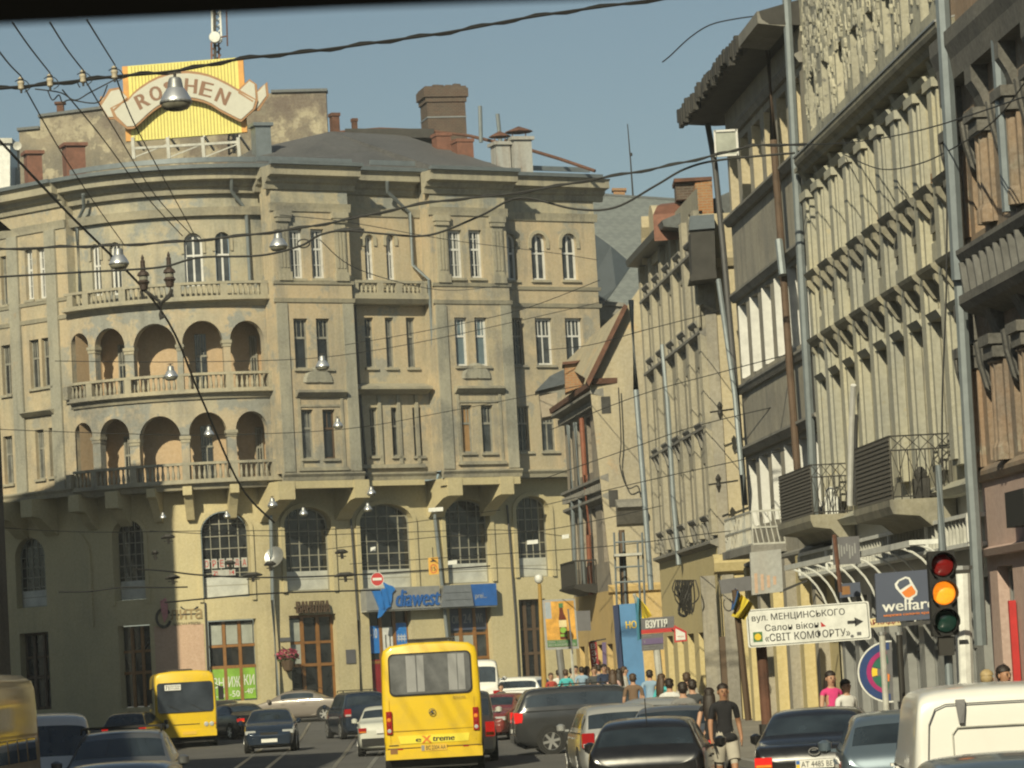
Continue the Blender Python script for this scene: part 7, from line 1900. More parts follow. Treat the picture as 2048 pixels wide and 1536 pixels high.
part('ring', M['red'], t, lambda mb: b.ring(mb, .5, .66, .36, .26, .16, .006)); b.mk('lettering', M['ink'], t, lambda mb: (b.text(mb, '15', .3, .54, .7, .78, .008, bold=.012), b.slab(mb, .004, 0, .22, .18, .78, .25, .008), b.slab(mb, .004, 0, .38, .12, .62, .18, .008)))
part('hanger', M['iron'], t, lambda mb: mb.tube([b.at(.5, 0, -.02), b.at(.5, -.6, -.02)], .015, 5))
# blue fascia over two shop windows
def fascia():
    us = [uA(731, 1190, DG + .5), uA(992, 1180, DG + .5)]; z0, z1 = FA.uv(860, 1216, DG + .5)[1], FA.uv(860, 1172, DG + .5)[1]
    t = thing('shop_fascia', 'grey shop fascia lettered diawest with a blue star logo over two shop windows', 'shop sign', FA.M((us[0] + us[1]) / 2, z0, DG + .5))
    W = us[1] - us[0]; d = DG + .55
    part('grey_panel', M['sgrey'], t, lambda mb: FA.box(mb, us[0], us[0] + W * .56, z0, z1, DG + .003, d))
    part('tin_panel', M['alu_d'], t, lambda mb: (mb.prism([FA.M(us[0] + W * .55, z0, d + .2), FA.M(us[0] + W * .80, z0, d + .2), FA.M(us[0] + W * .80, z1, d), FA.M(us[0] + W * .59, z1, d)], FA.N * -.3), [FA.box(mb, us[0] + W * .58, us[0] + W * .79, z0 + (z1 - z0) * k - .01, z0 + (z1 - z0) * k + .01, d + .02, d + .23 - .2 * k) for k in (.33, .66)]))
    part('blue_panel', M['blue'], t, lambda mb: FA.box(mb, us[0] + W * .80, us[1], z0, z1, DG + .003, d))
    B2 = Board(FA.M(us[0], z1, d), FA.M(us[1], z1, d), FA.M(us[0], z0, d))
    B2.mk = PB.mk.__get__(B2)
    B2.mk('lettering', M['blue'], t, lambda mb: B2.text(mb, 'diawest', .215, .12, .545, .88, .05, slant=.06, bold=.003, t=.04))
    B2.mk('lettering', M['offwhite'], t, lambda mb: B2.text(mb, 'prei...', .83, .42, .92, .72, .012))
    part('star_logo', M['logo_blue'], t, lambda mb: [B2.poly(mb, q, .10, .09) for q in ([(.04, .08), (.10, .06), (.14, 1.05), (.09, .92)], [(.115, .05), (.15, .04), (.175, .85), (.12, 1.0)], [(.145, .05), (.13, -.25), (.165, -.12), (.20, -.05), (.215, .10), (.19, .25), (.185, .55), (.165, .9)], [(.09, .92), (.145, .95), (.10, 1.28), (.075, 1.35)])])
    part('soffit', M['offwhite'], t, lambda mb: FA.box(mb, us[0], us[1], z0 - .06, z0 - .003, DG + .003, d - .05))
M['logo_blue'] = solid('bright_blue_logo', (.03, .19, .58), .4)
fascia()
# posters in the shop windows
def poster(fac, o, i0, i1, j0, j1, mat, lab, d=DG - .33, txt=None, tm='white'):
    W = o[1] - o[0]; H = o[3] - o[2]
    u0, u1 = o[0] + W * i0, o[0] + W * i1; z0, z1 = o[2] + H * j0, o[2] + H * j1
    t = thing('window_poster', lab, 'poster', fac.M((u0 + u1) / 2, z0, d))
    part('sheet', M[mat], t, lambda mb: fac.box(mb, u0, u1, z0, z1, d - .02, d))
    if txt:
        B2 = Board(fac.M(u0, z1, d), fac.M(u1, z1, d), fac.M(u0, z0, d)); B2.mk = PB.mk.__get__(B2)
        for s_, x0, y0, x1, y1 in txt:
            B2.mk('lettering', M[tm], t, lambda mb: B2.text(mb, s_, x0, y0, x1, y1, .012, bold=.006))
    return t
o = gbs[0]
poster(FB, o, .03, .30, .02, .40, 'lgreen', 'green sale poster with the letters ЗН in the left light of the sale window', txt=[('ЗН', .12, .28, .95, .62), ('-50', .3, .78, .95, .95)])
poster(FB, o, .37, .64, .02, .40, 'lgreen', 'green sale poster with the letters ИЖ in the middle light of the sale window', txt=[('ИЖ', .05, .26, .98, .60), ('-50', .1, .72, .9, .92)])
poster(FB, o, .70, .97, .02, .40, 'lgreen', 'green sale poster with the letters КИ in the right light of the sale window', txt=[('КИ', .08, .22, .9, .56), ('-40°', .1, .66, .9, .84)])
o = gs[1]
poster(FA, o, .04, .30, .52, .82, 'logo_blue', 'blue and white poster at the left under the fascia logo', txt=[('-10', .2, .1, .8, .45)])
poster(FA, o, .38, .62, .52, .80, 'white', 'white poster with dark numerals between the blue posters', txt=[('11', .25, .3, .75, .8)], tm='ink')
poster(FA, o, .70, .96, .54, .84, 'logo_blue', 'blue and white poster at the right under the fascia logo', txt=[('***', .1, .4, .9, .7)])
poster(FA, o, .05, .3, .04, .45, 'darkred', 'dark red poster low in the left light behind the yellow bus')
poster(FA, o, .68, .96, .04, .50, 'darkred', 'dark red slanted poster low in the right light behind the yellow bus', txt=[('%', .3, .2, .7, .6)])
o = gs[2]
poster(FA, o, .04, .96, .72, .97, 'navy', 'dark blue band of stickers across the top of the curtained shop window', txt=[('OK', .1, .35, .3, .7), ('24', .4, .3, .6, .7), ('Wi', .72, .3, .9, .7)], tm='sgrey')
# letter sheets in the arched window: ОРЕНДА and number
o = gb[0]; W = o[1] - o[0]; H = o[3] - o[2]
lt = thing('letter_sheets', 'row of six white letter sheets spelling ОРЕНДА in the lit arched window', 'window sign', FB.M((o[0] + o[1]) / 2, o[2] + H * .34, DG - .31))
for i, ch in enumerate('ОРЕНДА'):
    u0, u1 = o[0] + W * (.03 + .163 * i), o[0] + W * (.155 + .163 * i); z0, z1 = o[2] + H * .345, o[2] + H * .455
    sh = part('letter_sheet', M['offwhite'], lt, lambda mb: FB.box(mb, u0, u1, z0, z1, DG - .33, DG - .31))
    B2 = Board(FB.M(u0, z1, DG - .31), FB.M(u1, z1, DG - .31), FB.M(u0, z0, DG - .31)); B2.mk = PB.mk.__get__(B2)
    B2.mk('letter', M['red'], sh, lambda mb: B2.text(mb, ch, .2, .15, .8, .85, .012, bold=.006))
poster(FB, o, .2, .7, .255, .325, 'offwhite', 'narrow white telephone number strip below the letter sheets', txt=[('2970114', .05, .15, .95, .85)], tm='red', d=DG - .31)
# 3-D letters
def letters3(lab, s, fac, x0, y0, x1, y1, d, mat, cat='shop sign', t_=.12):
    uu0, zz1 = fac.uv(x0, y0, d); uu1, zz0 = fac.uv(x1, y1, d)
    t = thing('shop_lettering', lab, cat, fac.M((uu0 + uu1) / 2, zz0, d))
    B2 = Board(fac.M(uu0, zz1, d), fac.M(uu1, zz1, d), fac.M(uu0, zz0, d)); B2.mk = PB.mk.__get__(B2)
    for ly in range(4): B2.mk('lettering', M[mat], t, lambda mb: B2.text(mb, s, 0, 0, 1, 1, -t_ * ly / 3, bold=.006))
    part('fixing_rail', M['iron'], t, lambda mb: fac.box(mb, min(uu0, uu1), max(uu0, uu1), (zz0 + zz1) / 2 - .03, (zz0 + zz1) / 2 + .03, DG + .003, d - t_))
    return t, B2
letters3('dark crowded three dimensional letters above the curtained brown shop door', 'ВАНІЛЛА', FA, 594, 1203, 661, 1224, DG + .3, 'fw_dark')
t, B2 = letters3('gilded shop name лита with a swirl and figure emblem above the pink panel', 'лита', FB, 340, 1220, 404, 1237, DG + .06, 'gilt', t_=.03)
B2.mk('small_lettering', M['fw_dark'], t, lambda mb: B2.text(mb, 'ЛЬВІВСЬКА ФІРМОВА', .05, 1.25, .95, 1.6, 0))
part('swirl_emblem', M['iron'], t, lambda mb: (B2.ring(mb, -.22, .75, .26, 1.0, .3, .0, .05, a0=20, a1=330), B2.ring(mb, .62, -.35, .3, .5, .18, .0, .05, a0=20, a1=170)))
part('figure_panel', M['rosy'], t, lambda mb: B2.poly(mb, [(-.30, -.9), (-.12, -1.2), (-.06, -.7), (-.08, .6), (-.2, 1.2), (-.27, .2)], .03, .04)) if 'rosy' in M else part('figure_panel', M['A_pink'], t, lambda mb: B2.poly(mb, [(-.30, -.9), (-.12, -1.2), (-.06, -.7), (-.08, .6), (-.2, 1.2), (-.27, .2)], .03, .04))
# little white street-name tag on the right pipe
for i, (x0, y0, x1, lab) in enumerate(((857, 1016, 886, 'small white arrow shaped plate on the bent downpipe'), (1124, 1070, 1138, 'small pale plate on the gabled house front'), (1054, 1081, 1076, 'small white notice in the far right arched window'), (741, 1095, 751, 'tiny white notice in the third arched window'), (896, 1122, 914, 'thin white notice in the fourth arched window'))):
    b = PB((x0, y0), (x1, y0 - 2), (x0, y0 + 8), 124 if i != 1 else 122); mb = MB(); b.slab(mb, .03); mb2 = b
    o_ = mb.build('name_plate', M['white'], loc=b.at(.5, 1)); tag(o_, lab, 'plate')
# ---- poster light box by the lamp post (plain drink advertisement)
Yb = 117
b = PB((1084, 1200), (1150, 1197), (1092, 1300), Yb); t = thing('poster_box', 'framed street poster of a dark bottle in golden wheat with a green footer', 'billboard', b.at(.5, 1.9))
part('frame', M['alu_d'], t, lambda mb: b.slab(mb, .15)); part('print_ground', M['wheat'], t, lambda mb: b.slab(mb, .01, 0, .06, .04, .95, .95, .012)); part('sky_corner', M['wheat2'], t, lambda mb: b.slab(mb, .006, 0, .065, .045, .25, .38, .016))
part('bottle', M['bottle'], t, lambda mb: b.poly(mb, [(.50, .17), (.60, .17), (.62, .28), (.68, .38), (.68, .80), (.46, .80), (.46, .38), (.49, .28)], .02)); part('bottle_label', M['cream'], t, lambda mb: b.slab(mb, .004, 0, .455, .42, .685, .56, .026)); part('green_label', M['lgreen'], t, lambda mb: (b.disc(mb, .57, .62, .1, .06, .027), b.slab(mb, .004, 0, .47, .70, .68, .75, .027))); part('bottle_cap', M['green'], t, lambda mb: b.slab(mb, .006, 0, .49, .08, .62, .17, .022))
part('footer', M['green'], t, lambda mb: b.slab(mb, .006, 0, .062, .81, .95, .945, .022)); b.mk('lettering', M['offwhite'], t, lambda mb: (b.text(mb, 'КВАС ТАРАС', .1, .825, .62, .87, .03), b.text(mb, 'БЕЗ КОНСЕРВАНТІВ', .1, .885, .9, .93, .03)))
part('post', M['alu_d'], t, lambda mb: mb.tube([b.at(.4, 1), b.at(.45, 1.95)], .12, 8))
lp = thing('globe_lamp_post', 'thin yellow lamp post with a white globe left of the framed poster', 'street lamp', pground(1090, 1425))
part('post', M['yelpost'], lp, lambda mb: mb.tube([P(1090, 1400, 114), P(1079, 1168, 114)], [.09, .06], 8)) if 'yelpost' in M else part('post', M['gl_wood'], lp, lambda mb: mb.tube([P(1092, 1440, 114), P(1079, 1168, 114)], [.09, .06], 8))
part('globe', M['white'], lp, lambda mb: mb.lathe(P(1078, 1165, 114), [(.03, -.05), (.12, .02), (.15, .12), (.12, .22), (.02, .27)], 14), smooth=True)
gp = thing('grey_slat_post', 'grey flat backed sign post standing in front of the framed poster', 'post', P(1143, 1420, 112))
part('sign_edge', M['greyboard'], gp, lambda mb: mb.bar(P(1145, 1306, 112), P(1136, 1218, 112), .16, .05)); part('post', M['offwhite'], gp, lambda mb: mb.tube([P(1152, 1425, 112), P(1143, 1300, 112)], .05, 6))
# ---- red vertical shoe sign
b = PB((1177, 1284), (1193, 1282), (1187, 1372), 119); t = thing('vertical_shoe_sign', 'tall dark red sign with the word ВЗУТТЯ running downwards', 'shop sign', b.at(.5, 1))
part('board', M['darkred'], t, lambda mb: b.slab(mb, .2)); 
for i, ch in enumerate('ВЗУТТЯ'): b.mk('lettering', M['white'], t, lambda mb: b.text(mb, ch, .25, .05 + .155 * i, .75, .165 + .155 * i, .01, bold=.03))
part('arm', M['iron'], t, lambda mb: mb.bar(b.at(.2, .0), b.at(2.2, -.02), .05))
for x0, y0, x1, y1, Yq, mt, nm, lab in ((1204, 1285, 1212, 1345, 119, 'purple', 'shop_banner', 'narrow blue violet banner right of the red vertical sign'), (1192, 1320, 1200, 1348, 120, 'orange', 'orange_board', 'small orange board between the red and violet banners'), (1150, 1222, 1180, 1262, 122, 'greyboard', 'awning_board', 'grey sloping awning board over the orange shop front')):
    b = PB((x0, y0), (x1, y0 - 1), (x0 + 2, y1), Yq); mb = MB(); b.slab(mb, .12); tag(mb.build(nm, M[mt], loc=b.at(.5, 1)), lab, 'banner')
# ---- blue panel with yellow letters
b = PB((1236, 1209), (1278, 1206), (1252, 1412), 104); t = thing('blue_hoarding', 'tall bright blue tarpaulin hoarding with yellow letters by the pavement', 'hoarding', b.at(.5, 1))
part('front_sheet', M['sky_blue'], t, lambda mb: b.slab(mb, .06)); part('side_sheet', M['blue2'], t, lambda mb: mb.prism([b.at(0, 0), b.at(0, 1), b.at(0, 1) + V((-.12, 1.6, 0)), b.at(0, 0) + V((-.12, 1.6, 0))], V((.03, 0, 0))))
b.mk('lettering', M['yellow'], t, lambda mb: b.text(mb, 'НОВЕ', .30, .17, 1.25, .245, .012, bold=.012))
M_ = None
# scaffold above it
sf = thing('steel_scaffold', 'blue grey tube scaffold with a plank above the blue hoarding', 'scaffold', P(1260, 1210, 105))
def scaf(mb):
    for x in (1228, 1238, 1246, 1275, 1284):
        mb.tube([P(x + 6, 1215, 105 + (x % 3) * .5), P(x, 1065 + (x % 2) * 20, 105 + (x % 3) * .5)], .035, 6)
    for y in (1085, 1135, 1165): mb.tube([P(1229, y, 105), P(1288, y - 3, 105)], .03, 6)
part('tubes', M['gutter'], sf, scaf); part('plank', M['offwhite'], sf, lambda mb: mb.prism([P(1228, 1113, 104.8), P(1284, 1110, 104.8), P(1284, 1105, 104.8), P(1228, 1108, 104.8)], V((0, .8, 0))))
part('column', M['fw_dark'], sf, lambda mb: mb.tube([P(1252, 1210, 105.6), P(1243, 1060, 105.6)], .09, 8))
# ---- ВЗУТТЯ box sign and house-shaped sign
b = PB((1282, 1237), (1348, 1232), (1283, 1268), 96); t = thing('shoe_shop_sign', 'dark box sign ВЗУТТЯ with a red strip over grey panels', 'shop sign', b.at(.5, 2))
part('dark_panel', M['greyboard'], t, lambda mb: b.slab(mb, .25, 0, 0, 0, 1, .74)); part('red_strip', M['red'], t, lambda mb: b.slab(mb, .26, 0, 0, .745, 1, 1.0, .01)); b.mk('lettering', M['white'], t, lambda mb: b.text(mb, 'ВЗУТТЯ', .14, .14, .78, .66, .012, bold=.01))
part('grey_panel', M['greyboard'], t, lambda mb: b.slab(mb, .2, 0, 0, 1.03, .66, 2.1, -.02)); part('violet_strip', M['purple'], t, lambda mb: b.slab(mb, .02, 0, .02, 1.32, .65, 1.7, -.004)); b.mk('lettering', M['sgrey'], t, lambda mb: (b.text(mb, 'X', .06, 1.42, .12, 1.62, .004), b.text(mb, 'взуття сумки', .05, 1.12, .3, 1.22, .002), b.text(mb, 'Подарункові речі', .05, 1.76, .45, 1.86, .002), b.text(mb, 'жіночі чоловічі', .05, 1.92, .42, 2.02, .002)))
part('post', M['offwhite'], t, lambda mb: mb.tube([b.at(.45, 2.1, -.1), b.at(.55, 5.2, -.1)], .1, 8))
b = PB((1350, 1252), (1373, 1264), (1350, 1284), 94); t = thing('house_shaped_sign', 'small white sign with red edge shaped like a sloping roof beside the shoe sign', 'sign', b.at(.5, 1.4))
part('red_edge', M['red'], t, lambda mb: b.ppoly(mb, [(1348, 1250), (1373, 1263), (1374, 1282), (1349, 1285)], .0, .05)); part('white_face', M['white'], t, lambda mb: b.ppoly(mb, [(1351, 1257), (1370, 1266), (1371, 1279), (1352, 1281)], .012, .01)); b.mk('lettering', M['red'], t, lambda mb: b.ptext(mb, 'метрів', 1361, 1273, 13, 4, 0, .016)); part('bracket', M['iron'], t, lambda mb: mb.tube([b.at(-.3, .3, -.03), b.at(.3, .5, -.03)], .02, 5))
# ---- flags
def flag(lab, pole, blue, yel, Y, fb, fy):
    t = thing('flag', lab, 'flag', P(*pole[0], Y))
    part('pole', M['fw_dark'] if pole[0][0] > 1400 else M['offwhite'], t, lambda mb: mb.tube([P(*pole[0], Y + .3), P(*pole[1], Y)], .05, 6))
    def cl(pts, mb):
        n = len(pts) // 2; rows = []
        for i in range(n):
            a, b_ = pts[i], pts[-1 - i]
            rows.append([P(a[0] + (b_[0] - a[0]) * k / 6, a[1] + (b_[1] - a[1]) * k / 6, Y + .12 * math.sin(1.3 * k + .8 * i)) for k in range(7)])
        mb.grid(rows); mb.grid([[p + V((0, .012, 0)) for p in r] for r in rows])
    part('blue_half', M[fb], t, lambda mb: cl(blue, mb)); part('yellow_half', M[fy], t, lambda mb: cl(yel, mb))
flag('faded blue and yellow flag hanging from the front of the blue hoarding', ((1292, 1250), (1268, 1188)), [(1268, 1188), (1272, 1230), (1275, 1282), (1284, 1276), (1282, 1225), (1282, 1200)], [(1282, 1200), (1284, 1236), (1286, 1240), (1304, 1232), (1296, 1216), (1282, 1200)], 98, 'flag_lb', 'flag_y')
flag('blue and yellow flag on a dark pole left of the white direction sign', ((1497, 1440), (1470, 1180)), [(1470, 1176), (1464, 1205), (1462, 1222), (1474, 1216), (1482, 1196), (1480, 1186)], [(1482, 1188), (1472, 1216), (1462, 1232), (1490, 1240), (1500, 1222), (1506, 1208)], 50, 'flag_b', 'flag_y')
bp = thing('rusty_post', 'thick rusty brown post below the white direction sign', 'post', P(1530, 1440, 57)); part('shaft', M['rust'], bp, lambda mb: mb.tube([P(1534, 1450, 57), P(1517, 1222, 57)], .09, 10)); part('base', M['iron'], bp, lambda mb: mb.tube([P(1536, 1480, 57), P(1534, 1448, 57)], .13, 8))
# ---- white direction sign
b = PB((1491, 1220), (1737, 1202), (1497, 1296), 56.6); t = thing('direction_sign', 'white direction sign to the street МЕНЦИНСЬКОГО with a black arrow', 'road sign', b.at(.5, 1))
def rsl(mb, m, d, tt):
    r = .05; pts = []
    for cx, cy, a0 in ((1 - m - r * .35, m * 2.6 + r, 270), (1 - m - r * .35, 1 - m * 2.6 - r, 0), (m + r * .35, 1 - m * 2.6 - r, 90), (m + r * .35, m * 2.6 + r, 180)):
        for k in range(4): a = R_(a0 + 30 * k); pts.append((cx + r * .35 * math.cos(a), cy + r * math.sin(a)))
    b.poly(mb, pts, d, tt)
part('board', M['white'], t, lambda mb: rsl(mb, 0.0, 0, .035)); part('black_line', M['ink'], t, lambda mb: rsl(mb, .012, .003, .002)); part('white_field', M['white'], t, lambda mb: rsl(mb, .018, .006, .002))
b.mk('lettering', M['ink'], t, lambda mb: (b.text(mb, 'вул. МЕНЦИНСЬКОГО', .045, .14, .80, .36, .009, bold=.0006), b.text(mb, 'Салон вікон', .145, .42, .58, .60, .009, bold=.0006), b.text(mb, '«СВІТ КОМФОРТУ»', .14, .66, .83, .88, .009, bold=.0006)))
part('arrow', M['ink'], t, lambda mb: (b.slab(mb, .003, 0, .815, .48, .885, .565, .009), b.poly(mb, [(.875, .40), (.945, .523), (.875, .645)], .009, .003)))
part('green_emblem', M['green'], t, lambda mb: b.slab(mb, .003, 0, .045, .60, .12, .86, .009)); part('yellow_emblem', M['yellow'], t, lambda mb: b.disc(mb, .083, .73, .027, .09, .012, .003)); part('red_sticker', M['red'], t, lambda mb: b.poly(mb, [(.60, .45), (.64, .58), (.60, .59)], .009, .003)); part('grey_sticker', M['greyboard'], t, lambda mb: (b.slab(mb, .003, 0, .885, .79, .92, .88, .009), b.disc(mb, .845, .89, .014, .04, .009, .003)))
part('bracket', M['iron'], t, lambda mb: (mb.bar(b.at(.08, .3, -.06), b.at(.6, .3, -.06), .05), mb.bar(b.at(.08, .8, -.06), b.at(.6, .8, -.06), .05)))
# ---- welfare sign
b = PB((1750, 1147), (1868, 1138), (1754, 1246), 64); t = thing('projecting_shop_sign', 'slate blue square sign lettered welfare with an orange and white diamond', 'shop sign', b.at(.5, 1))
part('board', M['navy'], t, lambda mb: b.slab(mb, .22)); b.mk('lettering', M['white'], t, lambda mb: b.text(mb, 'welfare', .10, .56, .99, .79, .012, bold=.006)); b.mk('small_lettering', M['orange'], t, lambda mb: b.text(mb, 'мережа салонів краси', .12, .835, .97, .90, .012, bold=.002))
def rdia(mb, k, d, half=None):
    cx, cy = 1815, 1178; pts = []
    for (x, y) in ((1789, 1168), (1796, 1160), (1811, 1153), (1819, 1155), (1835, 1182), (1834, 1190), (1819, 1200), (1810, 1198), (1791, 1176)):
        pts.append((cx + (x - cx) * k, cy + (y - cy) * k))
    b.ppoly(mb, pts, d, .006)
part('white_diamond', M['white'], t, lambda mb: rdia(mb, 1.0, .010)); part('blue_half', M['navy'], t, lambda mb: b.ppoly(mb, [(1794, 1170), (1798, 1163), (1811, 1157), (1817, 1159), (1820, 1167), (1800, 1180)], .014, .003)); part('orange_half', M['orange'], t, lambda mb: b.ppoly(mb, [(1803, 1185), (1823, 1171), (1831, 1183), (1830, 1188), (1818, 1195), (1811, 1194)], .014, .003))
part('wall_arm', M['iron'], t, lambda mb: mb.bar(b.at(.9, .1, -.1), b.at(1.6, .1, -.1), .06))
# ---- traffic light
Yt = 37
tl = thing('traffic_light', 'three lamp traffic light showing amber on a grey mast', 'traffic light', P(1893, 1500, Yt))
bb = PB((1856, 1103), (1909, 1100), (1866, 1273), Yt)
part('housing', M['black'], tl, lambda mb: mb.prism([bb.at(x, y, 0) for x, y in ((.03, 0), (.97, 0), (1, .02), (1, .98), (.97, 1), (.03, 1), (0, .98), (0, .02))], V((0, .2, 0))))
LM = {'red': solid('unlit_red_lens', (.16, .008, .008), .15), 'amb': None, 'gr': solid('unlit_green_lens', (.012, .04, .032), .12)}
def amber():
    m, nt, bs = _mat('lit_amber_lens'); bs.inputs['Base Color'].default_value = (.8, .25, .02, 1); _set(bs, Roughness=.3)
    bs.inputs['Emission Color'].default_value = (1.0, .27, .012, 1)
    n = _ramp(nt, _noise(nt, _pos(nt), 60, 2), .3, .7); mr = nt.nodes.new('ShaderNodeMapRange'); mr.inputs[3].default_value = .75; mr.inputs[4].default_value = 1.25
    nt.links.new(n, mr.inputs[0]); nt.links.new(mr.outputs[0], bs.inputs['Emission Strength']); return m
LM['amb'] = amber()
for k, (nm, mt) in enumerate((('red_lens', 'red'), ('amber_lens', 'amb'), ('green_lens', 'gr'))):
    y = .17 + .33 * k; c = bb.at(.5, y, .0); r = bb.w * .44; ax = (V((1, 0, 0)), V((0, 0, 1)), V((0, -1, 0)))
    ln = part(nm, LM[mt], tl, lambda mb: mb.lathe(c, [(r, .005), (r * .9, .03), (r * .5, .05), (.01, .056)], 24, ax=ax), smooth=True)
    part('visor', M['black'], ln, lambda mb: mb.grid([[c + (ax[0] * math.cos(a) + ax[1] * math.sin(a)) * (r * rr) + ax[2] * dd * (1 if math.sin(a) > -.4 else .35) for a in [R_(-60 + 300 * j / 20) for j in range(21)]] for rr, dd in ((1.06, 0), (1.08, .17), (1.13, .17), (1.13, 0))]))
part('mast', M['gutter'], tl, lambda mb: mb.tube([P(1912, 1600, Yt + .12), P(1885, 1100, Yt + .3), P(1877, 930, Yt + .3)], [.05, .045, .035], 10))
part('mounting_box', M['iron'], tl, lambda mb: mb.box(P(1892, 1292, Yt + .1), (.16, .12, .2)))
part('clip', M['offwhite'], tl, lambda mb: mb.box(P(1928, 1284, Yt + .3), (.1, .05, .05)))
# ---- canopies and fins on the ornate house ground floor
def canopy(lab, x0, x1, y0, y1, d):
    u0, u1 = FE.uv(x0, (y0 + y1) / 2, .1)[0], FE.uv(x1, (y0 + y1) / 2, .1)[0]
    zt = FE.uv(x1, y0, .1)[1]; h = 1.6
    t = thing('canopy_frame', lab, 'awning frame', FE.M((u0 + u1) / 2, zt - h, .5))
    for k in range(5):
        u = u0 + (u1 - u0) * k / 4
        part('curved_rib', M['white'], t, lambda mb: mb.tube([FE.M(u, zt - h + h * math.sin(a), .06 + d * (1 - math.cos(a))) for a in [R_(90 * j / 8) for j in range(9)]], .028, 6))
    part('front_rail', M['white'], t, lambda mb: (FE.box(mb, u0, u1, zt - .05, zt + .08, d - .03, d + .08), FE.box(mb, u0, u1, zt - h - .04, zt - h + .04, .02, .1), FE.box(mb, u1 - .05, u1 + .05, zt - .02, zt + .08, .02, d + .08)))
    return t
canopy('white bare canopy frame of curved ribs left of the slate blue sign', 1655, 1755, 1112, 1240, 1.1)
canopy('white bare canopy frame of curved ribs above the slate blue sign', 1790, 1925, 1082, 1230, 1.1)
gr = thing('vent_grille_band', 'long white framed louvre band under the two sheeted balconies', 'grille', FE.M(LE * .55, zE(1100), .4))
u0, u1 = FE.uv(1600, 1110, .45)[0], FE.uv(1940, 1060, .45)[0]; z0 = FE.uv(1800, 1112, .45)[1]; z1 = FE.uv(1800, 1066, .45)[1]
part('louvre_panel', M['offwhite'], gr, lambda mb: [FE.box(mb, u0, u1, z0, z1, .06, .1)] + [FE.box(mb, u0 + (u1 - u0) * k / 60, u0 + (u1 - u0) * k / 60 + .05, z0, z1, .1, .45) for k in range(60)])
part('rails', M['white'], gr, lambda mb: (FE.box(mb, u0, u1, z1, z1 + .08, .05, .5), FE.box(mb, u0, u1, z0 - .08, z0, .05, .5), [FE.box(mb, u0 + (u1 - u0) * k / 5 - .05, u0 + (u1 - u0) * k / 5 + .05, z0, z1, .46, .52) for k in range(6)]))
# weathered projecting boards
b = PB((1500, 1105), (1562, 1098), (1504, 1190), 86); t = thing('weathered_sign_box', 'weathered grey white sign box with rust streaks above the flag', 'sign', b.at(.5, 1))
part('face', M['streaky'] if 'streaky' in M else M['offwhite'], t, lambda mb: b.slab(mb, .3)); part('torn_sheet', M['A_pink'], t, lambda mb: [b.slab(mb, .01, 0, .1 + .2 * k, .5 + .04 * k, .2 + .2 * k, .97 - .05 * k, .006) for k in range(4)]); part('arm', M['iron'], t, lambda mb: mb.bar(b.at(.9, 1.0, -.1), b.at(1.8, .8, -.1), .06))
b = PB((1664, 1075), (1718, 1072), (1667, 1130), 78); t = thing('dark_torn_banner', 'dark torn banner hanging between the two canopy frames', 'banner', b.at(.5, 1))
part('cloth', M['greyboard'], t, lambda mb: b.slab(mb, .05)); part('torn_strips', M['sgrey'], t, lambda mb: [b.slab(mb, .02, 0, .2 + .1 * k, .25 + .05 * (k % 3), .25 + .1 * k, .8 - .09 * (k % 4), .006) for k in range(7)]); part('brown_pole', M['rust'], t, lambda mb: mb.tube([b.at(.08, -.1, .03), b.at(.2, 2.0, .03)], .05, 6))
b = PB((1678, 1168), (1720, 1164), (1680, 1196), 80); t = thing('small_dark_sign', 'small dark blue and brown sign above the right end of the direction sign', 'sign', b.at(.5, 1)); part('board', M['navy'], t, lambda mb: b.slab(mb, .1)); part('brown_field', M['fw_wood'], t, lambda mb: b.slab(mb, .01, 0, .1, .2, .5, .8, .006))
b = PB((1438, 1160), (1500, 1152), (1443, 1188), 96); t = thing('dark_lamp_box', 'dark long lamp box on a scrolled bracket left of the weathered sign', 'sign', b.at(.5, 1)); part('box', M['greyboard'], t, lambda mb: b.slab(mb, .3)); part('scroll', M['iron'], t, lambda mb: b.ring(mb, .15, 1.8, .16, .5, .2, 0, .03, a0=-60, a1=240))
b = PB((1730, 1238), (1800, 1232), (1732, 1256), 79); t = thing('arch_shop_board', 'cream board lettered АРКАДА behind the slate blue sign', 'shop sign', b.at(.5, 1)); part('board', M['cream'], t, lambda mb: b.slab(mb, .06)); b.mk('lettering', M['darkred'], t, lambda mb: b.text(mb, 'АРКАДА', .05, .15, .95, .85, .01, bold=.006))
# colourful round sign
b = PB((1713, 1284), (1842, 1278), (1717, 1408), 73); t = thing('round_shop_sign', 'half round multicoloured sign with a white rim behind the pale posts', 'shop sign', b.at(.25, 1))
part('disc', M['greyboard'], t, lambda mb: b.disc(mb, .5, .5, .5, .5, 0, .12, n=30, a0=85, a1=275)); part('rim', M['white'], t, lambda mb: b.ring(mb, .5, .5, .5, .5, .05, .008, .02, n=40, a0=85, a1=275))
for k, (a0, a1, r_, w_, mt) in enumerate(((90, 270, .47, .24, 'navyblue'), (100, 262, .36, .2, 'magenta'), (95, 160, .29, .45, 'tealgreen'), (200, 262, .28, .5, 'tealgreen'), (165, 195, .28, .3, 'yellow'), (95, 150, .16, .7, 'orange'))):
    part('colour_arc', M[mt], t, lambda mb: b.ring(mb, .5, .5, r_, r_, w_, .010 + .002 * k, .004, n=20, a0=a0, a1=a1))
part('bracket', M['iron'], t, lambda mb: mb.bar(b.at(.5, .1, -.1), b.at(.5, .9, -.1), .06))
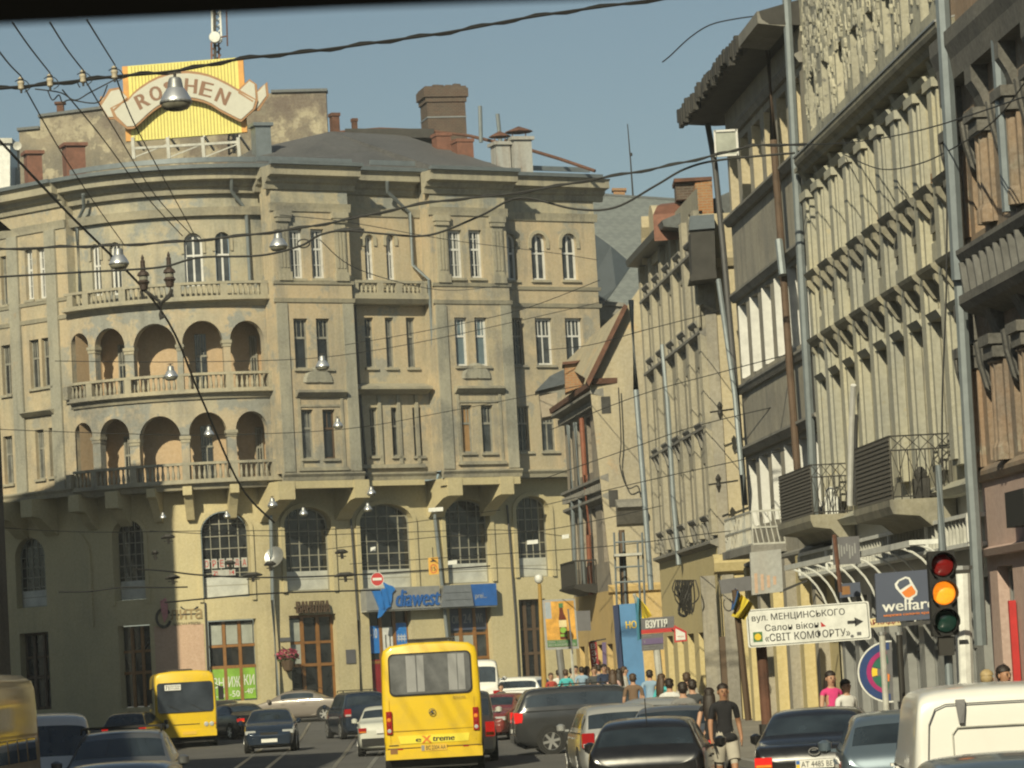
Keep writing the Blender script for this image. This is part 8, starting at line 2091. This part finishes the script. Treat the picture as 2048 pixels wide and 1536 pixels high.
for px, Yp, lab, mt in ((1766, 66, 'pale metal post in front of the round sign', 'offwhite'), (1800, 68, 'dark thin post right of the round sign', 'iron'), (1925, 66, 'thick white post between the ornate house and the pink shop', 'white')):
    po = thing('shop_post', lab, 'post', P(px, 1460, Yp))
    w = .16 if mt == 'white' else .06
    part('shaft', M[mt], po, lambda mb: mb.tube([P(px + 10, 1480, Yp), P(px - 2, 1270 if mt != 'white' else 1140, Yp)], w, 10)); part('cap', M['alu_d'], po, lambda mb: mb.tube([P(px - 2, 1270 if mt != 'white' else 1140, Yp), P(px - 2.4, 1264 if mt != 'white' else 1132, Yp)], w * 1.3, 10))
# little iron bracket lamp on the buff wall
for px, py, lab in ((1437, 965, 'black iron wire anchor on the buff end wall'), (1440, 820, 'thin iron rod stub high on the buff end wall')):
    c = P(px, py, 104.5); t = thing('wire_anchor', lab, 'bracket', c); part('rod', M['iron'], t, lambda mb: mb.tube([c + V((-.3, 0, -.05)), c + V((.6, .3, .04))], .03, 6)); part('knob', M['iron'], t, lambda mb: mb.lathe(c, [(.02, -.3), (.08, -.1), (.05, 0), (.09, .12), (.02, .25)], 8))
# white dish-like flower box
# ---- the vehicle the picture is taken from: the dark header of its window
def header():
    pts = [(-500, 82), (0, 50), (300, 36), (700, 17), (1100, 2), (1340, -8), (2700, -62)]
    rows = []
    for x, y in pts:
        a = P(x, y, .62); rows.append([a, a + V((0, .012, .012)), a + V((0, .03, .11)), a + V((0, -.02, .13)), a + V((0, -.02, .012))])
    mb = MB(); mb.grid(rows, closed=True, cap=True)
    o = mb.build('window_header', M['black'], smooth=True, loc=P(300, 36, .62)); tag(o, 'dark out of focus edge of the window header of the camera vehicle along the top', 'vehicle part')
header()

# ------------------------------------------------------------ the hazy air of the street
def haze():
    mb = MB(); mb.box((10, 437, 19.5), (175, 940, 43))
    m = bpy.data.materials.new('hazy_air'); m.use_nodes = True; nt = m.node_tree; nt.nodes.clear()
    o = nt.nodes.new('ShaderNodeOutputMaterial'); v = nt.nodes.new('ShaderNodeVolumePrincipled')
    v.inputs['Color'].default_value = (.86, .92, .95, 1); v.inputs['Density'].default_value = .00035; v.inputs['Anisotropy'].default_value = 0.0
    nt.links.new(v.outputs[0], o.inputs['Volume'])
    ob = mb.build('haze', m); ob['kind'] = 'stuff'
haze()
